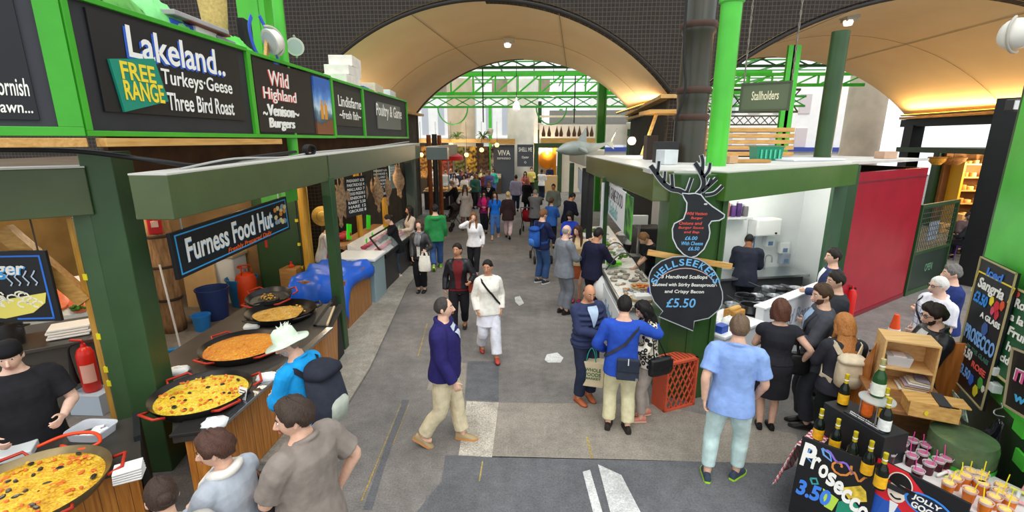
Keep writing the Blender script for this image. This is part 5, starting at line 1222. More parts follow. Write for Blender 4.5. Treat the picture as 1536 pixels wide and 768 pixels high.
for i, (y, f) in enumerate(((10.6, .62), (11.2, .7), (11.5, .3), (12.1, .65), (12.7, .4))):
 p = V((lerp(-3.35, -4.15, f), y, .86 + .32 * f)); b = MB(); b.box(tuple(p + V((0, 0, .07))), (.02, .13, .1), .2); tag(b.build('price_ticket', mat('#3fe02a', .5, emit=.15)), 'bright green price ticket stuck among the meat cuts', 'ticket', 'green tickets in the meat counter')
for x, y, z, lab in ((-4.3, 10.75, 1.12, 'larger bright green sign on the meat counter shelf, nearest the server'), (-4.3, 12.1, 1.12, 'tall bright green sign at the far end of the meat counter shelf')):
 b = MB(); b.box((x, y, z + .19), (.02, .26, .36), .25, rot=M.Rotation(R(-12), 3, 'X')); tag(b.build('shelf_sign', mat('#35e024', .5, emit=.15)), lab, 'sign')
b = MB(); p = V((-4.5, 10.7, 1.1)); b.ball(p + V((0, 0, .1)), (.2, .16, .09), 12, 8); b.ball(p + V((.1, .1, .14)), (.14, .1, .08), 10, 6); tag(b.build('meat_joint', mat('#b02a35', .4, 0, .2, 10), smooth='all'), 'large red joint of meat on the shelf beside the server', 'meat')
# hanging game birds and menu boards under the beam
for i, (y, x, dz) in enumerate(((8.9, -3.7, 0), (9.4, -3.8, .1), (10.9, -3.6, 0), (11.2, -3.75, .12), (11.6, -3.6, .05), (12.4, -3.55, .2), (12.8, -3.6, .1), (10.6, -3.85, .05))):
 t = thing('hanging_game_bird', 'brown feathered game bird hanging under the meat stall beam', 'game bird', (x, y, 2.0), 0, 'game birds under the meat stall beam')
 z0 = 2.05 + dz; b = MB(); b.lathe([(.01, z0 + .55), (.03, z0 + .48), (.05, z0 + .4), (.12, z0 + .25), (.125, z0 + .1), (.08, z0 - .02), (.035, z0 - .1), (.03, z0 - .2), (.04, z0 - .25), (.005, z0 - .31)], (x, y, 0), 12); b.build('plumage', mat('#7a5a3c', .8, 0, .5, 18, .3, hex2='#b99a78'), t, smooth='all')
 b = MB(); b.tube([(x, y, z0 + .5), (x, y, 2.85)], .008, 5); b.build('string', mat('#c9b890', .8), t)
 b = MB(); b.tube([(x - .05, y, z0 + .52), (x - .02, y, z0 + .4), (x + .03, y, z0 + .5)], .012, 5); b.build('foot', mat('#c9a050', .6), t)
for y, x, w, h, z, lab in ((9.6, -3.62, .62, .8, 2.28, 'black menu board with four blocks of white writing, nearest under the meat stall beam'), (11.35, -3.66, .6, .72, 2.4, 'black menu board of white lines behind hanging game birds'), (12.55, -3.7, .3, .6, 2.45, 'narrow pale blue menu board by the far yellow post')):
 t = thing('menu_board', lab, 'menu', (x, y, z)); B = Board((x, y, z), (.35, 1, 0)); b = MB(); B.slab(b, -w / 2, w / 2, -h / 2, h / 2, -.02, 0); b.build('board', CHALK if w > .4 else mat('#8fb4c4', .6), t)
 for k in range(8 if w > .4 else 4):
  B.text(t, ('PHEASANT 6.50', 'PARTRIDGE 4', 'MALLARD 7', 'WOOD PIGEON 3', 'VENISON 9', 'RABBIT 5.50', 'HARE 12', 'GROUSE 8')[k], 0, h * .4 - k * h * .11, w * .85, h * .075, CW, .015)
t = thing('straw_hat', 'pale straw sun hat hung on the wall behind the server', 'hat', (-4.7, 10.3, 1.75)); b = MB(); b.lathe([(.22, 0), (.225, .01), (.12, .03), (.11, .1), (.05, .13), (.001, .13)], (-4.7, 10.3, 1.75), 20, rot=M.Rotation(R(90), 3, 'X') @ M.Rotation(R(25), 3, 'Y')); b.build('brim_and_crown', mat('#e0b85a', .7, 0, .1, 30), t, smooth=True); b = MB(); b.lathe([(.115, .035), (.122, .05), (.113, .07)], (-4.7, 10.3, 1.75), 20, rot=M.Rotation(R(90), 3, 'X') @ M.Rotation(R(25), 3, 'Y'), cap=False); b.build('band', mat('#7a4a20', .7), t, smooth=True)
# ------------------------------------------------------------------ right stalls
U38 = V((.79, .613, 0)).normalized(); N38 = V((.613, -.79, 0)).normalized()
def RP(px, py, p0, n):
 d = V(_ray(px, py)); o = V((0, 0, EYE)); n = V(n); t = (V(p0) - o).dot(n) / d.dot(n); return o + d * t
PG = paint('#35562b', .3); WHITEW = mat('#e6ebec', .4, 0, .04, 2)
b = MB(); b.prism([V(p) for p in ((1.72, 6.02, 0), (1.80, 5.9, 0), (2.10, 5.82, 0), (2.42, 5.95, 0), (2.48, 6.08, 0), (2.48, 6.5, 0), (1.72, 6.5, 0))], (0, 0, 3.0)); tag(b.build('stall_post', PG, bevel=.012), 'broad green corner pillar carrying the deer and shell boards', 'post', kind='structure')
for px in (1038, 1072):
 q = PY(px, 420, 5.86 if px < 1050 else 5.93); b = MB(); b.beam((q.x, q.y - .02, 0), (q.x, q.y - .02, 3.0), .02, .05, up=(0, 1, 0)); struct(b.build('trim_pillar_rib', PG))
BM = paint('#4f6a35', .22)
fbeam('glossy olive beam above the seafood counter', (1.52, 6.1, 2.64), (1.30, 11.9, 2.64), .38, .4, (1, 0, 0), mat('#5e6a40', .18, .1, .12, 2))
fbeam('green beam across the front of the shellfish kitchen', V((2.3, 5.78, 2.68)), V((2.3, 5.78, 2.68)) + U38 * 3.85, .34, .35, -N38, paint('#3f6a22', .3))
fbeam('pale canvas-topped beam of the next stall along', (1.3, 12.3, 2.75), (1.15, 15.5, 2.75), .4, .5, (1, 0, 0), mat('#8d8f84', .5))
b = MB(); b.prism([V(p) for p in ((1.5, 6.2, 2.98), (2.3, 5.9, 2.98), (5.2, 8.15, 2.98), (5.6, 8.7, 2.98), (8.3, 10.5, 2.98), (7.2, 12.2, 2.98), (1.5, 12.2, 2.98))], (0, 0, .05)); struct(b.build('roof_stall', mat('#cfcdc6', .7, 0, .15, 2)))
for (x, y, w, m) in ((1.42, 9.4, .12, DKG), (1.40, 11.6, .14, BLK), (1.35, 12.4, .16, BLK), (1.22, 15.2, .14, DKG)): post('', sq(x, y, w), 2.7, m)
b = MB(); b.tube([(1.36, 9.3, .9), (1.36, 9.3, 2.6)], .03, 8); tag(b.build('conduit', mat('#cfd3d3', .4)), 'pale grey pipe beside the green post of the seafood counter', 'pipe')
# kitchen walls
W = [V((2.48, 6.5, 0)), V((3.15, 9.1, 0)), V((5.35, 9.6, 0)), V((5.46, 8.5, 0))]
for a, c, nm in ((W[0], W[1], 'wall_kitchen_left'), (W[1], W[2], 'wall_kitchen_back'), (W[2], W[3], 'wall_kitchen_right')):
 d = (c - a).normalized(); n = V((0, 0, 1)).cross(d); b = MB(); b.prism([a, c, c + n * .06, a + n * .06], (0, 0, 2.95)); struct(b.build(nm, WHITEW))
b = MB(); b.prism([(3.2, 9.3, 0), (3.25, 13, 0), (3.35, 13, 0), (3.3, 9.3, 0)], (0, 0, 2.95)); struct(b.build('wall_seafood_back', mat('#d8d6d0', .6)))
b = MB(); b.prism([W[3] + V((-.02, 0, 0)), W[3] + V((.16, 0, 0)), W[3] + V((.16, .2, 0)), W[3] + V((-.02, .2, 0))], (0, 0, 2.98)); struct(b.build('stall_post', DKG))
b = MB(); q = W[3] - U38 * .55; b.prism([q, W[3], W[3] - N38 * .05, q - N38 * .05], (0, 0, 2.7)); struct(b.build('wall_kitchen_panel', paint('#35563c', .35)))
for p, e in (((4.2, 8.4, 2.8), 35), ((3.0, 7.4, 2.8), 25), ((2.3, 8.3, 2.8), 30), ((2.2, 10.8, 2.8), 40)): fill_light(*p, e, (1, .95, .88), .2)
# red wall and beyond
RA, RB = V((5.52, 8.5, 0)), V((8.27, 10.43, 0)); d = (RB - RA).normalized(); n = RN_ = V((d.y, -d.x, 0))
RED = paint('#a3182c', .22, .10)
b = MB(); b.prism([RA, RB, RB - n * .10, RA - n * .10], (0, 0, 2.84)); struct(b.build('wall_red', RED))
b = MB(); b.prism([RA + n * .012 + V((0, 0, .0)), RB + n * .012, RB - n * .0, RA - n * .0], (0, 0, .09)); struct(b.build('baseboard_red', paint('#7a1424', .3)))
b = MB(); b.prism([RA + n * .01 + V((0, 0, 2.66)), RB + n * .01 + V((0, 0, 2.66)), RB + V((0, 0, 2.66)), RA + V((0, 0, 2.66))], (0, 0, .03)); struct(b.build('trim_red_wall', paint('#7a1424', .3)))
b = MB(); b.prism([RB, RB + V((-1.0, 1.9, 0)), RB + V((-1.1, 1.9, 0)), RB + V((-.1, 0, 0))], (0, 0, 2.84)); struct(b.build('wall_red_return', paint('#2a2a26', .5)))
t = thing('lattice_gate', 'dark green gate with a wire upper half and a pale poster behind it', 'gate', RB); g0 = RB + d * .06; g1 = G(1411, 424); gd = (g1 - g0).normalized(); B = Board((g0 + g1) / 2 + V((0, 0, 1.05)), gd); L = (g1 - g0).length / 2
b = MB()
for a0, a1, b0, b1 in ((-L, -L + .07, -1.05, 1.0), (L - .07, L, -1.05, 1.0), (-L + .07, L - .07, .93, 1.0), (-L + .07, L - .07, -.12, -.05), (-L + .07, L - .07, -1.05, -.95)): B.slab(b, a0, a1, b0, b1, -.03, .03)
b.build('gate_frame', DKG, t)
b = MB(); B.slab(b, -L + .07, L - .07, -.95, -.12, -.01, .01); b.build('lower_panel', paint('#24332a', .4), t)
b = MB()
for i in range(20): a = -L + .1 + i * (2 * L - .2) / 19; B.slab(b, a - .006, a + .006, -.05, .93, -.006, .006)
for i in range(9): B.slab(b, -L + .07, L - .07, .02 + i * .11, .032 + i * .11, -.006, .006)
b.build('wire_mesh', mat('#3a4a3c', .5), t)
b = MB(); B.slab(b, -.25, .3, .1, .55, -.06, -.04); b.build('poster', mat('#b9bdd0', .6, 0, .4, 12), t)
B.text(t, 'OPEN', 0, -.5, .4, .18, mat('#5f8a6a', .6), .01, off=.014)
# cheese shop in the side of the wide vault
sx0 = 16.2
b = MB(); b.box((19.2, 17.5, 1.5), (.2, 9, 3.0)); struct(b.build('wall_shop_back', mat('#9a6c3c', .8, 0, .3, 1.5)))
b = MB(); b.box((17.6, 17.5, 3.0), (3.4, 9, .2)); struct(b.build('roof_shop', mat('#3f5140', .6)))
for y in (13.2, 20.0): post('', sq(sx0, y, .3), 3, DKG)
b = MB(); b.box((sx0, 17.5, 4.1), (.35, 9.4, .3)); struct(b.build('beam_portal', BLK))
for y in (13.4, 21.6): post('', sq(sx0, y, .5), 4.0, BLK)
for y, z in ((15, 2.6), (17, 2.6), (18.5, 2.4)): fill_light(17.4, y, z, 190, WARM2)
b = MB(); b.box((17.8, 19.75, 1.5), (3.2, .12, 3.0)); struct(b.build('wall_shop_side', mat('#8a5f34', .8, 0, .3, 1.5)))
t = thing('cheese_rack', 'yellow lit wooden rack of cheeses inside the shop under the wide vault', 'rack', (17.7, 19.3, 0))
for k in range(5): b = MB(); b.box((17.7, 19.35, .5 + k * .5), (2.5, .55, .05)); b.build('rack_shelf', PINE, t)
for x in (16.45, 17.7, 18.95): b = MB(); b.box((x, 19.35, 1.3), (.08, .58, 2.6)); b.build('upright', mat('#e0a820', .5), t)
rc = random.Random(4)
for k in range(5):
 for j in range(8):
  x = 16.66 + j * .29 + (.06 if j > 3 else 0); r_ = rc.uniform(.10, .13); h_ = rc.uniform(.1, .2); b = MB(); b.lathe([(r_ * .95, 0), (r_, .02), (r_, h_ - .02), (r_ * .94, h_), (.001, h_)], (x, 19.25, .526 + k * .5), 14); tag(b.build('cheese_round', mat(('#c98a34', '#d9b36a', '#8a5f2a')[j % 3], .6, 0, .15, 8), smooth=True), 'round of cheese on the yellow-lit shop rack', 'cheese', 'cheeses on the shop rack')
for (px, rr, lab) in ((1428, .36, 'large round basket hung above the cheese rack'), (1404, .26, 'smaller yellow basket hung beside the large round one')):
 q = PY(px, 248, 18.7); q.z = 2.66; t = thing('round_basket', lab, 'basket', q); b = MB(); b.lathe([(rr * .5, -.16), (rr, -.02), (rr * 1.05, .10), (rr * .96, .10), (rr * .45, -.1), (.001, -.1)], q, 22); b.build('basket_body', mat('#d8a03c' if rr < .3 else '#b07a44', .8, 0, .3, 20), t, smooth=True); b = MB(); b.tube([q + V((rr * 1.02 * math.cos(a), rr * 1.02 * math.sin(a), .10)) for a in [2 * math.pi * j / 22 for j in range(22)]], .03, 6, closed=True); b.build('rim', mat('#a87a3a', .8), t, smooth='all'); b = MB(); b.tube([q + V((0, 0, -.1)), q + V((0, 0, .3))], .012, 5); b.build('cord', BLK, t)
for i, (px, z) in enumerate(((1452, 0), (1452, .36), (1470, 0), (1424, 0))):
 q = PY(px, 300, 18.3); b = MB(); b.box((q.x, 18.3, z + .18), (.5, .4, .35)); tag(b.build('shop_crate', CRATE, bevel=.02), ('lower pale crate of the stacked pair before the cheese rack', 'upper pale crate of the stacked pair before the cheese rack', 'pale crate nearest the shop corner', 'pale crate behind the wire gate in the cheese shop')[i], 'crate')
# black pillar, pale green wall at the far right
q = G(1452, 430); post('', sq(q.x + .25, q.y + .2, .55, .5, R(35)), 4.3, BLK)
b = MB(); a_ = q + V((.45, .2, 0)); b.box((a_.x + .1, a_.y - .15, 2.1), (.06, .08, 4.2)); struct(b.build('trim_pillar_lit_edge', mat('#d8c4bc', .6)))  # pale strip colours in the light catching the black pillar's edge
# column, green pole, second pole
t = thing('iron_column', 'thick dark painted iron column rising behind the deer board', 'column', (2.68, 8.5, 0)); t['kind'] = 'structure'
b = MB(); b.lathe([(.27, 0), (.27, 3.7), (.25, 3.75), (.25, 4.0), (.26, 4.05), (.26, 4.25), (.24, 4.3), (.24, 5.05), (.27, 5.1), (.27, 5.2), (.24, 5.25), (.24, 9)], (2.68, 8.5, 0), 26); b.build('shaft', mat('#2c3a30', .35, 0, .35, 2.5, hex2='#4a3a30', contrast=1.1), t, smooth=True)
for z in (3.72, 4.15, 5.15): b = MB(); b.lathe([(.275, z), (.29, z + .03), (.29, z + .07), (.275, z + .1)], (2.68, 8.5, 0), 26, cap=False); b.build('collar', mat('#4a3228', .6), t, smooth=True)
b = MB(); b.tube(catmull([V((2.40, 8.3, 3.0)), V((2.36, 8.25, 3.7)), V((2.45, 8.2, 4.2)), V((2.38, 8.25, 5.0)), V((2.38, 8.3, 7))], 5), .02, 6); b.build('cable', BLK, t, smooth='all')
b = MB(); b.lathe([(.14, 2.9), (.14, 5.2), (.165, 5.22), (.165, 5.3), (.14, 5.32), (.14, 9)], (2.68, 7.2, 0), 20); o = b.build('pole_green', paint('#4fc03c', .3), None, smooth=True); tag(o, 'bright green round pole in front of the dark iron column', 'pole', kind='structure')
q = PY(1243, 170, 11); b = MB(); b.lathe([(.17, 2.9), (.17, 5.6)], (q.x, 11, 0), 18); tag(b.build('pole_green', DKG2, smooth=True), 'dark green round pole on the stall roof before the wide vault', 'pole', kind='structure')
q = PY(1180, 160, 13.6); b = MB(); b.box((q.x, 13.6, 4.2), (.32, .1, 3.2)); b.box((q.x, 13.7, 4.2), (.08, .3, 3.2)); tag(b.build('pole_green', LTG), 'bright green flat post beneath the hanging olive sign', 'post', kind='structure')
# hanging olive sign
t = thing('hanging_sign', 'olive hanging sign with pale lettering on long chains under the wide vault', 'sign', (4.1, 9, 3.9)); a = PY(1112, 130, 9); c = PY(1190, 118, 8.6); B = Board(((a.x + c.x) / 2, 8.8, 4.13), (c.x - a.x, -.4, .0)); L = (c - a).length / 2; b = MB(); B.slab(b, -L, L, -.24, .24, -.03, 0); b.build('board', mat('#5f6b50', .5), t); b = MB()
for a0, a1, b0, b1 in ((-L, L, .21, .24), (-L, L, -.24, -.21), (-L, -L + .03, -.21, .21), (L - .03, L, -.21, .21)): B.slab(b, a0, a1, b0, b1, 0, .015)
b.build('frame', mat('#4a5640', .5), t); B.text(t, 'Stallholders', 0, .02, .42, .15, mat('#f2ecc8', .6), .012)
for a in (-L * .9, L * .95):
 b = MB(); p = B.p(a, .24);
 for i in range(36): b.tube([p + V((.012 * math.cos(k) * (i % 2), .012 * math.cos(k) * (1 - i % 2), .05 + i * .09 + .05 * math.sin(k))) for k in [2 * math.pi * j / 8 for j in range(8)]], .008, 5, closed=True)
 b.build('chain', steel('#8a8478', .5), t)
# deer board
t = thing('deer_board', 'black chalkboard cut as an antlered deer head with red and blue prices', 'sign', (2.05, 5.74, 1.85)); B = Board((2.05, 5.74, 2.4), (1, 0, 0))
def dp(x, y): q = PY(960 + x / 2.56, 220 + y / 2.56, 5.74); return (q.x - 2.05, q.z - 2.4)
HEAD = [dp(*p) for p in ((190, 425), (165, 412), (140, 385), (124, 350), (122, 315), (130, 294), (165, 276), (176, 245), (178, 215), (166, 195), (160, 178), (185, 180), (210, 178), (232, 184), (248, 205), (275, 228), (305, 248), (322, 260), (320, 272), (302, 282), (272, 285), (262, 300), (266, 328), (262, 352), (243, 392), (215, 418))]
b = MB(); B.shape(b, HEAD, 0, .02); b.build('head_panel', CHALK, t)
ANT = [([(182, 185), (150, 168), (120, 162), (88, 138), (58, 98), (40, 72)], .05), ([(66, 108), (72, 55)], .03), ([(92, 140), (95, 95)], .028), ([(124, 160), (121, 105)], .034), ([(178, 178), (198, 120)], .032), ([(218, 182), (238, 160), (243, 128), (226, 88), (210, 62)], .046), ([(236, 110), (240, 60), (234, 32)], .034), ([(242, 118), (262, 92), (268, 62)], .03), ([(236, 172), (262, 150), (292, 122)], .036), ([(258, 152), (272, 122)], .026), ([(250, 185), (285, 178), (316, 150)], .034)]
b = MB(); bo = MB()
for pts, w in ANT:
 Q = catmull([V((*dp(*p), 0)) for p in pts], 4); B.line(b, [(q.x, q.y) for q in Q], w, .002, .016); B.line(bo, [(q.x, q.y) for q in Q], w + .018, .0, .012)
b.build('antlers', CHALK, t); bo.build('antler_outline', mat('#c9cdd2', .7), t)
b = MB(); B.line(b, HEAD + HEAD[:1], .014, .02, .003); b.ball(B.p(*dp(250, 220), .02), (.022, .006, .012), 8, 6); b.build('chalk_outline', mat('#c9cdd2', .7), t)
for s_, x, y, w, m in (('Wild Venison', 216, 256, 76, CR), ('Burger', 216, 274, 42, CR), ('Onions and', 192, 293, 84, CR), ('Burger Sauce', 194, 311, 92, CR), ('and Bap', 196, 328, 56, CR), ('£6.00', 194, 350, 46, CB), ('With Cheese', 198, 370, 80, CB), ('£6.50', 204, 390, 42, CB)):
 a, c = dp(x, y); B.text(t, s_, a, c, w / 2.56 * .0083, .046 if m is CB else .038, m, .012, .15, .021)
b = MB(); b.beam(B.p(-.62, -.35, -.035), B.p(.42, -.52, -.035), .03, .07, up=(0, 0, 1)); tag(b.build('timber_batten', PINE), 'cream timber lath nailed behind the deer chalkboard', 'batten')
# shell board
t = thing('shell_board', 'black scallop-shaped chalkboard reading Shellseekers with a blue price', 'sign', (2.15, 5.70, .8)); B = Board((2.15, 5.70, 1.3), (1, 0, 0))
def sp_(x, y): q = PY(960 + x / 2.56, 220 + y / 2.56, 5.70); return (q.x - 2.15, q.z - 1.3)
SH = [(34, 520), (38, 482), (62, 452), (100, 430), (150, 420), (200, 425), (245, 442), (285, 480), (305, 530), (315, 580), (300, 625), (262, 656), (206, 668), (202, 705), (70, 650), (86, 630), (52, 592), (38, 558)]
pts = []
for i, p in enumerate(SH):
 pts.append(sp_(*p)); q = SH[(i + 1) % len(SH)]
 if i < 10: mx, my = (p[0] + q[0]) / 2, (p[1] + q[1]) / 2; k = 1.025; pts.append(sp_(172 + (mx - 172) * k, 545 + (my - 545) * k))
b = MB(); B.shape(b, pts, 0, .02); b.build('shell_panel', CHALK, t); b = MB(); B.line(b, pts + pts[:1], .012, .02, .003); b.build('chalk_outline', mat('#aeb4ba', .7), t)
b = MB(); B.line(b, [sp_(172 + 128 * math.cos(R(a)), 570 - 105 * math.sin(R(a))) for a in range(20, 161, 10)], .01, .02, .003); b.build('chalk_arc', mat('#c9a8a0', .7), t)
for i, ch in enumerate('SHELLSEEKERS'):
 a = R(157 - i * 134 / 11); x, y = 172 + 128 * math.cos(a), 560 - 118 * math.sin(a); B.text(t, ch, *sp_(x, y), .062, .085, CB, .02, 0, .022, tilt=a - math.pi / 2)
for s_, x, y, w, h, m in (('3 Handived Scallops', 168, 500, .56, .06, CW), ('Sauteed with Stirfry Beansprouts', 165, 530, .76, .055, CW), ('and Crispy Bacon', 168, 556, .48, .055, CW), ('£5.50', 155, 598, .36, .12, CB)): B.text(t, s_, *sp_(x, y), w, h, m, .012, .1, .021)
# terracotta crate
t = thing('plastic_crate', 'terracotta plastic lattice crate standing on end against the green pillar', 'crate', (1.9, 5.68, 0)); B = Board((1.93, 5.62, .34), (.9, .43, 0)); L = .25; b = MB(); TC = mat('#c9573a', .5, 0, .1, 5)
for a0, a1, b0, b1 in ((-L, -L + .03, -.34, .34), (L - .03, L, -.34, .34), (-L, L, .31, .34), (-L, L, -.34, -.31)): B.slab(b, a0, a1, b0, b1, -.02, .02)
b.build('front_frame', TC, t); b = MB()
for k in range(-6, 12):
 for s_ in (-1, 1):
  P = []
  for i in range(2): pass
  x0 = -L + k * .085; c0 = (x0, -.31) if s_ > 0 else (x0, .31); c1 = (x0 + .31, .31) if s_ > 0 else (x0 + .31, -.31)
  ta = max(0, (-L - x0) / .31); tb = min(1, (L - x0) / .31)
  if tb > ta: B.line(b, [(lerp(c0[0], c1[0], q), lerp(c0[1], c1[1], q)) for q in (ta, tb)], .014, -.008, .014)
b.build('lattice', TC, t)
b = MB(); B.slab(b, -L, -L + .02, -.34, .34, -.24, -.02); B.slab(b, L - .02, L, -.34, .34, -.24, -.02); b.build('side_wall', TC, t); b = MB(); B.slab(b, -L, L, .32, .34, -.24, -.02); b.build('rim_wall', TC, t); b = MB()
for k in range(9): a = -L + .03 + k * .055; B.slab(b, a, a + .02, .34, .345, -.22, -.03)
b.build('grip_slots', mat('#8f3a26', .6), t)
# ---- seafood counter
t = thing('seafood_counter', 'long white seafood counter with a steel tray edge running up the street', 'counter', (1.75, 9.5, 0))
b = MB(); b.prism([(1.38, 6.9, 0), (2.1, 6.75, 0), (2.1, 13, 0), (1.30, 13, 0)], (0, 0, .86)); b.build('counter_body', mat('#e9ebe8', .45, 0, .05, 3), t, bevel=.01)
b = MB(); b.prism([(1.36, 6.86, .86), (2.14, 6.70, .86), (2.14, 9.0, .86), (1.34, 9.0, .86)], (0, 0, .09)); b.build('tray', steel('#8a8c8a', .35), t, bevel=.01)
b = MB(); b.prism([(1.40, 6.92, .951), (2.1, 6.77, .951), (2.1, 8.95, .951), (1.38, 8.95, .951)], (0, 0, .012)); b.build('ice', mat('#dcd9cf', .4, 0, .2, 22, .5), t)
b = MB(); b.prism([(1.36, 9.05, .86), (2.1, 9.05, .86), (2.1, 13, 1.0), (1.28, 13, .95)], (0, 0, .10)); b.build('ice_display', mat('#e9e8e2', .4, 0, .12, 16, .5), t)
b = MB(); b.prism([(1.36, 6.95, .1), (1.35, 8.6, .1), (1.33, 8.6, .1), (1.345, 6.95, .1)], (0, 0, .7)); b.build('front_banner', mat('#f1f3f4', .5), t); text('Shellseekers', t, (1.335, 7.7, .5), (0, -1, 0), (0, 0, 1), 1.1, .26, mat('#7fa3c8', .6), .01, .25)
b = MB(); b.ball((1.42, 8.8, .62), (.24, .34, .28), 14, 10); b.build('rounded_end', mat('#f0f1ee', .4), t, smooth='all')
t = thing('glass_guard', 'curved glass sneeze guard with a thin dark hoop over the shellfish', 'guard', (1.7, 9.0, .95)); b = MB(); b.tube([(1.42 + .66 * k / 12, 8.85, .97 + .34 * math.sin(math.pi * k / 12)) for k in range(13)], .012, 8); b.tube([(1.42 + .66 * k / 12, 9.8, .97 + .34 * math.sin(math.pi * k / 12)) for k in range(13)], .012, 8); b.build('hoop', mat('#55585a', .3, .6), t, smooth='all'); b = MB(); b.grid([[(1.42 + .66 * k / 12, y, .97 + .34 * math.sin(math.pi * k / 12)) for k in range(1, 9)] for y in (8.87, 9.78)]); b.build('glass', mat('#e6efef', .05, alpha=.12), t, smooth='all')
rs = random.Random(12)
def heap(lab, cat, name, grp, n, xr, yr, z, size, cols, flat=.45):
 for i in range(n):
  x, y = rs.uniform(*xr), rs.uniform(*yr); b = MB(); s_ = size * rs.uniform(.75, 1.2); b.ball((x, y, z + s_ * flat * .8), (s_, s_ * .7, s_ * flat), 8, 6, 0, M.Rotation(rs.uniform(0, 3), 3, 'Z') @ M.Rotation(rs.uniform(-.3, .3), 3, 'X')); b.ball((x, y, z + s_ * flat * 1.2), (s_ * .6, s_ * .4, s_ * flat * .5), 6, 4, 1)
  tag(b.build(name, [mat(cols[i % len(cols)], .45, 0, .25, 25), mat('#d9d4c6', .4)], smooth='all'), lab, cat, grp)
heap('grey oyster shell heaped on the near tray of the seafood counter', 'oyster', 'oyster', 'oysters on the near tray', 34, (1.45, 2.05), (8.1, 8.75), .96, .06, ('#8f8a7c', '#a8a08e', '#77736a'))
heap('mixed shellfish piece on the middle of the near tray', 'shellfish', 'shellfish', 'shellfish on the near tray', 26, (1.45, 1.95), (7.3, 8.0), .96, .045, ('#c98a4a', '#b8b0a2', '#8a8f98'))
heap('whole fish or shellfish on the long ice display up the street', 'seafood', 'seafood_piece', 'seafood on the long ice display', 60, (1.38, 2.0), (9.9, 12.9), 1.02, .075, ('#b8bcb8', '#d9a88a', '#9aa0a4', '#e6e2d8'))
t = thing('prawn_tray', 'oval tray of orange prawns on the near end of the seafood counter', 'tray', (1.85, 7.75, .96)); b = MB(); b.lathe([(.15, 0), (.18, .04), (.17, .04), (.14, .012), (.001, .012)], (1.85, 7.75, .965), 20); b.build('dish', mat('#c9b48a', .6), t, smooth=True); b = MB()
for i in range(26): a = rs.uniform(0, 6.28); q = rs.uniform(0, .12); b.tube([(1.85 + q * math.cos(a) + .03 * math.cos(a + k), 7.75 + q * math.sin(a) + .03 * math.sin(a + k), 1.0 + .01 * math.sin(i)) for k in (0, .7, 1.4, 2.1)], .012, 5)
o = b.build('prawns', mat('#e8822a', .4), None, smooth='all'); tag(o, 'heap of orange prawns filling the oval tray', 'prawns', kind='stuff')
for x, y, lab in ((2.0, 7.35, 'blue printed carton on the seafood counter nearest the wicker tray'), (2.02, 7.02, 'blue printed carton at the very end of the seafood counter')): b = MB(); b.box((x, y, 1.02), (.2, .24, .12), .2); b.box((x - .01, y, 1.081), (.12, .16, .004), .2, 1); tag(b.build('seafood_carton', [mat('#2a44b8', .5), mat('#e8c830', .6)], bevel=.006), lab, 'carton')
t = thing('wicker_tray', 'oval wicker tray holding a white foam box at the counter end', 'basket', (1.72, 7.1, .96)); b = MB(); b.loft([[(1.72 + .2 * k * math.cos(a), 7.1 + .15 * k * math.sin(a), .965 + z) for a in [2 * math.pi * j / 24 for j in range(24)]] for k, z in ((.85, 0), (1, .05), (1.03, .05), (.95, .045), (.8, .01))]); b.build('basket_body', mat('#c9ad78', .8, 0, .2, 40, .4), t, smooth='all'); b = MB(); b.box((1.72, 7.1, 1.02), (.26, .18, .09), .1); tag(b.build('foam_box', mat('#f2f2f0', .5), bevel=.012), 'white foam box lying in the oval wicker tray', 'box')
b = MB(); b.box((1.62, 9.15, 1.03), (.26, .16, .06), .3); tag(b.build('price_ticket', mat('#6fe02a', .5)), 'lime green ticket under the curved glass guard', 'ticket')
for i in range(10): q = V((rs.uniform(1.42, 1.9), rs.uniform(9.4, 12.5), 1.06)); b = MB(); [b.ball(q + V((rs.uniform(-.08, .08), rs.uniform(-.08, .08), rs.uniform(0, .06))), (.045, .035, .025), 6, 4) for _ in range(10)]; tag(b.build('seaweed_garnish', mat('#5f8a34', .7, 0, .3, 20), smooth='all'), 'bunch of green garnish among the seafood on the long ice display', 'garnish', 'green garnish on the long ice display')
t = thing('weighing_scale', 'steel weighing scale on a pole at the back of the seafood counter', 'scale', (2.35, 10.4, .9)); b = MB(); b.box((2.35, 10.4, .45), (.3, .3, .9)); b.build('base', steel(), t); b = MB(); b.tube([(2.35, 10.4, .9), (2.35, 10.4, 1.7)], .03, 10); b.build('pole', steel(), t); b = MB(); b.box((2.35, 10.38, 1.7), (.34, .08, .2)); b.build('display', mat('#d4d8d8', .4), t)
b = MB(); b.box((2.75, 11.3, .7), (.6, .6, 1.4)); tag(b.build('oven_unit', mat('#2c2c2e', .4), bevel=.02), 'black oven unit behind the seafood counter', 'oven')
b = MB(); b.box((2.98, 10.0, .9), (.35, .7, 1.8)); tag(b.build('fridge', steel('#a8aaa8', .4), bevel=.015), 'tall grey steel fridge behind the server', 'fridge')
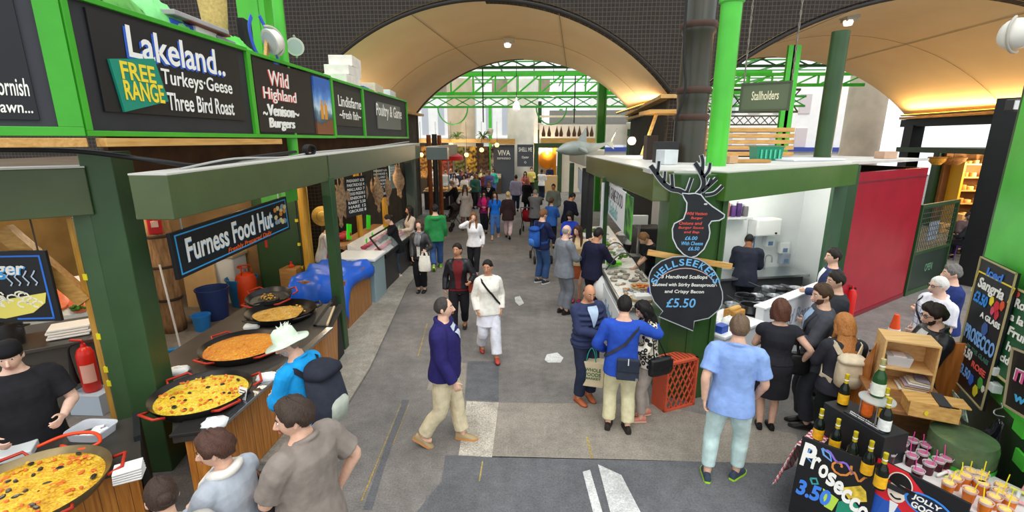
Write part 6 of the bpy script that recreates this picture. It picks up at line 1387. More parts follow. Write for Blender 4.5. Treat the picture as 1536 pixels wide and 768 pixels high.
# banner over seafood counter
B = Board((1.46, 8.75, 2.34), (-.035, -1, 0)); t = thing('shop_banner', 'long white banner with dark capitals and teal script under the glossy beam', 'banner', (1.46, 8.75, 2.0)); b = MB(); B.slab(b, -1.75, 1.5, -.34, .28, -.02, 0); b.build('banner_sheet', mat('#e6e8ec', .5), t)
B.text(t, 'EXMOOR GAME FOOD', -.1, .1, 2.7, .22, mat('#6a6a6e', .6), .01); B.text(t, 'and Salads', -.2, -.16, 1.9, .26, mat('#7fb8b4', .6), .01, .2)
for a0, a1, c_ in ((1.5, 2.1, '#5fae3a'), (-2.2, -1.75, '#a8b83a')): b = MB(); B.slab(b, a0, a1, -.34, .28, -.02, .002); b.build('photo_end', mat(c_, .5, 0, .5, 6, hex2='#2a3a44', contrast=.3), t)
B2 = Board((1.32, 13.6, 2.3), (-.05, -1, 0)); t = thing('shop_banner', 'pale banner with blue blotches on the next stall along', 'banner', (1.32, 13.6, 2.0)); b = MB(); B2.slab(b, -1.1, 1.1, -.3, .3, -.02, 0); b.build('banner_sheet', mat('#d8dde6', .5, 0, .2, 3, hex2='#8fb4d8', contrast=.6), t)
# ---- shellfish kitchen counter
K0 = V((2.56, 5.98, 0)); KL = 3.1
def kb(b, a0, a1, d0, d1, z0, z1, m=0): return b.prism([K0 + U38 * a0 - N38 * d0 + V((0, 0, z0)), K0 + U38 * a1 - N38 * d0 + V((0, 0, z0)), K0 + U38 * a1 - N38 * d1 + V((0, 0, z0)), K0 + U38 * a0 - N38 * d1 + V((0, 0, z0))], (0, 0, z1 - z0), m)
def kp(a, d, z): return K0 + U38 * a - N38 * d + V((0, 0, z))
t = thing('kitchen_counter', 'white fronted shellfish counter with pale blue script facing the crowd', 'counter', K0 + U38 * 1.5); b = MB(); kb(b, 0, 1.0, 0, .6, .0, .82); kb(b, 1.0, KL, 0, .12, 0, 1.02); b.build('front_panel', mat('#e3e6ea', .45, 0, .04, 3), t, bevel=.008); b = MB(); kb(b, -.02, 1.0, -.03, .62, .82, .86); kb(b, 1.0, KL + .02, -.02, .16, 1.02, 1.05); b.build('worktop', mat('#eef0f0', .35), t, bevel=.006); b = MB(); kb(b, 1.02, KL, .14, .75, .0, .86); b.build('stove_body', steel('#7c7e80', .35), t, bevel=.01)
text('Shellseekers', t, kp(.52, 0, .45), U38, (0, 0, 1), .8, .22, mat('#7f98c0', .6), .008, .25); text('Wild Boar', t, kp(2.0, 0, .72), U38, (0, 0, 1), 1.0, .24, mat('#9aa4bc', .6), .008, .25)
for i in range(10):
 a, dd = 1.15 + (i % 5) * .36, .28 + (i // 5) * .28; q = kp(a, dd, .87); r_ = .11 if i % 3 else .15; h_ = .06 if i % 2 else .13
 t = thing('saucepan', 'steel pan on the crowded stove of the shellfish kitchen', 'pan', q, 0, 'pans on the shellfish stove'); b = MB(); b.lathe([(r_ * .9, 0), (r_, .015), (r_, h_), (r_ * 1.04, h_), (r_ * .95, h_ - .01), (r_ * .88, .02), (.001, .02)], q, 18); b.build('pan_body', steel('#b4b6ba' if i % 3 else '#55565a', .3), t, smooth=True); an = rs.uniform(2.2, 4.2); u = V((math.cos(an), math.sin(an), 0)); b = MB(); b.tube([q + u * r_ + V((0, 0, h_ * .85)), q + u * (r_ + .2) + V((0, 0, h_ + .05))], .011, 6); b.build('handle', mat('#2c2c2e', .4), t)
q = kp(.75, .3, .86); t = thing('bread_basket', 'brown wicker basket of bread on the low end of the shellfish counter', 'basket', q); b = MB(); b.box(tuple(q + V((0, 0, .07))), (.26, .2, .14), R(38)); b.build('basket_body', mat('#b8843c', .8, 0, .3, 40, .5), t, bevel=.02); b = MB()
for i in range(5): b.ball(q + U38 * (-.08 + .04 * i) + V((0, 0, .15)), (.05, .045, .035), 8, 6)
tag(b.build('bread_rolls', mat('#d9a85a', .6), smooth='all'), 'bread rolls piled in the brown wicker basket', 'bread', kind='stuff')
for i, (a, dd) in enumerate(((.15, .2), (.3, .38), (.48, .22), (.2, .5))): q = kp(a, dd, .86); foam(('white wrapped tray at the low counter end beside the pillar', 'white wrapped tray next to the bread basket, back row', 'white napkin stack before the bread basket', 'white wrapped tray at the back of the low counter')[i], q.x, q.y, .86, (.2, .15, .09), .6)
q = kp(.12, .12, .86); b = MB(); b.box(tuple(q + V((0, 0, .05))), (.16, .12, .1), R(38)); tag(b.build('blue_carton', mat('#2f50b0', .5)), 'small blue carton at the low end of the shellfish counter', 'carton')
q = kp(2.7, .3, .87); b = MB(); b.box(tuple(q + V((0, 0, .04))), (.2, .14, .06), R(30)); tag(b.build('wooden_tray', CRATE), 'small wooden tray on the far end of the stove', 'tray')
# kitchen back bench, shelf, heater, dispensers
BD = (W[2] - W[1]).normalized(); BN = V((BD.y, -BD.x, 0))
def wp(a, d, z): return W[1] + BD * a + BN * d + V((0, 0, z))
t = thing('back_bench', 'steel back bench with sink behind the kitchen chef', 'bench', wp(1.1, .3, 0)); b = MB(); b.prism([wp(.05, .02, .86), wp(2.1, .02, .86), wp(2.1, .6, .86), wp(.05, .6, .86)], (0, 0, .04)); b.build('worktop', steel('#c3c8ca', .3), t); b = MB(); b.prism([wp(.1, .05, 0), wp(2.05, .05, 0), wp(2.05, .5, 0), wp(.1, .5, 0)], (0, 0, .86)); b.build('bench_body', mat('#4a4c50', .5), t)
b = MB(); b.tube(catmull([wp(1.5, .1, .9), wp(1.5, .1, 1.15), wp(1.5, .25, 1.2), wp(1.5, .28, 1.08)], 4), .015, 8); b.build('tap', steel(), t, smooth='all')
t = thing('wall_shelf', 'white wall shelf of jars above the kitchen chef', 'shelf', wp(.45, .15, 1.95)); b = MB(); b.prism([wp(.05, .0, 1.95), wp(.98, .0, 1.95), wp(.98, .26, 1.95), wp(.05, .26, 1.95)], (0, 0, .03)); b.build('shelf_board', mat('#d0d4d4', .4), t); b = MB()
for a in (.15, .85): b.prism([wp(a, 0, 1.95), wp(a + .02, 0, 1.95), wp(a + .02, .24, 1.95)][:3], (0, 0, -.02))
b.build('bracket', steel(), t)
for i, (a, c_, h_, nm, ct) in enumerate(((.12, '#3f7a3a', .2, 'jar', 'jar'), (.24, '#6a2a5a', .26, 'jar', 'jar'), (.36, '#7a3a7a', .24, 'jar', 'jar'), (.5, '#b8604a', .28, 'jar', 'jar'), (.64, '#5a3a7a', .22, 'jar', 'jar'), (.76, '#4a2f6a', .26, 'jar', 'jar'), (.9, '#6f6a72', .2, 'jar', 'jar'))):
 q = wp(a, .13, 1.98); t = thing('storage_jar', ('green jar at the start of the kitchen wall shelf', 'plum jar second on the kitchen wall shelf', 'purple jar third on the kitchen wall shelf', 'terracotta coloured jar in the middle of the wall shelf', 'violet jar after the terracotta one on the wall shelf', 'dark indigo jar next to last on the wall shelf', 'grey jar at the end of the kitchen wall shelf')[i], 'jar', q); b = MB(); b.lathe([(.05, 0), (.055, .01), (.055, h_ - .03), (.045, h_)], q, 14); b.build('jar_body', mat(c_, .4), t, smooth=True); b = MB(); b.lathe([(.048, h_), (.048, h_ + .03), (.001, h_ + .03)], q, 14); b.build('lid', mat('#d8d8d8', .4), t, smooth=True)
t = thing('water_heater', 'white water heater box on the kitchen wall', 'heater', wp(1.35, .15, 1.62)); b = MB(); b.prism([wp(1.08, .01, 1.6), wp(1.62, .01, 1.6), wp(1.62, .28, 1.6), wp(1.08, .28, 1.6)], (0, 0, .34)); b.build('heater_body', mat('#f0f2f2', .35), t, bevel=.03); b = MB(); b.tube([wp(1.2, .1, 1.0), wp(1.2, .1, 1.6)], .012, 6); b.build('pipe', mat('#4a7ab8', .4), t); b = MB(); b.lathe([(.02, 0), (.02, .02)], wp(1.5, .28, 1.66), 10, rot=M.Rotation(R(90), 3, 'X')); b.build('knob', BLK, t)
for a, z, lab, c_ in ((1.55, 1.35, 'white soap dispenser under the water heater', '#e4e8ea'), (1.9, 1.2, 'white towel dispenser by the kitchen corner', '#e9ecec'), (1.95, .98, 'small grey socket box by the kitchen corner', '#9fa8b8')):
 t = thing('wall_dispenser', lab, 'dispenser', wp(a, .06, z)); b = MB(); b.prism([wp(a - .1, .005, z), wp(a + .1, .005, z), wp(a + .1, .12, z), wp(a - .1, .12, z)], (0, 0, .22)); b.build('case', mat(c_, .35), t, bevel=.015); b = MB(); b.prism([wp(a - .05, .12, z + .03), wp(a + .05, .12, z + .03), wp(a + .05, .125, z + .03), wp(a - .05, .125, z + .03)], (0, 0, .08)); b.build('window_plate', mat('#6a88b0', .3), t)
# roof clutter right
for i in range(5):
 q = PY(1120, 222 - i * 6.3, 11.5); b = MB(); b.box((q.x, 11.5, 3.1 + i * .13), (1.7, .9, .09), .1); tag(b.build('timber_plank', PINE, bevel=.005), 'cream timber plank in the stack on the stall roof', 'plank', 'stacked planks on the stall roof')
q = PY(1148, 236, 9.2); t = thing('green_crate', 'small teal plastic crate on the stall roof below the hanging sign', 'crate', (q.x, 9.2, 3.03)); b = MB(); b.loft([[V((q.x + sx * .24 * k, 9.2 + sy * .17 * k, 3.03 + z)) for sx, sy in ((-1, -1), (1, -1), (1, 1), (-1, 1))] for k, z in ((.9, 0), (1, .26), (1.04, .26), (1.04, .24), (.96, .24), (.86, .01))]); b.build('crate_body', mat('#1f8a6a', .5), t); b = MB()
for i in range(5): b.box((q.x - .16 + i * .08, 9.02, 3.15), (.03, .01, .16))
b.build('side_slots', mat('#4fc09a', .5), t)
for px, py, y, s_, c_, rz, nm, lab in ((1200, 247, 9.3, (1.3, .8, .03), '#d9dfe6', .4, 'plastic_sheet', 'pale plastic sheet lying on the kitchen roof'), (998, 225, 8.2, (.34, .3, .34), '#2a2a2c', 0, 'speaker_box', 'black boxed unit on the roof left of the iron column'), (975, 228, 9.5, (.2, .3, .45), '#3a2c24', 0, 'wooden_box', 'dark brown box on the roof beside the black boxed unit'), (1110, 250, 8.2, (.9, .3, .05), '#b98a4a', .2, 'timber_offcut', 'brown timber offcut lying at the roof edge'), (1095, 252, 7.9, (.16, .14, .12), '#c9a07a', .3, 'cardboard_box', 'tiny cardboard box beside the bright green pole'), (1325, 252, 10.2, (.3, .24, .14), '#c9a48a', .2, 'cardboard_box', 'small pinkish box at the end of the stall roof'), (1000, 238, 7.6, (.22, .3, .22), '#cfd4d8', .2, 'plastic_tray', 'stack of pale trays on the roof behind the antlers')):
 q = PY(px, py, y); b = MB(); b.box((q.x, y, 3.035 + s_[2] / 2), s_, rz); tag(b.build(nm, mat(c_, .6, 0, .1, 6), bevel=.006), lab, 'sheet' if 'sheet' in nm else 'box' if 'box' in nm else 'timber' if 'timber' in nm else 'tray')
b = MB(); b.beam((3.3, 11.9, 3.1), (3.55, 10.6, 3.75), .08, .08); tag(b.build('timber_prop', DKW), 'dark timber prop leaning on the planks of the stall roof', 'timber')
b = MB(); b.box((3.3, 12.2, 4.05), (1.2, 1.2, .08)); struct(b.build('trim_timber_platform', PINE)); b = MB(); b.beam((2.6, 11.7, 3.05), (2.9, 11.8, 4.0), .06, .06); struct(b.build('trim_platform_brace', PINE))
# shark on the roof
q = PY(866, 226, 11.0); t = thing('shark_model', 'grey model shark lying on the stall roof above the seafood beam', 'model', (q.x, 11.0, 3.05)); SK_ = mat('#8f968f', .35, 0, .15, 4); b = MB(); P = [V((q.x + .75, 11.5, 3.34)), V((q.x + .55, 11.4, 3.27)), V((q.x + .25, 11.2, 3.22)), V((q.x - .05, 11, 3.22)), V((q.x - .3, 10.85, 3.2)), V((q.x - .48, 10.75, 3.17))]
PP, rr_ = chain(P, [.02, .06, .13, .16, .12, .02]); b.tube(PP, rr_, 16, round_=True); b.build('shark_body', SK_, t, smooth='all')
for nm, pts in (('dorsal_fin', [(-.02, 11.0, .1), (.22, 11.15, .1), (.2, 11.15, .42)]), ('tail_fin', [(.68, 11.45, .08), (.8, 11.5, .12), (.98, 11.6, .42), (.86, 11.55, .12), (.92, 11.6, -.06)]), ('pectoral_fin', [(-.02, 10.9, -.02), (.18, 11.02, -.02), (.2, 10.62, -.14)]), ('pectoral_fin', [(-.08, 11.1, -.02), (.1, 11.25, -.02), (.1, 11.6, -.12)])):
 b = MB(); ex = (-.015, .025, 0) if 'pec' not in nm else (0, 0, .03); b.prism([V((q.x + x, y, 3.25 + z)) for x, y, z in pts], ex); b.build(nm, SK_, t)
point('roof_lamp', (2.45, 11.6, 3.4), 25, WARM2); t = thing('bulkhead_lamp', 'glowing bulkhead lamp on the roof wall left of the iron column', 'lamp', (2.4, 12.0, 3.3)); b = MB(); b.ball((2.4, 12.0, 3.38), .10, 12, 8); b.build('lamp_glass', mat('#fff0c8', .3, emit=3), t, smooth='all'); b = MB(); b.box((2.4, 12.1, 3.38), (.2, .05, .2)); b.build('base', BLK, t)
# traffic cone, fire extinguisher by the red wall
q = G(1346, 472, .72); t = thing('traffic_cone', 'orange and white traffic cone behind the wooden crate', 'cone', (q.x, q.y, 0)); b = MB(); b.box((q.x, q.y, .02), (.38, .38, .04)); b.build('base', mat('#2a2a2a', .6), t, bevel=.01); b = MB(); b.lathe([(.15, .04), (.105, .28), (.07, .5), (.035, .72), (.001, .725)], (q.x, q.y, 0), 20); b.build('cone_body', mat('#f0541e', .45), t, smooth=True); b = MB(); b.lathe([(.112, .27), (.077, .49), (.072, .49)], (q.x, q.y, 0), 20, cap=False); b.build('white_band', mat('#f2f2f2', .4), t, smooth=True)
q = G(1254, 470, 0.1) + RN_ * .2; t = thing('fire_extinguisher', 'red fire extinguisher against the red wall behind the suited men', 'fire extinguisher', (q.x, q.y, .0)); b = MB(); b.lathe([(.08, .02), (.09, .05), (.09, .55), (.06, .64), (.025, .66), (.02, .72)], q + V((0, 0, -.1)), 16); b.build('cylinder_body', mat('#d4241e', .3), t, smooth=True); b = MB(); b.box((q.x, q.y, .66), (.12, .04, .05)); b.build('handle', BLK, t); b = MB(); b.box((q.x, q.y, .012), (.22, .22, .02)); b.build('foot_plate', BLK, t)
# spotlights upper right and upper left
def spot(lab, p, aim, r, pole=None, col='#e6e2d8'):
 p = V(p); d = (V(aim) - p).normalized(); q3 = d.to_track_quat('Z', 'Y').to_matrix()
 t = thing('spotlight', lab, 'spotlight', p); b = MB(); b.lathe([(.001, -.9 * r), (.3 * r, -.86 * r), (.8 * r, -.45 * r), (r, .1 * r), (r, .22 * r), (.88 * r, .24 * r), (.001, .1 * r)], p, 24, rot=q3); b.build('lamp_head', mat(col, .4), t, smooth=True)
 b = MB(); b.tube([p + q3 @ V((0, r * 1.15 * math.cos(a), .1 * r + 0 - r * 1.1 * math.sin(a))) for a in [R(180 * j / 10) for j in range(11)]], .018, 6); b.build('bracket', mat('#b8b4a8', .5), t, smooth='all')
 b = MB(); b.lathe([(.001, .26 * r), (.8 * r, .24 * r)], p, 20, rot=q3); b.build('lens', mat('#cfd2d0', .15), t)
 return t
q = PY(408, 62, 6.9); spot('large white round spotlight on the green pipe above the venison board', q, q + V((-.6, -1, -.5)), .17)
q = PY(443, 70, 8.2); spot('smaller white round spotlight right of the green pipe', q, q + V((.3, -1, -.3)), .14)
q = PY(1524, 52, 7); spot('white round spotlight at the upper right edge of the view', q, q + V((.9, .4, .5)), .2)
q = PY(1526, 158, 8); t = thing('floodlight', 'small black floodlight by the springing of the wide vault at the view edge', 'floodlight', q); b = MB(); b.box(tuple(q), (.34, .14, .18), .3); b.build('case', mat('#3a3a3c', .4), t, bevel=.02); b = MB(); b.box(tuple(q + V((-.02, -.075, -.0))), (.28, .01, .13), .3); b.build('lens', mat('#cfd2cf', .15), t)
# green steel column behind the fascia, upper left, and clutter on the fascia ledge
q = PY(390, 60, 7.6); b = MB(); b.box((q.x - .1, 7.6, 4.4), (.34, .10, 4)); b.box((q.x + .1, 7.75, 4.4), (.10, .4, 4)); tag(b.build('column_steel', paint('#4cb834', .35)), 'bright green steel column rising behind the venison board', 'column', kind='structure')
q = PY(421, 50, 7.3); b = MB(); b.lathe([(.075, 3), (.075, 8)], (q.x, 7.3, 0), 16); tag(b.build('downpipe', paint('#4fbf3a', .35), smooth=True), 'bright green pipe beside the steel column', 'pipe', kind='structure')
b = MB(); b.box((-4.0, 8.8, 4.42), (.7, 10.0, .04)); struct(b.build('trim_fascia_ledge', LTG))
def ledge(px, py, x=-3.78): return PXf(px, py, x)
LZ = 4.445
LB = {'x': -3.85}
def lbox(nm, lab, px, s_, c_, rz=.1, z=LZ, cat='box', x=-3.85):
 y = PXf(px, 120, x).y; b = MB(); b.box((x, y, z + s_[2] / 2), s_, rz); return tag(b.build(nm, mat(c_, .55, 0, .1, 6), bevel=.008), lab, cat), y
lbox('blue_tray', 'blue plastic tray under the pale lid on the fascia ledge', 262, (.36, .42, .15), '#2456c8', cat='tray')
lbox('wooden_block', 'pale wooden block between green sheet and blue tray', 232, (.3, .16, .09), '#b8ab84', cat='block')
lbox('white_box', 'white cardboard box next to the blue tray on the ledge', 298, (.34, .42, .16), '#e6e4e2'); lbox('printed_box', 'box with printed purple and red sides on the fascia ledge', 330, (.3, .42, .14), '#9a8fa6')
lbox('grey_tray', 'grey tray resting on top of the blue tray', 285, (.5, .95, .05), '#a8a4a4', .05, LZ + .17, 'tray'); lbox('red_tray', 'dull red tray under the grey lid', 300, (.44, .8, .03), '#a04a44', .1, LZ + .162, 'tray')
y = PXf(372, 40, -3.95).y; b = MB(); b.box((-4.0, y, LZ + .28), (.1, .3, .56), .2); tag(b.build('black_case', BLK, bevel=.01), 'upright black case in front of the green column', 'case')
b = MB(); Q = catmull([V((-3.75, y - .25, LZ + .55)), V((-3.7, y - .42, LZ + .35)), V((-3.68, y - .32, LZ + .05)), V((-3.62, y + .05, LZ - .0)), V((-3.7, y + .1, LZ + .3)), V((-3.75, y - .05, LZ + .6))], 5); b.ribbon(Q, V((1, 0, 0)), .06, .01); tag(b.build('blue_strap', mat('#2f55c8', .5), smooth=True), 'blue webbing strap hanging round the black case', 'strap')
b = MB(); b.beam((-3.68, y - .12, LZ + .05), (-3.72, y + .08, LZ + .42), .04, .09); tag(b.build('wood_offcut', PINEY), 'pale wood offcut inside the blue strap', 'timber')
for (px0, px1, lab, hh, c_) in ((140, 198, 'green crumpled sheet at the near end of the ledge', .3, '#57a53c'), (200, 262, 'mint green crumpled cloth draped over the fascia ledge', .34, '#7fd882'), (338, 356, 'small bunch of green plastic by the black case', .2, '#57c84a')):
 y0, y1 = PXf(px0, 60, -3.85).y, PXf(px1, 60, -3.85).y; rr = random.Random(px0); P = []
 for i in range(12):
  row = []
  for j in range(10):
   f = i / 11; g = j / 9; row.append((-3.62 - .45 * g, lerp(y0, y1, f) + rr.uniform(-.02, .02), LZ + hh * math.sin(math.pi * min(1, g * 1.1)) * (.6 + .4 * math.sin(f * 3.1)) + rr.uniform(-.03, .03) + .02 - (.08 if j == 0 and px0 == 200 else 0)))
  P.append(row)
 b = MB(); b.grid(P); o = b.build('plastic_sheet', mat(c_, .5, 0, .12, 8), smooth='all'); tag(o, lab, 'sheet'); md = o.modifiers.new('s', 'SOLIDIFY'); md.thickness = .005
y = PXf(310, 10, -4.0).y; b = MB(); b.lathe([(.1, 0), (.13, .05), (.15, .25), (.17, .5), (.15, .5), (.001, .1)], (-4.05, y + .2, LZ + .2), 16); tag(b.build('straw_basket', mat('#c9b06a', .7, 0, .2, 30), smooth=True), 'straw coloured basket standing behind the grey lid', 'basket')
y = PXf(405, 78, -3.8).y; b = MB(); b.prism([(-3.62, y - .6, LZ), (-3.62, y + .7, LZ), (-3.9, y + .7, LZ + .06), (-3.9, y - .6, LZ + .06)], (0, 0, .015)); tag(b.build('blue_sheet', mat('#5a86d8', .5)), 'folded light blue sheet at the foot of the green column', 'sheet')
for i, (px, s_, z) in enumerate(((512, (.5, .75, .2), 0), (516, (.48, .8, .18), .2), (520, (.46, .7, .2), .38))): lbox('polystyrene_box', ('lowest white polystyrene box stacked on the ledge over the photo panel', 'middle white polystyrene box stacked on the ledge', 'topmost white polystyrene box stacked on the ledge')[i], px, s_, '#e6e0d6', .05 * i, LZ + z)
lbox('cardboard_carton', 'cream carton beyond the polystyrene stack on the ledge', 552, (.5, .9, .2), '#d9cbb0'); lbox('cardboard_carton', 'pale blue-white carton farthest along the ledge', 575, (.45, .8, .18), '#d4d8d8'); lbox('blue_sheet_pack', 'flat blue pack between the stacked boxes and cream carton', 535, (.4, .5, .08), '#4a78c8', cat='pack')
# ------------------------------------------------------------------ prosecco stand, lower right
SU = V((.66, -.75, 0)).normalized(); SN = V((-.75, -.66, 0)).normalized(); SW = -SN
TZ = .76
def stp(px, py, z): return G(px, py, z)
F0 = stp(1205, 655, .88)
def fp(a, d, z): return V((F0.x, F0.y, 0)) + SU * a + SW * d + V((0, 0, z))
def sbox(b, a0, a1, d0, d1, z0, z1, m=0): return b.prism([fp(a0, d0, z0), fp(a1, d0, z0), fp(a1, d1, z0), fp(a0, d1, z0)], (0, 0, z1 - z0), m)
t = thing('drinks_table', 'black-topped trestle table of the prosecco stand', 'table', fp(.8, .5, 0)); b = MB(); b.prism([fp(-.02, .06, TZ - .04), fp(1.75, .06, TZ - .04), fp(1.75, .3, TZ - .04), fp(1.0, .95, TZ - .04), fp(-.02, .95, TZ - .04)], (0, 0, .04)); b.build('table_top', mat('#2a2a2c', .6), t)
for a in (.1, .95):
 for d_ in (.2, .85): b = MB(); sbox(b, a - .02, a + .02, d_ - .02, d_ + .02, 0, TZ - .04); b.build('leg', BLK, t)
m, nt, bs = new_mat('gingham'); tc = nt.nodes.new('ShaderNodeTexCoord'); mp = nt.nodes.new('ShaderNodeMapping'); mp.inputs['Rotation'].default_value = (0, 0, R(41)); ck = nt.nodes.new('ShaderNodeTexChecker'); ck.inputs['Scale'].default_value = 34; ck.inputs['Color1'].default_value = (*lin('#d23a4c'), 1); ck.inputs['Color2'].default_value = (*lin('#f4e6e4'), 1)
nt.links.new(tc.outputs['Object'], mp.inputs[0]); nt.links.new(mp.outputs[0], ck.inputs[0]); nt.links.new(ck.outputs[0], bs.inputs['Base Color'])
b = MB(); P = []
for i in range(10): P.append([fp(-.05 - .13 * (i / 9) + .015 * math.sin(j * 1.3) * (i / 9), .02 + j * .07 - .05 * (i / 9), TZ + .008 - .48 * (i / 9)) for j in range(14)])
b.grid(P); b.grid([[fp(a, d_, TZ + .006) for d_ in (.02, .93)] for a in (-.05, .1)]); o = b.build('tablecloth', m, smooth='all'); tag(o, 'red and white check cloth hanging at the left end of the drinks table', 'tablecloth'); md = o.modifiers.new('s', 'SOLIDIFY'); md.thickness = .004
# PROSECCO board
pTL, pTR = stp(1205, 655, .88), stp(1323, 698, .88); W_ = (pTR - pTL).length; pu = (pTR - pTL).normalized(); pv = (V((0, 0, 1)) + SW * .14).normalized(); H_ = .72
t = thing('chalk_board', 'black painted board reading Prosecco with swirls and a green glass', 'sign', (pTL + pTR) / 2 - V((0, 0, .7))); B = Board((pTL + pTR) / 2 - pv * H_ / 2, pu, pv); b = MB(); B.slab(b, -W_ / 2, W_ / 2, -H_ / 2, H_ / 2, -.025, 0); b.build('board', mat('#131316', .4), t, bevel=.003)
for k, s_ in enumerate('Prosecco'):
 a = -W_ * .37 + k * W_ * .112; c = H_ * (.30 - .06 * k)
 B.text(t, s_, a, c, W_ * (.20 if k == 0 else .12), H_ * (.30 if k == 0 else .17), CW, .03, .1, .008)
B.text(t, '3.50', -W_ * .22, -.09, W_ * .46, H_ * .2, mat('#3f7fe0', .6), .04, .15, .006)
b = MB(); SWL = [('#d8863a', [(.02 + (.012 + .007 * i) * math.cos(i * .62), .22 + (.012 + .007 * i) * math.sin(i * .62)) for i in range(12)]), ('#d8863a', [(.10 + .012 * i, .19 + .03 * math.sin(i * .9)) for i in range(10)]), ('#8a6ad0', [(-.10 + .02 * i, .31 - .008 * i + .02 * math.sin(i)) for i in range(12)]), ('#6fa0e0', [(-.22, .2), (-.20, .28), (-.16, .24), (-.17, .16), (-.22, .2)]), ('#6fa0e0', [(-.12, .32), (-.06, .30), (-.04, .24), (-.10, .27), (-.12, .32)]), ('#3a9a9a', [(-.16, .02), (-.12, .04), (-.10, .0), (-.14, -.02), (-.16, .02)])]
for i, (c_, pts) in enumerate(SWL): b = MB(); B.line(b, pts, .016, .002, .003); b.build('painted_swirl', mat(c_, .6), t)
b = MB(); B.shape(b, [(.06, .05), (.18, .13), (.22, .10), (.24, .02), (.14, -.04)], .002, .003); b.build('painted_bottle_foil', mat('#d8b83a', .6, 0, .4, 20), t); b = MB(); B.shape(b, [(-.06, -.02), (.06, -.06), (.03, -.18), (-.03, -.17)], .003, .003); b.build('painted_glass', mat('#b6d84a', .6), t); b = MB(); B.shape(b, [(.06, -.08), (.14, .0), (.2, -.06), (.22, -.25), (.05, -.25)], .002, .003); b.build('painted_bottle', mat('#1f8a6a', .6), t)
# JOLLY GOOD board
jTL, jTR = stp(1330, 690, .90), stp(1440, 745, .90); W_ = (jTR - jTL).length; ju = (jTR - jTL).normalized()
t = thing('chalk_board', 'red painted board of a man in a bowler hat saying Jolly Good', 'sign', (jTL + jTR) / 2 - V((0, 0, .7))); H_ = .6; B = Board((jTL + jTR) / 2 - pv * H_ / 2 - SW * .03, ju, pv); W_ *= 1.25; b = MB(); B.slab(b, -W_ / 2, W_ / 2, -H_ / 2, H_ / 2, -.025, 0); b.build('board', mat('#15151a', .45), t, bevel=.003)
def jshape(nm, pts, c_, off=.004): b = MB(); B.shape(b, pts, off, .003); return b.build(nm, mat(c_, .6), t)
def ell(cx, cy, rx, ry, a0=0, a1=360, n=18): return [(cx + rx * math.cos(R(a0 + (a1 - a0) * i / n)), cy + ry * math.sin(R(a0 + (a1 - a0) * i / n))) for i in range(n if a1 - a0 == 360 else n + 1)]
w2 = W_ / 2
jshape('painted_red_field', [(-w2, .3), (-w2 * .3, .3), (w2 * .95, .02), (w2 * .3, -.05), (-w2, .02)], '#d8222c', .001)
jshape('painted_blue_field', [(-w2, .02), (-w2 * .55, .0), (-w2 * .2, -.3), (-w2, -.3)], '#2458b8', .0015)
B = Board(B.c + pv * .055 - ju * .01, ju, pv)
jshape('painted_face', ell(-w2 * .36, .06, .062, .085), '#f0e2d0', .005); jshape('painted_coat', [(-w2 * .75, -.3), (-w2 * .6, -.06), (-w2 * .36, -.03), (-w2 * .12, -.08), (w2 * .05, -.3)], '#2a5ab8', .004); jshape('painted_shirt', [(-w2 * .46, -.03), (-w2 * .26, -.03), (-w2 * .36, -.2)], '#f0f0f0', .006)
jshape('painted_hat_crown', ell(-w2 * .34, .13, .072, .085, 0, 180), '#0e0e10', .007); b = MB(); B.line(b, [(-w2 * .34 - .105 + .21 * i / 8, .135 - .02 * math.sin(math.pi * i / 8) - .04 * i / 8 + .02) for i in range(9)], .026, .009, .003); b.build('painted_hat_brim', mat('#0e0e10', .6), t)
b = MB(); B.line(b, ell(-w2 * .34, .13, .078, .092, 0, 180), .007, .011, .003); b.build('painted_outline', mat('#e8e2d8', .6), t)
for a in (-.025, .025): b = MB(); B.shape(b, ell(-w2 * .36 + a, .085, .012, .008), .009, .003); b.build('painted_eye', mat('#15151a', .6), t)
b = MB(); B.line(b, [(-w2 * .36 - .035 + .07 * i / 6, .025 - .018 * math.sin(math.pi * i / 6)) for i in range(7)], .012, .009, .003); b.build('painted_smile', mat('#15151a', .6), t)
jshape('painted_bubble', ell(w2 * .32, .07, w2 * .52, .085), '#3a8ae0', .006); jshape('painted_bubble_inside', ell(w2 * .32, .07, w2 * .46, .072), '#12203a', .0075); B.text(t, 'JOLLY', w2 * .28, .095, w2 * .62, .05, CW, .03, .1, .012); B.text(t, 'GOOD', w2 * .30, .038, w2 * .62, .05, CW, .03, .1, .012)
jshape('painted_flag', [(-w2 * .1, -.12), (w2 * .3, -.16), (w2 * .3, -.3), (-w2 * .1, -.3)], '#c8283a', .005); jshape('painted_bottle', [(w2 * .4, -.06), (w2 * .7, -.1), (w2 * .66, -.3), (w2 * .38, -.3)], '#d8b04a', .005)
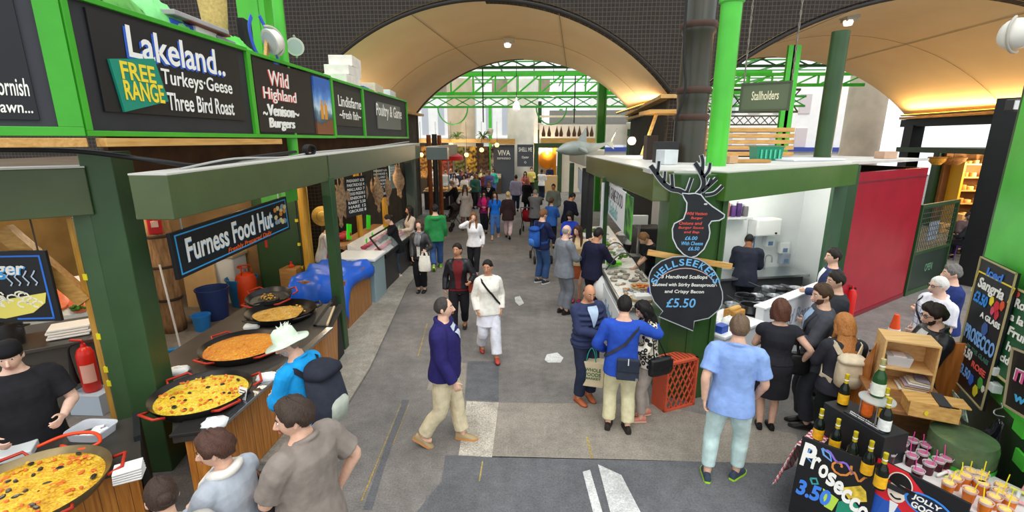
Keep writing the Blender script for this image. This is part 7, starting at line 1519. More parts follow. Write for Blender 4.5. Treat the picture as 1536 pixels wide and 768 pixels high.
# bottles
def bottle_mesh(glass, foil, lab, h=.31, r=.042):
 o = [('glass_body', glass, [(.001, 0), (r * .95, .0), (r, .01), (r, h * .48), (r * .85, h * .58), (r * .45, h * .70), (r * .36, h * .78), (r * .36, h * .80)]), ('foil', foil, [(r * .47, h * .66), (r * .40, h * .76), (r * .38, h * .93), (r * .42, h * .95), (r * .40, h), (.001, h)]), ('label_band', lab, [(r * 1.015, h * .06), (r * 1.02, h * .08), (r * 1.02, h * .36), (r * 1.015, h * .38)])]
 return o
def bottle(lab, p, glass='#101a12', foil='#d8c22a', lb='#f0b41e', h=.31, r=.042, grp=None):
 t = thing('prosecco_bottle', lab, 'bottle', p, 0, grp)
 for nm, c_, prof in bottle_mesh(glass, foil, lb, h, r):
  b = MB(); b.lathe(prof, (0, 0, 0), 18, cap=nm != 'label_band'); b.build(nm, mat(c_, .15 if nm == 'glass_body' else .4, .5 if nm == 'foil' else 0, .15 if nm != 'glass_body' else 0, 30), t, smooth=True, local=True)
 b = MB(); b.lathe([(r * .43, h * .80), (r * .46, h * .82), (r * .43, h * .84)], (0, 0, 0), 14, cap=False); b.build('foil_band', mat('#f4f0e0', .4), t, smooth=True, local=True)
 return t
first = None
for i, (px, py) in enumerate(((1234, 612), (1259, 627), (1285, 646), (1309, 660), (1330, 678))):
 q = stp(px, py, TZ + .32); lab = 'dark prosecco bottle with yellow label in the front row, ' + ('first at the cloth end', 'second from the cloth end', 'middle of the five', 'fourth from the cloth end', 'last beside the cups')[i]
 if first is None: first = bottle(lab, (q.x, q.y, TZ), grp='front row of prosecco bottles')
 else: dup(first, (q.x, q.y, TZ), None, lab)
# black box with bottles on top
bq = [stp(*p, TZ + .32) for p in ((1236, 603), (1328, 657))]; bu = (bq[1] - bq[0]).normalized(); bw = V((-bu.y, bu.x, 0)); bw = bw if bw.dot(SW) > 0 else -bw; L = (bq[1] - bq[0]).length
t = thing('display_box', 'black display box behind the front bottles with a small printed plaque', 'box', bq[0].lerp(bq[1], .5) - V((0, 0, .32))); b = MB(); b.prism([V((q.x, q.y, TZ + .0)) + w_ for q, w_ in ((bq[0], bw * .0), (bq[1], bw * .0), (bq[1], bw * .26), (bq[0], bw * .26))], (0, 0, .32)); b.build('box_body', mat('#1e1f22', .5, 0, .2, 6), t, bevel=.006)
b = MB(); c0 = bq[0].lerp(bq[1], .62) + bw * .05 + V((0, 0, .004)); b.prism([c0 - bu * .17 - bw * .03, c0 + bu * .17 - bw * .03, c0 + bu * .17 + bw * .04, c0 - bu * .17 + bw * .04], (0, 0, .006)); b.build('plaque', mat('#2c2f36', .5), t); text('Chilled Prosecco & Rose by the bottle', t, c0 + bw * .02 + V((0, 0, .007)), bu, bw, .3, .02, CW, .0); text('Please drink responsibly', t, c0 - bw * .01 + V((0, 0, .007)), bu, bw, .26, .018, CW, .0)
TB = TZ + .32
for a, d_, lab, gl, fo, lb, h, r in ((.14, .12, 'dark bottle with yellow label on the black box, nearest the cloth end', '#141a10', '#e0c020', '#f0b41e', .30, .042), (.48, .16, 'pink foiled rose bottle under the clear disc on the black box', '#c86a2a', '#d8a0b0', '#e8681e', .30, .040), (.86, .08, 'bottle with a large white label at the front of the black box', '#1a1d1a', '#d8c23a', '#e9ebe6', .30, .044), (.62, .24, 'dark bottle with gold foil behind the rose bottle', '#15180f', '#d8c020', '#e8b41e', .29, .040)):
 q = bq[0] + bu * (a * L) + bw * d_; bottle(lab, (q.x, q.y, TB), gl, fo, lb, h, r)
q = bq[0] + bu * (.62 * L) + bw * .14; t = thing('cake_stand', 'clear round acrylic disc held above the bottles on the black box', 'stand', (q.x, q.y, TB)); b = MB(); b.lathe([(.001, .2), (.13, .2), (.13, .21), (.001, .21)], (q.x, q.y, TB), 28); b.build('disc', mat('#cfd6d2', .1, alpha=.45), t, smooth=True)
for a in (0, 2.1, 4.2): b = MB(); b.tube([(q.x + .11 * math.cos(a), q.y + .11 * math.sin(a), TB), (q.x + .11 * math.cos(a), q.y + .11 * math.sin(a), TB + .2)], .006, 6); b.build('leg', steel(), t)
bottle('green champagne bottle standing on the clear disc above the others', (q.x + .02, q.y + .04, TB + .211), '#234a24', '#c9c088', '#dfe0d0', .34, .05)
# cups tray
def cp(px, py): return stp(px, py, TZ + .13)
t = thing('cup_tray', 'white ice tray of cups on a black stand at the table front', 'tray', stp(1400, 700, TZ)); c4 = [stp(*p, TZ + .05) for p in ((1302, 688), (1352, 648), (1560, 745), (1530, 800))]; b = MB(); b.prism([V((q.x, q.y, TZ)) for q in c4], (0, 0, .03)); b.build('tray_base', mat('#1c1c1e', .5), t); b = MB(); b.prism([V((q.x, q.y, TZ + .03)) for q in c4], (0, 0, .012)); b.build('paper_liner', mat('#e4dedc', .6, 0, .12, 12), t)
rk = random.Random(21); dark = [(1335, 680), (1346, 673), (1354, 665), (1369, 661), (1389, 668), (1368, 684), (1384, 680), (1394, 696), (1408, 691), (1377, 706), (1420, 688)]; amb = [(1423, 725), (1434, 718), (1449, 714), (1456, 707), (1473, 712), (1455, 736), (1475, 726), (1479, 754), (1492, 746), (1502, 729), (1499, 738), (1470, 721), (1516, 748), (1508, 765)]
protos = {}
def cup(kind, px, py, lab, grp):
 q = cp(px, py); loc = V((q.x, q.y, TZ + .043)); key = kind
 if key in protos:
  r = dup(protos[key], loc, rk.uniform(0, 6), lab); return r
 t = thing('drink_cup', lab, 'cup', loc, 0, grp); protos[key] = t; c_ = ('#4a1426', '#d2701c')[kind]
 b = MB(); b.lathe([(.001, 0), (.033, 0), (.041, .088), (.001, .088)], (0, 0, 0), 18); b.build('drink', mat(c_, .2), t, smooth=True, local=True)
 b = MB(); b.lathe([(.0415, .080), (.0445, .098), (.046, .101), (.044, .102), (.042, .090)], (0, 0, 0), 18, cap=False); b.build('plastic_cup', mat('#f4ecea', .1, alpha=.55), t, smooth=True, local=True)
 b = MB(); b.lathe([(.001, .092), (.032, .092), (.034, .095), (.032, .099), (.001, .099)], (0, .002, 0), 16); b.lathe([(.031, .0925), (.0345, .0955), (.031, .0995)], (0, .002, 0), 16, 1, cap=False); b.build('fruit_slice', [mat('#f0c878' if kind else '#b86a8a', .4, 0, .2, 60), mat('#e8a030' if kind else '#d8a0b8', .4)], t, smooth=True, local=True)
 b = MB(); b.tube([(.014, 0, .03), (.034, .008, .19)], .0035, 6); b.build('straw', mat('#f0e02a' if kind else '#e84a9a', .4), t, local=True)
 return t
for p in dark: cup(0, *p, 'dark red fruit drink in a clear cup with fruit and pink straw', 'dark red drinks on the cup tray')
for p in amb: cup(1, *p, 'amber fruit drink in a clear cup with citrus and yellow straw', 'amber drinks on the cup tray')
for i in range(9):
 q = cp(1420 + rk.uniform(-10, 12) + i * 3, 700 + rk.uniform(-3, 3) + i * 1.6) if i < 5 else cp(1500 + i * 5, 770 - i * 6); b = MB(); a = rk.uniform(0, 3); u = V((math.cos(a), math.sin(a), .1)) * .06; z = V((0, 0, -.06)); b.tube([q + z - u, q + z + u], .012, 8, round_=True); tag(b.build('wrapped_straw', mat(('#f0ece8', '#d8e06a', '#e8a0a8')[i % 3], .5), smooth=True), 'paper wrapped sweet stick lying between the two groups of cups', 'stick', 'wrapped sticks on the cup tray')
b = MB(); c4b = [V((q.x, q.y, 0)) for q in c4]; b.prism([c4b[0] - SW * .0, c4b[3], c4b[3] + SW * .04, c4b[0] + SW * .04], (0, 0, TZ)); tag(b.build('table_skirt', mat('#1d1d20', .7)), 'black skirt panel hanging below the cup tray', 'panel')
# hassock-like wrapped cheese drum
q = stp(1446, 652, TZ + .27); t = thing('wrapped_drum', 'large dark green drum wrapped in shiny plastic behind the cups', 'drum', (q.x, q.y, TZ)); b = MB(); rg = []
for k, z in ((.93, 0), (1, .02), (1.01, .1), (1.0, .22), (.96, .262), (.6, .274), (.1, .272)): rg.append([(q.x + .225 * k * math.cos(a) * (1 + .012 * math.sin(9 * a + z * 40)), q.y + .225 * k * math.sin(a) * (1 + .012 * math.sin(7 * a)), TZ + z) for a in [2 * math.pi * j / 40 for j in range(40)]])
b.loft(rg); b.build('drum_body', mat('#566b4a', .16, 0, .3, 4, .6, 10), t, smooth=True); b = MB(); b.lathe([(.231, .015), (.234, .05), (.23, .075)], (q.x, q.y, TZ), 40, cap=False); b.build('green_band', mat('#3fae3a', .4), t, smooth=True)
# wooden crate shelf and wine box
CF = PY(1329, 509, 4.28); CG = RP(1416, 513, (0, 4.12, 0), (0.0, 1, 0)); CG.z = CF.z; cu = (CG - CF); cu.z = 0; CWd = cu.length; cu.normalize(); cn = V((cu.y, -cu.x, 0)); cb = PY(1319, 580, 4.28).z; CH = CF.z - cb
t = thing('wooden_crate', 'open-fronted pine crate on its side with one shelf full of papers', 'crate', (CF.x, CF.y, cb))
def cpnt(a, d_, z): return V((CF.x, CF.y, cb)) + cu * a - cn * d_ + V((0, 0, z))
def cbox(a0, a1, d0, d1, z0, z1): b = MB(); b.prism([cpnt(a0, d0, z0), cpnt(a1, d0, z0), cpnt(a1, d1, z0), cpnt(a0, d1, z0)], (0, 0, z1 - z0)); return b
T_ = .018; DD = .30
for nm, a in (('bottom_board', (0, CWd, 0, DD, 0, T_)), ('top_board', (0, CWd, 0, DD, CH - T_, CH)), ('side_board', (0, T_, 0, DD, T_, CH - T_)), ('side_board', (CWd - T_, CWd, 0, DD, T_, CH - T_)), ('back_board', (T_, CWd - T_, DD - T_, DD, T_, CH - T_)), ('shelf', (T_, CWd - T_, .01, DD - T_, CH * .40, CH * .40 + T_))): cbox(*a).build(nm, CRATE, t, bevel=.002)
b = MB(); b.prism([cpnt(-.1, -.45, -.03), cpnt(CWd + .08, -.42, -.03), cpnt(CWd + .08, DD + .1, -.03), cpnt(-.1, DD + .1, -.03)], (0, 0, .03)); b.prism([cpnt(0, -.1, -cb), cpnt(CWd, -.1, -cb), cpnt(CWd, DD, -cb), cpnt(0, DD, -cb)], (0, 0, cb - .03)); tag(b.build('wooden_bench', wood('#9a6a3c', '#7c5230', 'x')), 'brown wooden bench carrying the pine crate', 'bench')
t = thing('plastic_punnet', 'clear plastic punnet on the upper shelf of the pine crate', 'punnet', cpnt(.14, .12, CH * .44)); z0 = CH * .40 + T_; b = MB(); b.loft([[cpnt(.15 + .1 * k * sx, .12 + .07 * k * sy, z0 + z) for sx, sy in ((-1, -1), (1, -1), (1, 1), (-1, 1))] for k, z in ((.85, .001), (1, .09), (1, .1), (.9, .1))]); b.build('punnet_body', mat('#d8d4d4', .2, alpha=.8), t); b = MB(); b.prism([cpnt(.1, .06, z0 + .1), cpnt(.2, .06, z0 + .1), cpnt(.2, .18, z0 + .1), cpnt(.1, .18, z0 + .1)], (0, 0, .006)); b.build('lid', mat('#ecdcd8', .3), t)
for i in range(6):
 a = .07 + rk.uniform(0, .1) + .03 * i; b = MB(); z_ = T_ + .004 + .018 * i; b.prism([cpnt(a, -.02 + .01 * i, z_), cpnt(min(a + .2, CWd - .03), -.03, z_ + .008), cpnt(min(a + .2, CWd - .03), .16, z_ + .012), cpnt(a, .16, z_ + .004)], (0, 0, .009)); tag(b.build('paper_pad', mat(('#e6e0d6', '#c9a878', '#b8a0a8', '#efece6', '#d8c8a8', '#8a8088')[i], .7)), ('white paper pad at the bottom of the crate pile', 'brown paper pad above the lowest in the crate', 'mauve paper pad in the middle of the crate pile', 'white sheet pad fourth in the crate pile', 'tan paper pad near the top of the crate pile', 'grey paper pad topmost in the crate pile')[i], 'paper')
wq = stp(1395, 612, cb + .06); t = thing('wine_box', 'open pine wine box with raised flaps and a black strip across', 'box', (wq.x, wq.y, cb));
def wb(a, d_, z): return V((wq.x, wq.y, cb + .002)) + cu * a - cn * d_ + V((0, 0, z))
def wbx(a0, a1, d0, d1, z0, z1, nm, m=PINE): b = MB(); b.prism([wb(a0, d0, z0), wb(a1, d0, z0), wb(a1, d1, z0), wb(a0, d1, z0)], (0, 0, z1 - z0)); b.build(nm, m, t, bevel=.002)
wbx(-.17, .17, -.10, -.09, 0, .13, 'front_board'); wbx(-.17, .17, .10, .11, 0, .13, 'back_board'); wbx(-.17, -.16, -.09, .10, 0, .13, 'side_board'); wbx(.16, .17, -.09, .10, 0, .13, 'side_board'); wbx(-.16, .16, -.09, .10, 0, .01, 'bottom_board'); wbx(-.19, .02, -.10, .11, .13, .142, 'lid_board'); wbx(.1, .24, -.07, .11, .132, .145, 'lid_board'); wbx(.02, .1, -.12, .12, .146, .156, 'black_strip', mat('#2a2c30', .4))
b = MB(); b.lathe([(.02, 0), (.02, .004)], wb(-.05, -.101, .05), 12, rot=M.Rotation(R(90), 3, 'X')); b.build('yellow_stamp', mat('#e8d02a', .5), t)
# orange panels either side of the crate
for lab, A, Bq, h0, h1, m in (('orange varnished sloping panel between ginger-haired woman and bottles', (1262, 560), (1292, 515), .55, 1.5, ORW), ('orange varnished panel behind the right side of the pine crate', (1400, 600), (1442, 560), .2, 1.42, ORW)):
 pass
a_, c_ = PY(1264, 605, 4.72), PY(1302, 580, 4.40); b = MB(); b.prism([(a_.x, a_.y, .35), (c_.x, c_.y, .35), (c_.x, c_.y, PY(1300, 515, 4.40).z), (a_.x, a_.y, PY(1264, 578, 4.72).z)], (.03, .03, 0)); tag(b.build('folding_screen', ORW, bevel=.004), 'orange varnished sloping panel between the ginger-haired woman and the bottles', 'panel')
a_, c_ = PY(1398, 560, 4.66), PY(1446, 560, 4.52); b = MB(); b.prism([(a_.x, a_.y, .3), (c_.x, c_.y, .3), (c_.x, c_.y, PY(1440, 517, 4.52).z), (a_.x, a_.y, PY(1398, 512, 4.66).z)], (.01, .04, 0)); tag(b.build('folding_screen', ORW, bevel=.004), 'orange varnished panel behind the right side of the pine crate', 'panel')
# Sangria board and its neighbours on the green wall
KU = V((-.38, -.925, 0)).normalized(); KN = V((-.925, .38, 0)).normalized(); KW = -KN; SB0 = V((4.35, 4.63, 0)); GW = SB0 + KW * .12
sc4 = [RP(*p, SB0, KN) for p in ((1475, 386), (1531, 412), (1470, 613), (1426, 564))]
t = thing('chalk_board', 'tall black board reading Sangria and Prosecco hung on the bright green wall', 'sign', sc4[3]); c_ = (sc4[0] + sc4[1] + sc4[2] + sc4[3]) / 4; hv = ((sc4[0] - sc4[3]) + (sc4[1] - sc4[2])) / 2; hu = ((sc4[1] - sc4[0]) + (sc4[2] - sc4[3])) / 2; B = Board(c_, hu, hv); w2, h2 = hu.length / 2, hv.length / 2
b = MB(); B.slab(b, -w2, w2, -h2, h2, -.02, 0); b.build('board', mat('#17181c', .4), t); b = MB()
for a0, a1, b0, b1 in ((-w2, w2, h2 - .012, h2), (-w2, w2, -h2, -h2 + .012), (-w2, -w2 + .012, -h2, h2), (w2 - .012, w2, -h2, h2)): B.slab(b, a0, a1, b0, b1, 0, .012)
b.build('frame', mat('#b8a878', .6), t)
for s_, a, c2, w, h, m_, sh in (('Iced', -.02, .84, .9, .10, mat('#3f7fe0', .6), .1), ('Sangria', -.05, .62, 1.45, .17, CW, .2), ('£3.50', -.45, .42, .8, .14, mat('#2f8ae0', .6), .1), ('A GLASS', .3, .22, 1.1, .07, CW, 0), ('PROSECCO', .0, -.14, 1.75, .18, mat('#7fb0e8', .6), 0), ('BY THE GLASS', .1, -.34, 1.3, .06, mat('#3f6a5a', .6), 0), ('£5.50', -.5, -.44, .7, .13, CW, .1), ('ROSE', .35, -.52, .8, .08, CR, 0), ('£3.50', -.4, -.72, .8, .13, mat('#7fb0f0', .6), .1)): B.text(t, s_, a * w2, c2 * h2, w * w2, h * h2 * 1.2, m_, .03, sh, .006)
b = MB(); B.line(b, [(-1.08 * w2, .44 * h2), (-.9 * w2, .78 * h2), (1.08 * w2, .80 * h2), (.9 * w2, .58 * h2)], .014, .003, .003); b.build('painted_border', CY, t)
for a, c2, cl, rr in ((.15, .48, '#f0d82a', .04), (.45, .44, '#d82a3a', .05), (.7, .5, '#e0542a', .04), (.55, .34, '#c8283a', .04), (.3, .36, '#d84a6a', .035), (.15, .05, '#3a5a9a', .06), (.1, -.75, '#3a6ad0', .05), (.45, -.84, '#e8d22a', .05), (.6, -.68, '#4aa03a', .05), (.8, -.72, '#e6e2d0', .03)): b = MB(); B.shape(b, [(a * w2 + rr * math.cos(k), c2 * h2 + rr * 1.2 * math.sin(k * 1.0)) for k in range(0, 6)], .003, .003); b.build('painted_fruit', mat(cl, .6), t)
# the green wall and the dark wall below
g0 = RP(1497, 300, GW, KN); b = MB(); q0_ = V((g0.x, g0.y, 0)); b.prism([q0_ + V((0, 0, 1.08)), q0_ + KU * 2.2 + V((0, 0, 1.08)), q0_ + KU * 2.2 + V((0, 0, 3.9)), q0_ + V((0, 0, 3.9))], KW * .06); struct(b.build('wall_green_kiosk', paint('#56c846', .4, .12)))
b = MB(); b.prism([q0_ - KU * .55 + V((0, 0, 0)), q0_ + KU * 2.2, q0_ + KU * 2.2 + V((0, 0, 1.08)), q0_ - KU * .55 + V((0, 0, 1.08))], KW * .06); struct(b.build('wall_kiosk_base', paint('#2f4a2c', .4)))
b = MB(); b.prism([q0_ - KN * .0 + V((0, 0, 0)), q0_ + KW * .5, q0_ + KW * .5 + V((0, 0, 3.9)), q0_ + V((0, 0, 3.9))], KU * -.04); struct(b.build('wall_kiosk_side', paint('#35502f', .4)))
def wallboard(lab, pxs, off, lines, m, frame=None):
 p4 = [RP(*p, GW + KN * off, KN) for p in pxs]; c_ = sum(p4, V()) / 4; hu = ((p4[1] - p4[0]) + (p4[2] - p4[3])) / 2; hv = ((p4[0] - p4[3]) + (p4[1] - p4[2])) / 2; B = Board(c_, hu, hv); w2, h2 = hu.length / 2, hv.length / 2; t = thing('chalk_board', lab, 'sign', c_ - V((0, 0, h2))); b = MB(); B.slab(b, -w2, w2, -h2, h2, -.02, 0); b.build('board', m, t, bevel=.002)
 if frame:
  b = MB();
  for a0, a1, b0, b1 in ((-w2, w2, h2 - .015, h2), (-w2, w2, -h2, -h2 + .015), (-w2, -w2 + .015, -h2, h2)): B.slab(b, a0, a1, b0, b1, 0, .012)
  b.build('frame', frame, t)
 for s_, a, c2, w, h, m_ in lines: B.text(t, s_, a * w2, c2 * h2, w * w2, h * h2, m_, .03, .1, .006)
 return t, B
wallboard('dark green board of white handwriting behind the Sangria board', ((1508, 425), (1560, 450), (1545, 600), (1494, 560)), .08, [('Rose', 0, .7, 1.0, .2, CW), ('a la', -.2, .38, .8, .18, CW), ('Fruit', .1, .08, 1.2, .2, CW), ('hot', 0, -.25, .8, .2, CW), ('cider', -.1, -.55, 1.0, .18, CW), ('●', -.5, .88, .3, .14, CR)], mat('#1f5a34', .5), mat('#c9b884', .6))
wallboard('black board with pink and blue capitals at the lower view edge', ((1524, 520), (1600, 555), (1580, 650), (1502, 608)), .16, [('ITALY', .1, .2, 1.7, .4, CW), ('ITALY', .13, .17, 1.7, .4, mat('#e85a9a', .6)), ('wine', 0, -.5, 1.2, .3, mat('#4ab0e0', .6))], mat('#141416', .4), mat('#b0a080', .6))
for px, py in ((1501, 556), (1500, 582)):
 q = RP(px, py, GW + KN * .05, KN); b = MB(); b.prism([q + KU * sx * .055 + V((0, 0, sz)) for sx, sz in ((-1, -.04), (1, -.04), (1, .04), (-1, .04))], KN * .07); tag(b.build('napkin_box', mat('#d4d8d6', .4), bevel=.008), 'white box holder on the green wall beside the Sangria board, ' + ('upper one' if py < 570 else 'lower one'), 'box')
t = thing('small_print', 'small framed green print standing beside the wine box', 'print', stp(1448, 640, cb)); p4 = [RP(*p, SB0 + KN * .06, KN) for p in ((1430, 585), (1447, 606), (1453, 634), (1436, 622))]; b = MB(); b.prism(p4, KN * .01); b.build('print_sheet', mat('#dfe6d6', .5, 0, .3, 20, hex2='#5a8a5a', contrast=.3), t)
q = RP(1500, 612, GW + KN * .06, KN); t = thing('metal_hook', 'bent steel hook on the dark kiosk base', 'hook', q); b = MB(); b.tube(catmull([q + V((0, 0, .05)), q + KU * .03 + V((0, 0, .02)), q + KN * .03 + V((0, 0, -.03)), q + KU * .05 + KN * .04 + V((0, 0, -.05)), q + KU * .1 + V((0, 0, -.03))], 4), .006, 6); b.build('hook_wire', steel(), t, smooth='all')
for i, (px, py, w, h) in enumerate(((1533, 640, .16, .14), (1533, 690, .16, .12))): q = RP(px, py, GW + KN * .04, KN); b = MB(); b.prism([q + KU * sx * w / 2 + V((0, 0, sz * h / 2)) for sx, sz in ((-1, -1), (1, -1), (1, 1), (-1, 1))], KN * .02); tag(b.build('green_plaque', paint('#4fd03a', .35)), ('upper' if i == 0 else 'lower') + ' bright green plaque at the view edge on the kiosk base', 'plaque')
# black bin-bag plastic
q = stp(1510, 690, TZ + .1); b = MB(); P = []
for i in range(14):
 row = []
 for j in range(12): f, g = i / 13, j / 11; p = RP(1502, 630, GW + KN * .06, KN); row.append(p + KU * (g - .5) * (.12 + .6 * f) + V((0, 0, -.8 * f)) + KN * (.12 * f + .05 * math.sin(g * 14 + f * 3) * f + rk.uniform(-.012, .012)))
 P.append(row)
b.grid(P); o = b.build('plastic_bag', mat('#1d1f24', .18, 0, .2, 5, .3, 10), smooth='all'); tag(o, 'shiny black plastic bag hanging from the steel hook', 'bag'); md = o.modifiers.new('s', 'SOLIDIFY'); md.thickness = .004
# ------------------------------------------------------------------ people
def J(c, **k): return dict(m=fabric(c), **k)
def at(px, py, z=0): q = G(px, py, z); return (q.x, q.y)
ST = ((-.10, -.02, -6), (.10, .02, 8)); WK = ((-.09, -.24, -3, .07, 35), (.09, .22, 3)); WK2 = ((-.09, .22, -3), (.09, -.24, 3, .07, 35)); NR = ((-.07, 0, -4), (.07, .02, 4))
JE = '#3a5a8c'
# centre of the street
person('man in navy zip jacket and cream chinos striding across the pale paving patch', at(672, 664), -92, 1.76, 'm', 1.12, 'l', ('thin', '#4a4440', '#2c2826'), [J('#2a2560', hem=.86, off=.026, name='jacket', collar=.026, inner=fabric('#c4ccda'), vdepth=1.3, vwidth=.4)], dict(m=fabric('#d8caa8'), kind='trousers'), ('#a8906a', '#c88a50'), ('stride_b', 'stride_f'), ((-.09, .16, -3), (.09, -.26, 3, .05, 30)), (8, -4, 0))
c = person('woman in cream hooded jacket and white kurta walking behind the navy-jacketed man', at(734, 536), 196, 1.62, 'f', 1.02, 'm', ('tail', '#1c1614'), [J('#eeeadf', hem=.82, off=.028, name='jacket', hood=True), ], dict(m=fabric('#dfe0ea'), kind='wide'), ('#b4443a', '#7a2a24'), ('pocket', 'pocket'), WK2, (-25, 6, 0), wear=[crossbody('#2a2624', -1)])
b_ = c; mb = MB(); rg = [[b_['S'](((.178 + .006 * k) * math.sin(q) * (1 + .04 * math.sin(5 * q)), -.01 + (.135 + .006 * k) * math.cos(q), .92 - .06 * k)) for q in [2 * math.pi * j / 44 for j in range(44)]] for k in range(6)]; mb.loft(rg, cap=False); mb.build('kurta', fabric('#e2e3ee'), c['root'], smooth='all', local=True)
c = person('woman in maroon top and black leather jacket with a brown shoulder bag', at(690, 500), 186, 1.66, 'f', 1, 'm', ('tail', '#221814'), [J('#6e2226', hem=.88, off=.012), dict(m=mat('#1d1c20', .35, 0, .15, 12, .2), hem=.92, off=.026, name='leather_jacket', inner=fabric('#6e2226'), vdepth=.93, vwidth=.34, vmin=.16)], dict(m=fabric('#1e1d22'), kind='slim'), '#191818', ('bent', 'down'), WK, (-20, 0, 0))
shoulder_bag(c, 'red-brown leather shoulder bag at the hip of the maroon-topped woman', '#9a3f2a', -1, .98, (.30, .22, .11))
person('woman in white blouse and black trousers talking on a phone', at(712, 414), 176, 1.64, 'f', 1, 'l', ('long', '#6a4428', '#8a5c38'), [J('#eceaea', hem=.84, off=.022, flare=.14)], dict(m=fabric('#202024'), kind='slim'), '#191818', ('down', 'ear'), WK2, (10, 0, 0))
person('man in hooded green jacket and blue jeans seen from behind', at(656, 404), 12, 1.74, 'm', 1.05, 'l', ('short', '#1d1715'), [J('#2f8a4c', hem=.80, off=.03, name='jacket', hood=True)], dict(m=fabric(JE)), ('#5fc832', '#d8f060'), ('pocket', 'stride_f'), WK)
c = person('woman in black leather jacket and grey scarf holding a pale carrier bag', at(633, 438), 176, 1.66, 'f', 1, 'l', ('bob', '#4a362a'), [dict(m=mat('#2a2a2c', .4, 0, .15, 12, .2), hem=.84, off=.026, name='leather_jacket', inner=fabric('#d4d0c8'), vdepth=.85, vwidth=.25, vmin=.10)], dict(m=fabric('#1b1b1f'), kind='slim'), '#141414', ('bent', 'low'), NR, (5, -10, 0), wear=[scarf('#7a7a7c')])
carrier_bag(c, 0, 'pale cream carrier bag held by the scarfed woman', '#e9e6da', (.26, .34, .12))
c = person('woman in black dress and jeans leaning to the meat counter with a white bag', at(598, 416), 120, 1.64, 'f', 1.03, 'l', ('bun', '#2a1e1a'), [J('#1b1b1e', hem=.72, off=.018, name='dress', flare=.12)], dict(m=fabric('#3f4a58'), kind='slim'), ('#d8c8b8', '#b0a090'), ('reach', 'bent'), NR, (-8, 10, 0), 12)
carrier_bag(c, 1, 'white carrier bag of the woman at the meat counter', '#ecebea', (.30, .34, .14))
person('dark-haired person half hidden between the two women at the meat stall', at(619, 400), 130, 1.68, 'f', 1, 'm', ('long', '#1d1614'), [J('#c9b9a8', hem=.84, off=.02)], dict(m=fabric('#2a2a30'), kind='slim'), '#222222', ('front', 'down'), NR)
person('meat stall server in white tunic, red apron and grey cap', (-4.62, 9.95), -60, 1.68, 'm', 1.05, 'l', ('crop', '#5a4a3a'), [J('#e6e4e0', hem=.84, off=.02, sleeve='short')], dict(m=fabric('#3a3a40')), '#222222', ('reach', 'front'), NR, (0, 18, 0), 14, wear=[apron('#c8383a'), cap('#8a8c92')])
# far street, left to right
t = person('woman in long grey coat with dark hat and long hair walking to the camera', at(699, 344), 182, 1.70, 'f', 1, 'l', ('long', '#2a1c18'), [J('#bdb4ac', hem=.52, off=.03, name='coat', flare=.18)], dict(m=fabric('#7a5a50'), kind='slim'), '#6a4a40', ('down', 'bent'), WK, wear=[hat('#5a524c', .05, .06)])
person('person in black coat bending over a pushchair behind the grey-coated woman', at(686, 330), 100, 1.70, 'm', 1, 'l', ('short', '#8a7a6a'), [J('#17181c', hem=.72, off=.03, name='coat')], dict(m=fabric('#1e1e22')), '#111111', ('reach', 'reach'), WK, (0, 10, 0), 12)
person('long-haired woman in magenta top and purple jacket looking at her phone', at(727, 350), 182, 1.62, 'f', 1, 'l', ('long', '#241812'), [J('#e02a78', hem=.88, off=.014), J('#7a2a56', hem=.82, off=.028, name='jacket', inner=fabric('#e8307e'), vdepth=.84, vwidth=.36, vmin=.22)], dict(m=fabric('#20222a'), kind='slim'), '#222222', ('front', 'front'), NR, (0, 18, 0))
person('grey-haired man in black jumper with white collar behind the magenta-topped woman', at(734, 334), 176, 1.76, 'm', 1.08, 'm', ('crop', '#6a625a'), [J('#16161c', hem=.84, off=.024, inner=fabric('#e4e2e0'), vdepth=1.3, vwidth=.4)], dict(m=fabric('#2a2c34')), '#1a1a1a', ('down', 'down'), WK2)
person('woman in bright blue T-shirt and blue jeans walking to the camera', at(743, 358), 178, 1.66, 'f', .98, 'l', ('long', '#3a2418'), [J('#1f74e0', hem=.92, off=.014, sleeve='short')], dict(m=fabric('#4a74b4'), kind='slim'), ('#d8a890', '#c89880'), ('down', 'down'), WK)
person('blonde person in dark brown coat and pale pink trousers seen from behind', at(762, 358), -4, 1.66, 'f', 1, 'l', ('bun', '#d8b878', '#e8d098'), [J('#3c2c2c', hem=.70, off=.026, name='coat')], dict(m=fabric('#e4c4c8'), kind='slim'), '#1c1818', ('down', 'down'), WK2)
person('person in teal jacket and jeans standing by the tall grey shop board', (PY(741, 270, 29.2).x, 29.2), 150, 1.70, 'f', 1, 'l', ('bob', '#3a2a22'), [J('#3fae9c', hem=.84, off=.026, name='jacket')], dict(m=fabric('#4a70a8'), kind='slim'), '#222222', ('down', 'front'), ST)
person('woman in black dress with bare legs walking away among the far crowd', at(716, 303), 10, 1.66, 'f', 1, 'l', ('bob', '#1e1614'), [J('#1c1e24', hem=.56, off=.02, name='dress', sleeve='long')], None, '#222222', ('down', 'front'), WK)
person('man in lavender shirt and dark jeans walking away toward the banner', at(774, 318), 4, 1.78, 'm', 1.06, 'm', ('crop', '#1a1412'), [J('#b4b4d8', hem=.80, off=.024)], dict(m=fabric('#27324a')), '#222222', ('down', 'down'), WK)
person('red-haired woman in black coat before the round column', at(790, 322), -20, 1.66, 'f', 1.15, 'l', ('bob', '#a85a4a', '#c87a60'), [J('#17171a', hem=.62, off=.03, name='coat')], dict(m=fabric('#232328'), kind='slim'), '#1a1a1a', ('front', 'front'), ST)
person('man in white shirt with a dark bag reaching into the orange kiosk', at(812, 300), -20, 1.76, 'm', 1, 'd', ('crop', '#141010'), [J('#f0f0ee', hem=.82, off=.022)], dict(m=fabric('#27303f')), '#1a1a1a', ('reach', 'front'), ST)
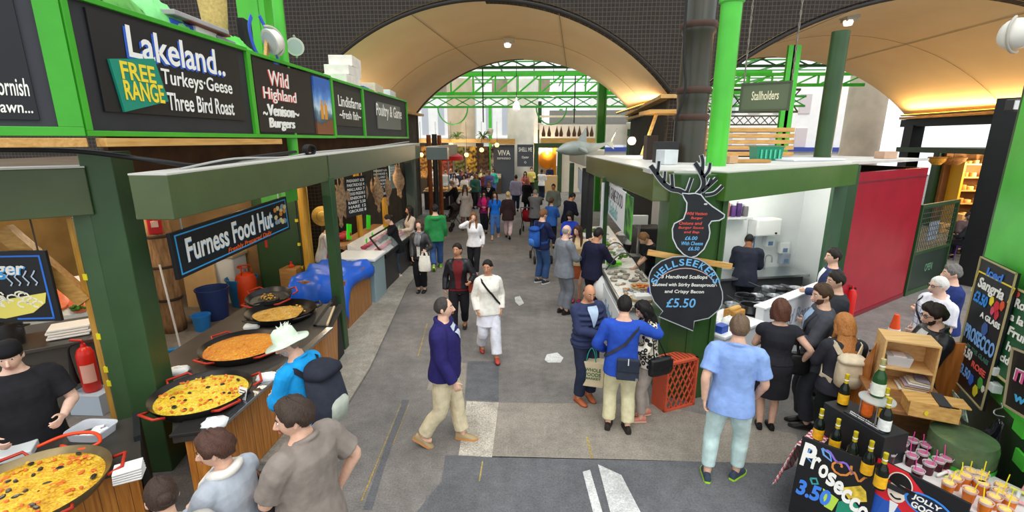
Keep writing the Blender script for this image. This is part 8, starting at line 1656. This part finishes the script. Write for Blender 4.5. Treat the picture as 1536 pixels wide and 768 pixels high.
person('kiosk worker in navy standing under the orange oven', (1.15, 32.75), 180, 1.72, 'm', 1, 'm', ('crop', '#141010'), [J('#2a3458', hem=.84, off=.02)], dict(m=fabric('#20242c')), '#222222', ('front', 'front'), ST)
far = [(648, 283, 170, '#c8c0bc', 'm', 'short', 'in a cream top beside the orange-brown posts'), (661, 284, 200, '#9ab0cc', 'f', 'bob', 'in pale blue beside the bread table'), (676, 288, 150, '#2b3044', 'm', 'bald', 'bald and dressed in dark slate by the bread table'), (684, 282, 20, '#c6d4ea', 'm', 'short', 'in sky blue shirt with back turned among the far crowd'), (692, 292, 190, '#a03050', 'f', 'long', 'in wine red top among the far crowd'), (702, 286, 170, '#2c3a5c', 'm', 'short', 'in dark blue jacket in the middle of the far crowd'), (699, 296, 10, '#303a5a', 'f', 'bun', 'in indigo top with hair tied up in the far crowd'), (709, 284, 160, '#d8d0c8', 'f', 'bob', 'in oatmeal top beyond the black dress'), (655, 276, 185, '#d8a878', 'f', 'bob', 'in tan top deep behind the bread table'), (668, 277, 20, '#e0dcd6', 'm', 'thin', 'in white top deep behind the bread table'), (690, 275, 180, '#44424a', 'm', 'short', 'in charcoal deep in the far hall'), (703, 275, 185, '#c8a8b0', 'f', 'bob', 'in dusty pink deep in the far hall'), (722, 282, 165, '#d8c890', 'f', 'long', 'in straw yellow top beside the teal jacket'), (730, 280, 200, '#8a7a5a', 'm', 'crop', 'in khaki top beside the teal jacket'), (715, 276, 170, '#b070a8', 'f', 'bob', 'in lilac top deep in the far hall'), (788, 292, 170, '#b8605a', 'f', 'long', 'in brick red print beneath the hanging banner'), (797, 288, 190, '#d8c46a', 'm', 'short', 'in mustard top beneath the hanging banner'), (657, 282, 30, '#50688a', 'm', 'crop', 'in steel blue with back turned by the slim black post'), (681, 278, 190, '#e8d8d0', 'f', 'long', 'in shell pink top deep in the far hall'), (712, 290, 200, '#386a5a', 'm', 'short', 'in bottle green among the far crowd'), (696, 279, 170, '#f0ece4', 'f', 'bob', 'in bright white top deep in the far hall'), (726, 276, 20, '#7a3a3a', 'f', 'bun', 'in russet top before the far produce stalls'), (734, 274, 175, '#5a5a8a', 'm', 'short', 'in slate purple before the tall grey board')]
HC = ['#2a1c16', '#4a3424', '#6a5a4a', '#1a1412', '#8a6a44']
for i, (px, py, fa, col, sx, hs, lb) in enumerate(far):
 q = at(px, py)
 if q[1] > 29.8: yy = 29.8 - (i % 4) * .7; q = (PY(px, 250, yy).x, yy)
 while any(math.hypot(q[0] - c['pos'].x, q[1] - c['pos'].y) < .62 for c in PEOPLE): q = (q[0] * .982, q[1] * .982)
 person(('man ' if sx == 'm' else 'woman ') + lb, q, fa, 1.74 if sx == 'm' else 1.63, sx, 1, 'ldm'[i % 3] if i % 4 else 'l', (hs, HC[i % 5]), [J(col, hem=.84, off=.022)], dict(m=fabric(('#27304a', '#2a2a2e', '#4a4a50')[i % 3])), '#222222', ('down', 'front') if i % 2 else ('front', 'down'), ST)
# right queue
c = person('elderly person in grey wool coat pushing a red pushchair', at(802, 352), -10, 1.66, 'm', 1.1, 'l', ('thin', '#8a8078', '#b8b0a8'), [J('#7c7c7e', hem=.66, off=.032, name='coat')], dict(m=fabric('#33343a')), '#222222', ('reach', 'reach'), WK)
person('man in grey-green jacket facing the street beside the black stall post', at(829, 342), 170, 1.74, 'm', 1.05, 'm', ('crop', '#1d1614'), [J('#7e8a84', hem=.82, off=.028, name='jacket')], dict(m=fabric('#2a2e38')), '#222222', ('down', 'front'), ST)
person('brown-haired woman with a bun in blue cardigan seen from behind', at(826, 372), -20, 1.62, 'f', 1.05, 'l', ('bun', '#5a3c28'), [J('#2f5ea8', hem=.8, off=.024, name='cardigan')], dict(m=fabric('#252a36'), kind='slim'), '#222222', ('front', 'front'), ST)
person('tall man in dark navy suit leaning over the seafood ice', at(850, 372), -55, 1.80, 'm', 1.05, 'm', ('crop', '#2a201c'), [J('#191d2e', hem=.78, off=.028, name='suit_jacket')], dict(m=fabric('#1a1c28')), '#111111', ('front', 'front'), ST, (0, 20, 0), 10)
c = person('man in navy jacket and jeans with a bright blue backpack in the queue', at(812, 424), -50, 1.80, 'm', 1.02, 'l', ('short', '#7a5436'), [J('#20284a', hem=.84, off=.026, name='jacket')], dict(m=fabric('#34507c')), ('#2c3440', '#e8e8e8'), ('front', 'front'), ST, (0, 8, 0))
backpack(c, 'bright blue backpack on the jeans-wearing man in the queue', ('#2f62b8', '#4a80d0', '#28509c'))
person('dark bobbed woman in royal blue top beside the seafood ice', at(853, 408), 175, 1.62, 'f', 1, 'l', ('fringe', '#1a1412'), [J('#2544b8', hem=.84, off=.02)], dict(m=fabric('#23262e'), kind='slim'), '#222222', ('front', 'front'), NR, (-15, 14, 0))
person('balding grey-haired man in pale grey suit in the seafood queue', at(845, 470), -62, 1.80, 'm', 1.06, 'p', ('bald', '#9a928a'), [J('#7f848c', hem=.77, off=.028, name='suit_jacket', inner=fabric('#f0e8e6'), vdepth=1.2, vwidth=.4)], dict(m=fabric('#7a7f88')), '#1e1a18', ('down', 'front'), NR, (10, 6, 0), wear=[lapels('#767b84')])
person('woman in beige top with long brown hair and bare legs beside the grey suit', at(864, 452), 165, 1.66, 'f', 1, 'l', ('long', '#4a3020'), [J('#d8bd92', hem=.86, off=.016)], dict(m=fabric('#b8603a'), kind='skirt', hem=.56), ('#b03a5a', '#7a2a40'), ('front', 'down'), NR, (-25, 4, 0))
person('man in navy blazer pointing at the glass of the seafood counter', at(886, 474), -50, 1.76, 'm', 1.05, 'm', ('short', '#1c1614'), [J('#23243c', hem=.79, off=.028, name='blazer', inner=fabric('#dfe2ec'), vdepth=1.25)], dict(m=fabric('#20222e')), '#1a1616', ('down', (.16, .42, 1.06)), NR, (0, 14, 0), 6)
person('seafood server in black T-shirt bent over the cutting board', (2.42, 9.15), 100, 1.72, 'm', 1.02, 'l', ('short', '#8a6440'), [J('#1b1c20', hem=.84, off=.02, sleeve='short')], dict(m=fabric('#1f2024')), '#1a1a1a', ('reach', 'front'), NR, (0, 26, 0), 16)
person('red-haired helper standing behind the long seafood ice', (2.5, 12.2), 90, 1.62, 'f', 1, 'l', ('bob', '#9a5a34'), [J('#d8d8d8', hem=.84, off=.02)], dict(m=fabric('#2a2a30')), '#1a1a1a', ('front', 'front'), NR, (0, 15, 0))
c = person('balding man in quilted navy jacket and brown shoes listening', at(876, 600), -155, 1.64, 'm', 1.04, 'm', ('bald', '#2a2420'), [J('#343c5c', hem=.86, off=.022, name='quilted_jacket', puff=True, inner=fabric('#b8cce4'), vdepth=1.18, vwidth=.34, folds=.004)], dict(m=fabric('#2a3146')), ('#b0603a', '#8a4a2a'), ('front', (-.0, .27, 1.12)), ST, (-10, 14, 0))
c = person('man in royal blue blazer and cream chinos pointing with his right arm', at(926, 642), -8, 1.66, 'm', 1.06, 'l', ('short', '#15110f'), [J('#2b50b4', hem=.80, off=.024, name='blazer')], dict(m=fabric('#d8cfa8')), '#26201c', ((-.22, .18, 1.0), (.40, .34, 1.32)), ((-.12, 0, -8), (.12, -.04, 12)), (-4, 12, 0), wear=[crossbody('#3a3c48', -1, .035)])
p_ = c['surf'](math.pi * .93, .93, .07); w_ = loc_world(c, p_); t = thing('messenger_bag', 'flat dark slate messenger bag on the back of the royal blue blazer', 'bag', w_ - V((0, 0, .13)), R(-8)); b = MB(); b.box((0, 0, .13), (.25, .05, .26)); b.build('bag_body', fabric('#343a46'), t, bevel=.015, local=True); b = MB(); b.box((0, -.03, .18), (.24, .012, .14)); b.build('flap', fabric('#2c323e'), t, bevel=.004, local=True); b = MB(); b.box((.1, -.035, .03), (.03, .008, .03)); b.build('buckle', steel(), t, local=True); b = MB(); b.box((0, -.038, .235), (.012, .006, .08)); b.build('zip_pull', mat('#d8d8d8', .3), t, local=True)
hw = at(885, 608); t = thing('paper_bag', 'cream paper grocery bag with green lettering and turquoise handles', 'bag', (hw[0], hw[1] + .02, .30), R(-14)); b = MB(); b.loft([[V((sx * .17 * k, sy * .075 * k, z)) for sx, sy in ((-1, -1), (1, -1), (1, 1), (-1, 1))] for k, z in ((.93, 0), (.96, .02), (1, .34), (1, .345), (.97, .345))]); b.build('bag_body', mat('#d9c7a4', .7, 0, .06, 10), t, bevel=.006, local=True)
for sy in (-1, 1): b = MB(); b.tube(catmull([V((-.06, sy * .06, .34)), V((-.04, sy * .05, .46)), V((0, sy * .03, .52)), V((.04, sy * .05, .46)), V((.06, sy * .06, .34))], 4), .007, 6); b.build('handle', mat('#2f9a8c', .5), t, smooth='all', local=True)
GRN = mat('#2f6a44', .6); bq = M.Rotation(R(-14), 3, 'Z')
for s_, z, h in (('WHOLE', .24, .05), ('FOODS', .175, .05), ('MARKET', .12, .03)):
 text(s_, t, V(t.location) + bq @ V((.03, -.0755, z)), bq @ V((1, 0, 0)), (0, 0, 1), .2, h, GRN, .02)
m, nt, bs = new_mat('leopard'); tc = nt.nodes.new('ShaderNodeTexCoord'); v = nt.nodes.new('ShaderNodeTexVoronoi'); v.inputs['Scale'].default_value = 17; r = nt.nodes.new('ShaderNodeValToRGB'); r.color_ramp.interpolation = 'CONSTANT'; r.color_ramp.elements[0].color = (*lin('#d8cdb8'), 1); r.color_ramp.elements[1].position = .62; r.color_ramp.elements[1].color = (*lin('#e6dcc8'), 1)
for p_, c_ in ((.26, '#1c1a1a'), (.50, '#e6dcc8')): e = r.color_ramp.elements.new(p_); e.color = (*lin(c_), 1)
nt.links.new(tc.outputs['Object'], v.inputs['Vector']); nt.links.new(v.outputs['Distance'], r.inputs[0]); nt.links.new(r.outputs[0], bs.inputs['Base Color']); bs.inputs['Roughness'].default_value = .85
c = person('woman in black and cream spotted cardigan and grey trousers looking down', at(964, 628), 95, 1.58, 'f', 1.0, 'l', ('long', '#15110f'), [dict(m=m, hem=.84, off=.024, name='cardigan')], dict(m=fabric('#a89c94'), kind='slim'), ('#c87a68', '#e0b8a8'), ('front', 'low'), ((-.08, .06, -4), (.08, -.06, 8)), (10, 24, 0), 3)
shoulder_bag(c, 'black quilted handbag on the hip of the spotted cardigan woman', '#1a1a1c', -1, .92, (.30, .2, .12), 1.9)
# right group
person('man in light blue short-sleeved shirt and mint jeans seen from behind', at(1082, 717), -22, 1.76, 'm', 1.05, 'l', ('short', '#5a4636', '#7a6450'), [J('#8aa8e0', hem=.80, off=.026, sleeve='short', collar=.018)], dict(m=fabric('#c3dcd8'), kind='slim'), ('#3a4658', '#a8e02a'), ('back', (.22, .12, .92)), ((-.14, -.06, 10), (.13, .08, -28)), (0, 6, 0))
c = person('woman in black cap-sleeved dress with a brown bob seen from behind', at(1147, 642), -14, 1.62, 'f', 1.14, 'l', ('bob', '#4a2c22', '#6a4232'), [J('#2a2a30', hem=.96, off=.021, neck=1.46, sleeve='cap')], dict(m=fabric('#26262b'), kind='skirt', hem=.50, off=.016), ('#141414', '#141414'), ('front', (.30, .0, .98)), NR, (8, 4, 0))
shoulder_bag(c, 'black handbag with gold buckles on the arm of the black dress woman', '#141416', 1, .96, (.12, .24, .26), 1.5)
person('bearded man in charcoal suit and open pale blue collar by the shellfish counter', at(1238, 440, 1.70), 72, 1.80, 'm', 1.05, 'l', ('short', '#4a3626'), [J('#4c4d54', hem=.78, off=.03, name='suit_jacket', inner=fabric('#a9c4e6'), vdepth=1.16, vwidth=.36)], dict(m=fabric('#3c3d44')), '#16130f', ('front', 'down'), NR, (18, 8, 0), wear=[lapels('#45464d')], beard=('#5a4030', .006))
person('dark-haired man in black suit standing behind the bearded man', at(1257, 422, 1.66), 78, 1.78, 'm', 1.05, 'l', ('short', '#2c241e'), [J('#383a40', hem=.78, off=.028, name='suit_jacket')], dict(m=fabric('#34353b')), '#141210', ('front', 'down'), NR, (10, 6, 0))
person('young man in navy suit by the red wall looking toward the counter', at(1251, 386, 1.68), 70, 1.80, 'm', 1.0, 'l', ('short', '#231b17'), [J('#323c62', hem=.78, off=.028, name='suit_jacket', inner=fabric('#e4e4ea'), vdepth=1.2)], dict(m=fabric('#242a40')), '#141210', ('front', 'down'), NR, (20, 0, 0))
c = person('ginger-haired woman in dark jacket facing away from the bottles', at(1272, 487, 1.52), -8, 1.62, 'f', 1.05, 'l', ('long', '#9a5a2e', '#c88a4a'), [J('#33333a', hem=.82, off=.026, name='jacket')], dict(m=fabric('#1d2420'), kind='slim'), '#181818', ('front', 'front'), NR, (20, 12, 0))
backpack(c, 'cream canvas backpack on the ginger-haired woman', ('#cdbb9c', '#bfae90', '#d8c8aa'), (.28, .34, .15), 1.16)
c = person('white-haired man in white checked shirt beyond the wooden crate', at(1412, 428, 1.65), 84, 1.76, 'm', 1.12, 'p', ('crop', '#d8d4cc', '#efece6'), [J('#e4e2ea', hem=.80, off=.026, sleeve='short', collar=.018)], dict(m=fabric('#6a6458')), '#3a3430', ('bent', (.26, .05, 1.0)), NR, (5, 6, 0), wear=[crossbody('#2a2a30', -1, .03), glasses])
for k in range(7):
 b = MB(); z = .90 + k * .075; b.ribbon([c['surf'](a * .35, z, .030) for a in range(-9, 10)], [c['surf'](a * .35, z, .2) - c['surf'](a * .35, z, 0) for a in range(-9, 10)], .008, .002); b.build('check_line', mat('#8a88a8', .8), c['root'], smooth='all', local=True)
for k in range(-7, 9):
 b = MB(); P_ = [(k * .39, z) for z in (.88, 1.0, 1.12, 1.24, 1.36)]; b.ribbon([c['surf'](a, z, .030) for a, z in P_], [c['surf'](a, z, .2) - c['surf'](a, z, 0) for a, z in P_], .007, .002); b.build('check_line', mat('#8a88a8', .8), c['root'], smooth='all', local=True)
person('grey-haired man in navy T-shirt behind the checked shirt', at(1431, 410, 1.65), 70, 1.76, 'm', 1.08, 'l', ('short', '#4a4642', '#8a8682'), [J('#27356e', hem=.82, off=.024, sleeve='short')], dict(m=fabric('#33343c')), '#2a2a2a', ('front', 'front'), NR, (0, 4, 0))
person('young man with glasses and black leather jacket behind the wooden crate', at(1408, 474, 1.62), 76, 1.74, 'm', 1.02, 'l', ('quiff', '#2a1e18'), [dict(m=mat('#1a1b1e', .4, 0, .15, 12, .2), hem=.82, off=.028, name='leather_jacket', inner=fabric('#d8d4d0'), vdepth=1.25, vwidth=.38, collar=.026)], dict(m=fabric('#22242a')), '#1a1a1a', ('front', 'front'), NR, (5, 12, 0), wear=[glasses], beard=('#3a2a20', .003))
person('kitchen chef in dark navy with back turned at the stove bench', (4.0, 8.75), -26, 1.72, 'm', 1.12, 'd', ('crop', '#1a1614'), [J('#2c303e', hem=.76, off=.026, name='chef_jacket')], dict(m=fabric('#22242c')), '#1a1a1a', ('front', 'front'), NR, (0, 24, 0), 12)
# people at tables under the wide vault
person('white-haired man in black with folded arms at the cheese shop', at(1462, 372), 120, 1.76, 'm', 1.1, 'l', ('crop', '#cfcac2'), [J('#1d2230', hem=.82, off=.026)], dict(m=fabric('#23252c')), '#1a1a1a', ('chest', 'chest'), ST)
for i, (px, py, fa, col, hc, lb) in enumerate(((1447, 392, 20, '#2c2e33', '#6a6662', 'seated person in charcoal with back turned at the far cafe table'), (1472, 380, 70, '#3a3230', '#5a3a24', 'seated person in brown with reddish hair at the far cafe table'), (1437, 382, 170, '#5a4a4a', '#3a2c26', 'seated person facing the street at the far cafe table'))):
 q = at(px, py); t = thing('cafe_chair', ('purple metal cafe chair under the charcoal-backed sitter', 'dark cafe chair under the reddish-haired sitter', 'dark cafe chair under the sitter facing the street')[i], 'chair', (q[0], q[1], 0), R(fa)); mc = mat('#5a2f7a' if i == 0 else '#2c2c30', .4)
 b = MB(); b.box((0, -.02, .43), (.4, .4, .03)); b.build('seat', mc, t, bevel=.01, local=True); b = MB(); b.box((0, -.22, .72), (.4, .03, .2)); b.build('backrest', mc, t, bevel=.01, local=True)
 for sx in (-1, 1):
  for sy in (-1, 1): b = MB(); b.tube([(sx * .17, sy * .18 - .02, .43), (sx * .19, sy * .2 - .02, 0)], .014, 6); b.build('leg', mc, t, local=True)
  b = MB(); b.tube([(sx * .17, -.2, .43), (sx * .17, -.23, .8)], .014, 6); b.build('back_post', mc, t, local=True)
 person(lb, q, fa, 1.70, 'm' if i else 'f', 1.08, 'l', ('bob' if i == 1 else 'short', hc), [J(col, hem=.84, off=.026)], dict(m=fabric('#23242c')), '#1a1a1a', ((-.10, .34, .82 + .3), (.10, .34, .82 + .3)), ((-.10, .42, -4), (.10, .42, 4)), (0, 10, 0), 4, sit=.40)
q = at(1456, 388); t = thing('cafe_table', 'small round cafe table between the far seated people', 'table', (q[0] + .2, q[1] + .75, 0)); b = MB(); b.lathe([(.001, .72), (.36, .72), (.36, .75), (.001, .75)], (q[0] + .2, q[1] + .75, 0), 20); b.build('table_top', mat('#4a3f3a', .4), t, smooth=True); b = MB(); b.lathe([(.2, 0), (.2, .02), (.03, .05), (.03, .72)], (q[0] + .2, q[1] + .75, 0), 14); b.build('pedestal_leg', BLK, t, smooth=True)
# left foreground
person('chef in black tunic with cropped grey hair behind the near paella pan', (-4.34, 3.45), -132, 1.78, 'm', 1.12, 'p', ('crop', '#4a4440'), [J('#222226', hem=.78, off=.026, name='chef_jacket', sleeve='short')], dict(m=fabric('#1a1a1e')), '#141414', ('bent', (.2, .26, 1.05)), NR, (-8, 8, 0), wear=[cap('#1d1d20')])
q = G(452, 500, 1.72); c = person('man in bright blue shirt and pale bush hat with a rucksack at the paella counter', (q.x - .02, q.y), 78, 1.74, 'm', 1.04, 'l', ('crop', '#8a7a6a'), [J('#1d9be0', hem=.80, off=.024, collar=.016)], dict(m=fabric('#a89c88')), '#5a4a3a', ('front', 'front'), NR, (32, 14, 0), 6, wear=[hat('#d3e2cc', .092, .10, True)], beard=('#b8a89a', .005))
backpack(c, 'large black and grey hiking rucksack on the blue-shirted man', ('#363a46', '#b4baae', '#2a2d38'), (.36, .56, .24), 1.14)
q = G(440, 622, 1.68); person('dark-haired man in taupe polo shirt looking left over the pans', (q.x + .05, q.y - .02), 72, 1.80, 'm', 1.12, 'l', ('curly', '#332822', '#4a3a30'), [J('#8a8078', hem=.80, off=.03, sleeve='short', collar=.022)], dict(m=fabric('#4a4a50')), '#2a2a2a', ('front', (.27, -.02, .95)), NR, (42, 8, 0))
q = G(330, 662, 1.58); c = person('woman in pale grey cardigan and cream scarf watching the paella', (q.x, q.y), 78, 1.64, 'f', 1.1, 'l', ('curly', '#3f2a22', '#5a3c30'), [J('#aeb6c0', hem=.80, off=.03, name='cardigan')], dict(m=fabric('#3a3a40')), '#222222', ('front', 'front'), NR, (32, 10, 0), wear=[scarf('#e6e2da')])
shoulder_bag(c, 'black shoulder bag with brown strap on the grey cardigan woman', '#1a1a1e', 1, 1.06, (.30, .34, .12), 2.2, strap='#6a3a26')
q = G(243, 738, 1.54); person('woman with dark hair pinned in a bun and pale grey top, lowest on the left', (q.x, q.y), 40, 1.60, 'f', 1.05, 'l', ('bun', '#2e211b', '#443229'), [J('#b4b0aa', hem=.82, off=.026)], dict(m=fabric('#3a3a40')), '#222222', ('front', 'front'), NR, (10, 10, 0))
c = person('person at the bottom left view edge in navy sleeve raising a phone', (-3.02, 1.78), 42, 1.70, 'f', 1, 'l', ('bob', '#2a1e18'), [J('#1d2230', hem=.82, off=.024)], dict(m=fabric('#2a2a30')), '#222222', ((-.16, .34, 1.24), (.06, .40, 1.32)), NR, (0, 10, 0), hands=(.5, .5))
hw = hand_world(c, 1, .10); t = thing('mobile_phone', 'dark blue mobile phone held up in the hand at the bottom left', 'phone', hw, R(42)); b = MB(); b.box((0, .03, .03), (.075, .011, .15)); b.build('phone_body', mat('#26304e', .25), t, bevel=.006, local=True); b = MB(); b.box((0, .024, .03), (.068, .002, .135)); b.build('screen', mat('#0d1018', .1), t, local=True)
# pushchairs
def pushchair(lab, x, y, rz, col):
 t = thing('pushchair', lab, 'pushchair', (x, y, 0), rz); fr = mat('#3a3c40', .4, .4)
 b = MB()
 for sx in (-.22, .22): b.tube([(sx, -.38, 1.02), (sx, -.1, .6), (sx, .38, .12)], .014, 6); b.tube([(sx, -.34, .12), (sx, .12, .62)], .014, 6)
 b.tube([(-.22, -.38, 1.02), (.22, -.38, 1.02)], .018, 6); b.build('frame', fr, t, local=True)
 b = MB(); b.grid([[(x_, y_, z_) for x_ in (-.19, 0, .19)] for y_, z_ in ((.34, .38), (.26, .48), (-.02, .46), (-.16, .62), (-.24, .9))]); o = b.build('seat', fabric(col), t, smooth='all', local=True); md = o.modifiers.new('s', 'SOLIDIFY'); md.thickness = .03
 b = MB(); b.grid([[(.21 * math.cos(a), -.24 + .35 * math.sin(p_) , .78 + .24 * math.sin(a) * math.cos(p_ * .6)) for a in [R(180 * j / 8) for j in range(9)]] for p_ in (0, .4, .8, 1.2)]); o = b.build('hood', fabric(col), t, smooth='all', local=True); md = o.modifiers.new('s', 'SOLIDIFY'); md.thickness = .01
 for sx in (-.24, .24):
  for y_ in (-.34, .36): b = MB(); b.lathe([(.05, -.02), (.11, -.02), (.12, 0), (.11, .02), (.05, .02)], (sx, y_, .12), 16, rot=M.Rotation(R(90), 3, 'Y')); b.build('wheel', BLK, t, smooth=True, local=True)
 return t
q = at(790, 352); pushchair('red pushchair pushed by the elderly person in grey', q[0] + .05, q[1] + .25, R(-8), '#a8202c')
q = at(806, 398); pushchair('black pushchair beside the man with the blue backpack', q[0] + .1, q[1] + .5, R(10), '#26282e')
q = at(678, 345); pushchair('dark brown pushchair before the black-coated person', q[0], q[1], R(150), '#3a302e')
# far left stalls: bread table, posts, umbrella, lamps
for px, py, m_, lab in ((648, 335, '#8a4a22', 'orange-brown timber post nearest of the bread stall'), (663, 326, '#a85a28', 'orange-brown timber post second of the bread stall'), (657, 352, '#17181a', 'slim black post before the bread stall')):
 q = at(px, py); b = MB(); b.lathe([(.09, 0), (.09, 3.6)], (q[0], q[1], 0), 10); tag(b.build('stall_post', mat(m_, .5, 0, .2, 4)), lab, 'post', kind='structure')
t = thing('bread_table', 'dark draped table heaped with golden bread at the far left stall', 'table', (-4.3, 24, 0)); b = MB(); b.box((-4.3, 24, .45), (2.2, 1.2, .9)); b.build('table_drape', mat('#3a3236', .7, 0, .3, 8), t)
b = MB(); b.box((-4.3, 24, .92), (2.3, 1.3, .05)); b.build('table_top', mat('#c9b494', .6), t)
for i in range(40):
 x, y = -5.3 + (i % 10) * .22, 23.55 + (i // 10) * .28; b = MB(); b.ball((x, y, 1.0), (.11, .09, .07), 8, 6); tag(b.build('bread_loaf', mat(('#d8a04a', '#c98838', '#e0b46a')[i % 3], .6, 0, .2, 9), smooth='all'), 'golden loaf on the far bread table', 'bread', 'loaves on the far bread table')
q = PY(672, 238, 22); t = thing('parasol', 'bright red parasol over the far bread stall', 'parasol', (q.x, 22, 0)); b = MB(); b.lathe([(.72, 2.5), (.70, 2.68), (.45, 2.82), (.05, 2.9), (.001, 2.9)], (q.x, 22, 0), 24); b.build('canopy', mat('#e01818', .5), t, smooth=True); b = MB(); b.lathe([(.025, 0), (.025, 2.85)], (q.x, 22, 0), 8); b.build('pole', steel(), t)
for i in range(6):
 x = -7 + i * .95; z = 2.5 + (i % 3) * .3; t = thing('pendant_lamp', ('glowing pendant lamp first from the left in the far hall', 'glowing pendant lamp second in the far hall', 'glowing pendant lamp third in the far hall', 'glowing pendant lamp fourth in the far hall', 'glowing pendant lamp fifth in the far hall', 'glowing pendant lamp nearest the tall grey shop board')[i], 'lamp', (x, 30, z)); b = MB(); b.ball((x, 30, z), .14, 10, 8); b.build('lamp_shade', mat('#ffd88a', .4, emit=2), t, smooth='all'); b = MB(); b.tube([(x, 30, z + .1), (x, 30, 4.5)], .01, 5); b.build('cord', BLK, t)
for x, z in ((-6.5, 3.1), (-4.5, 3.3)): point('hall_glow', (x, 29, z), 90, WARM2)
b = MB(); b.box((-5.0, 30.5, 3.35), (5.4, .5, .22)); tag(b.build('hall_beam', PINE), 'pale timber beam above the far hall stalls', 'beam', kind='structure')
for i in range(7):
 x = -7.2 + i * .8; y = 31.0; t = thing('market_stall', ('far produce stall with amber crates, first from the left', 'far produce stall with cream crates, second from the left', 'far produce stall with red crates, third from the left', 'far produce stall with olive crates, middle of the row', 'far produce stall with golden crates, fifth in the row', 'far produce stall with brown crates, sixth in the row', 'far produce stall with pale crates beside the grey board')[i], 'stall', (x, y, 0)); c_ = ('#c98a3a', '#d8c8a0', '#a8452c', '#7a7a3a', '#d8a83a', '#6a4a30', '#cfc0a8')[i]
 b = MB(); b.box((x, y, .5), (.7, .6, 1.0)); b.build('counter', mat('#4a3a2c', .7), t); b = MB(); b.prism([(x - .34, y - .3, 1.0), (x + .34, y - .3, 1.0), (x + .34, y + .3, 1.35), (x - .34, y + .3, 1.35)], (0, 0, .1)); b.build('crate_display', mat(c_, .6, 0, .5, 9, hex2='#5a3a24', contrast=.4), t); b = MB(); b.box((x, y + .27, 2.2), (.72, .06, 1.6)); b.build('back_rack', mat(c_, .7, 0, .6, 6, hex2='#2a2018', contrast=.3), t)
for x in (-4.7, -3.1):
 t = thing('hanging_plant', 'dark leafy hanging plant above the far hall stalls, ' + ('left one' if x < -4 else 'one nearer the grey board'), 'plant', (x, 30, 3.5)); b = MB(); r_ = random.Random(int(x * 10))
 for i in range(26): a, el = r_.uniform(0, 6.28), r_.uniform(-.5, .7); d_ = V((math.cos(a) * math.cos(el), math.sin(a) * math.cos(el), math.sin(el))); p0 = V((x, 30, 3.6)); b.tube([p0, p0 + d_ * .35 + V((0, 0, .08)), p0 + d_ * .62 - V((0, 0, .1))], [.02, .035, .004], 5, flat=.3)
 b.build('foliage', mat('#4a6a2a', .7, 0, .3, 6), t, smooth='all'); b = MB(); b.lathe([(.08, 3.45), (.12, 3.6)], (x, 30, 0), 10); b.build('pot', mat('#6a4a30', .7), t)
# ------------------------------------------------------------------ camera, sky, exposure
cam = bpy.data.objects.new('camera', bpy.data.cameras.new('camera')); COL.objects.link(cam); SC.camera = cam
cam.location = (0, 0, EYE); cam.data.sensor_width = 36; cam.data.lens = 36 * FPX / 1536; cam.rotation_euler = (R(90) - TH, 0, PS); cam.data.clip_start = .05; cam.data.clip_end = 300
w = bpy.data.worlds.new('sky'); SC.world = w; w.use_nodes = True; nt = w.node_tree
bg = nt.nodes['Background']; bg.inputs[0].default_value = (.93, .97, 1, 1); bg.inputs[1].default_value = 1.35
l = bpy.data.lights.new('overcast_sun', 'SUN'); l.energy = 1.5; l.angle = R(50); l.color = (1, .98, .95); o = bpy.data.objects.new('overcast_sun', l); COL.objects.link(o); o.rotation_euler = (R(28), R(8), 0)
vs = SC.view_settings; vs.view_transform = 'Standard'; vs.look = 'None'; vs.gamma = 1; vs.use_curve_mapping = False; vs.exposure = 0.08
fit_texts(); apply_remesh()
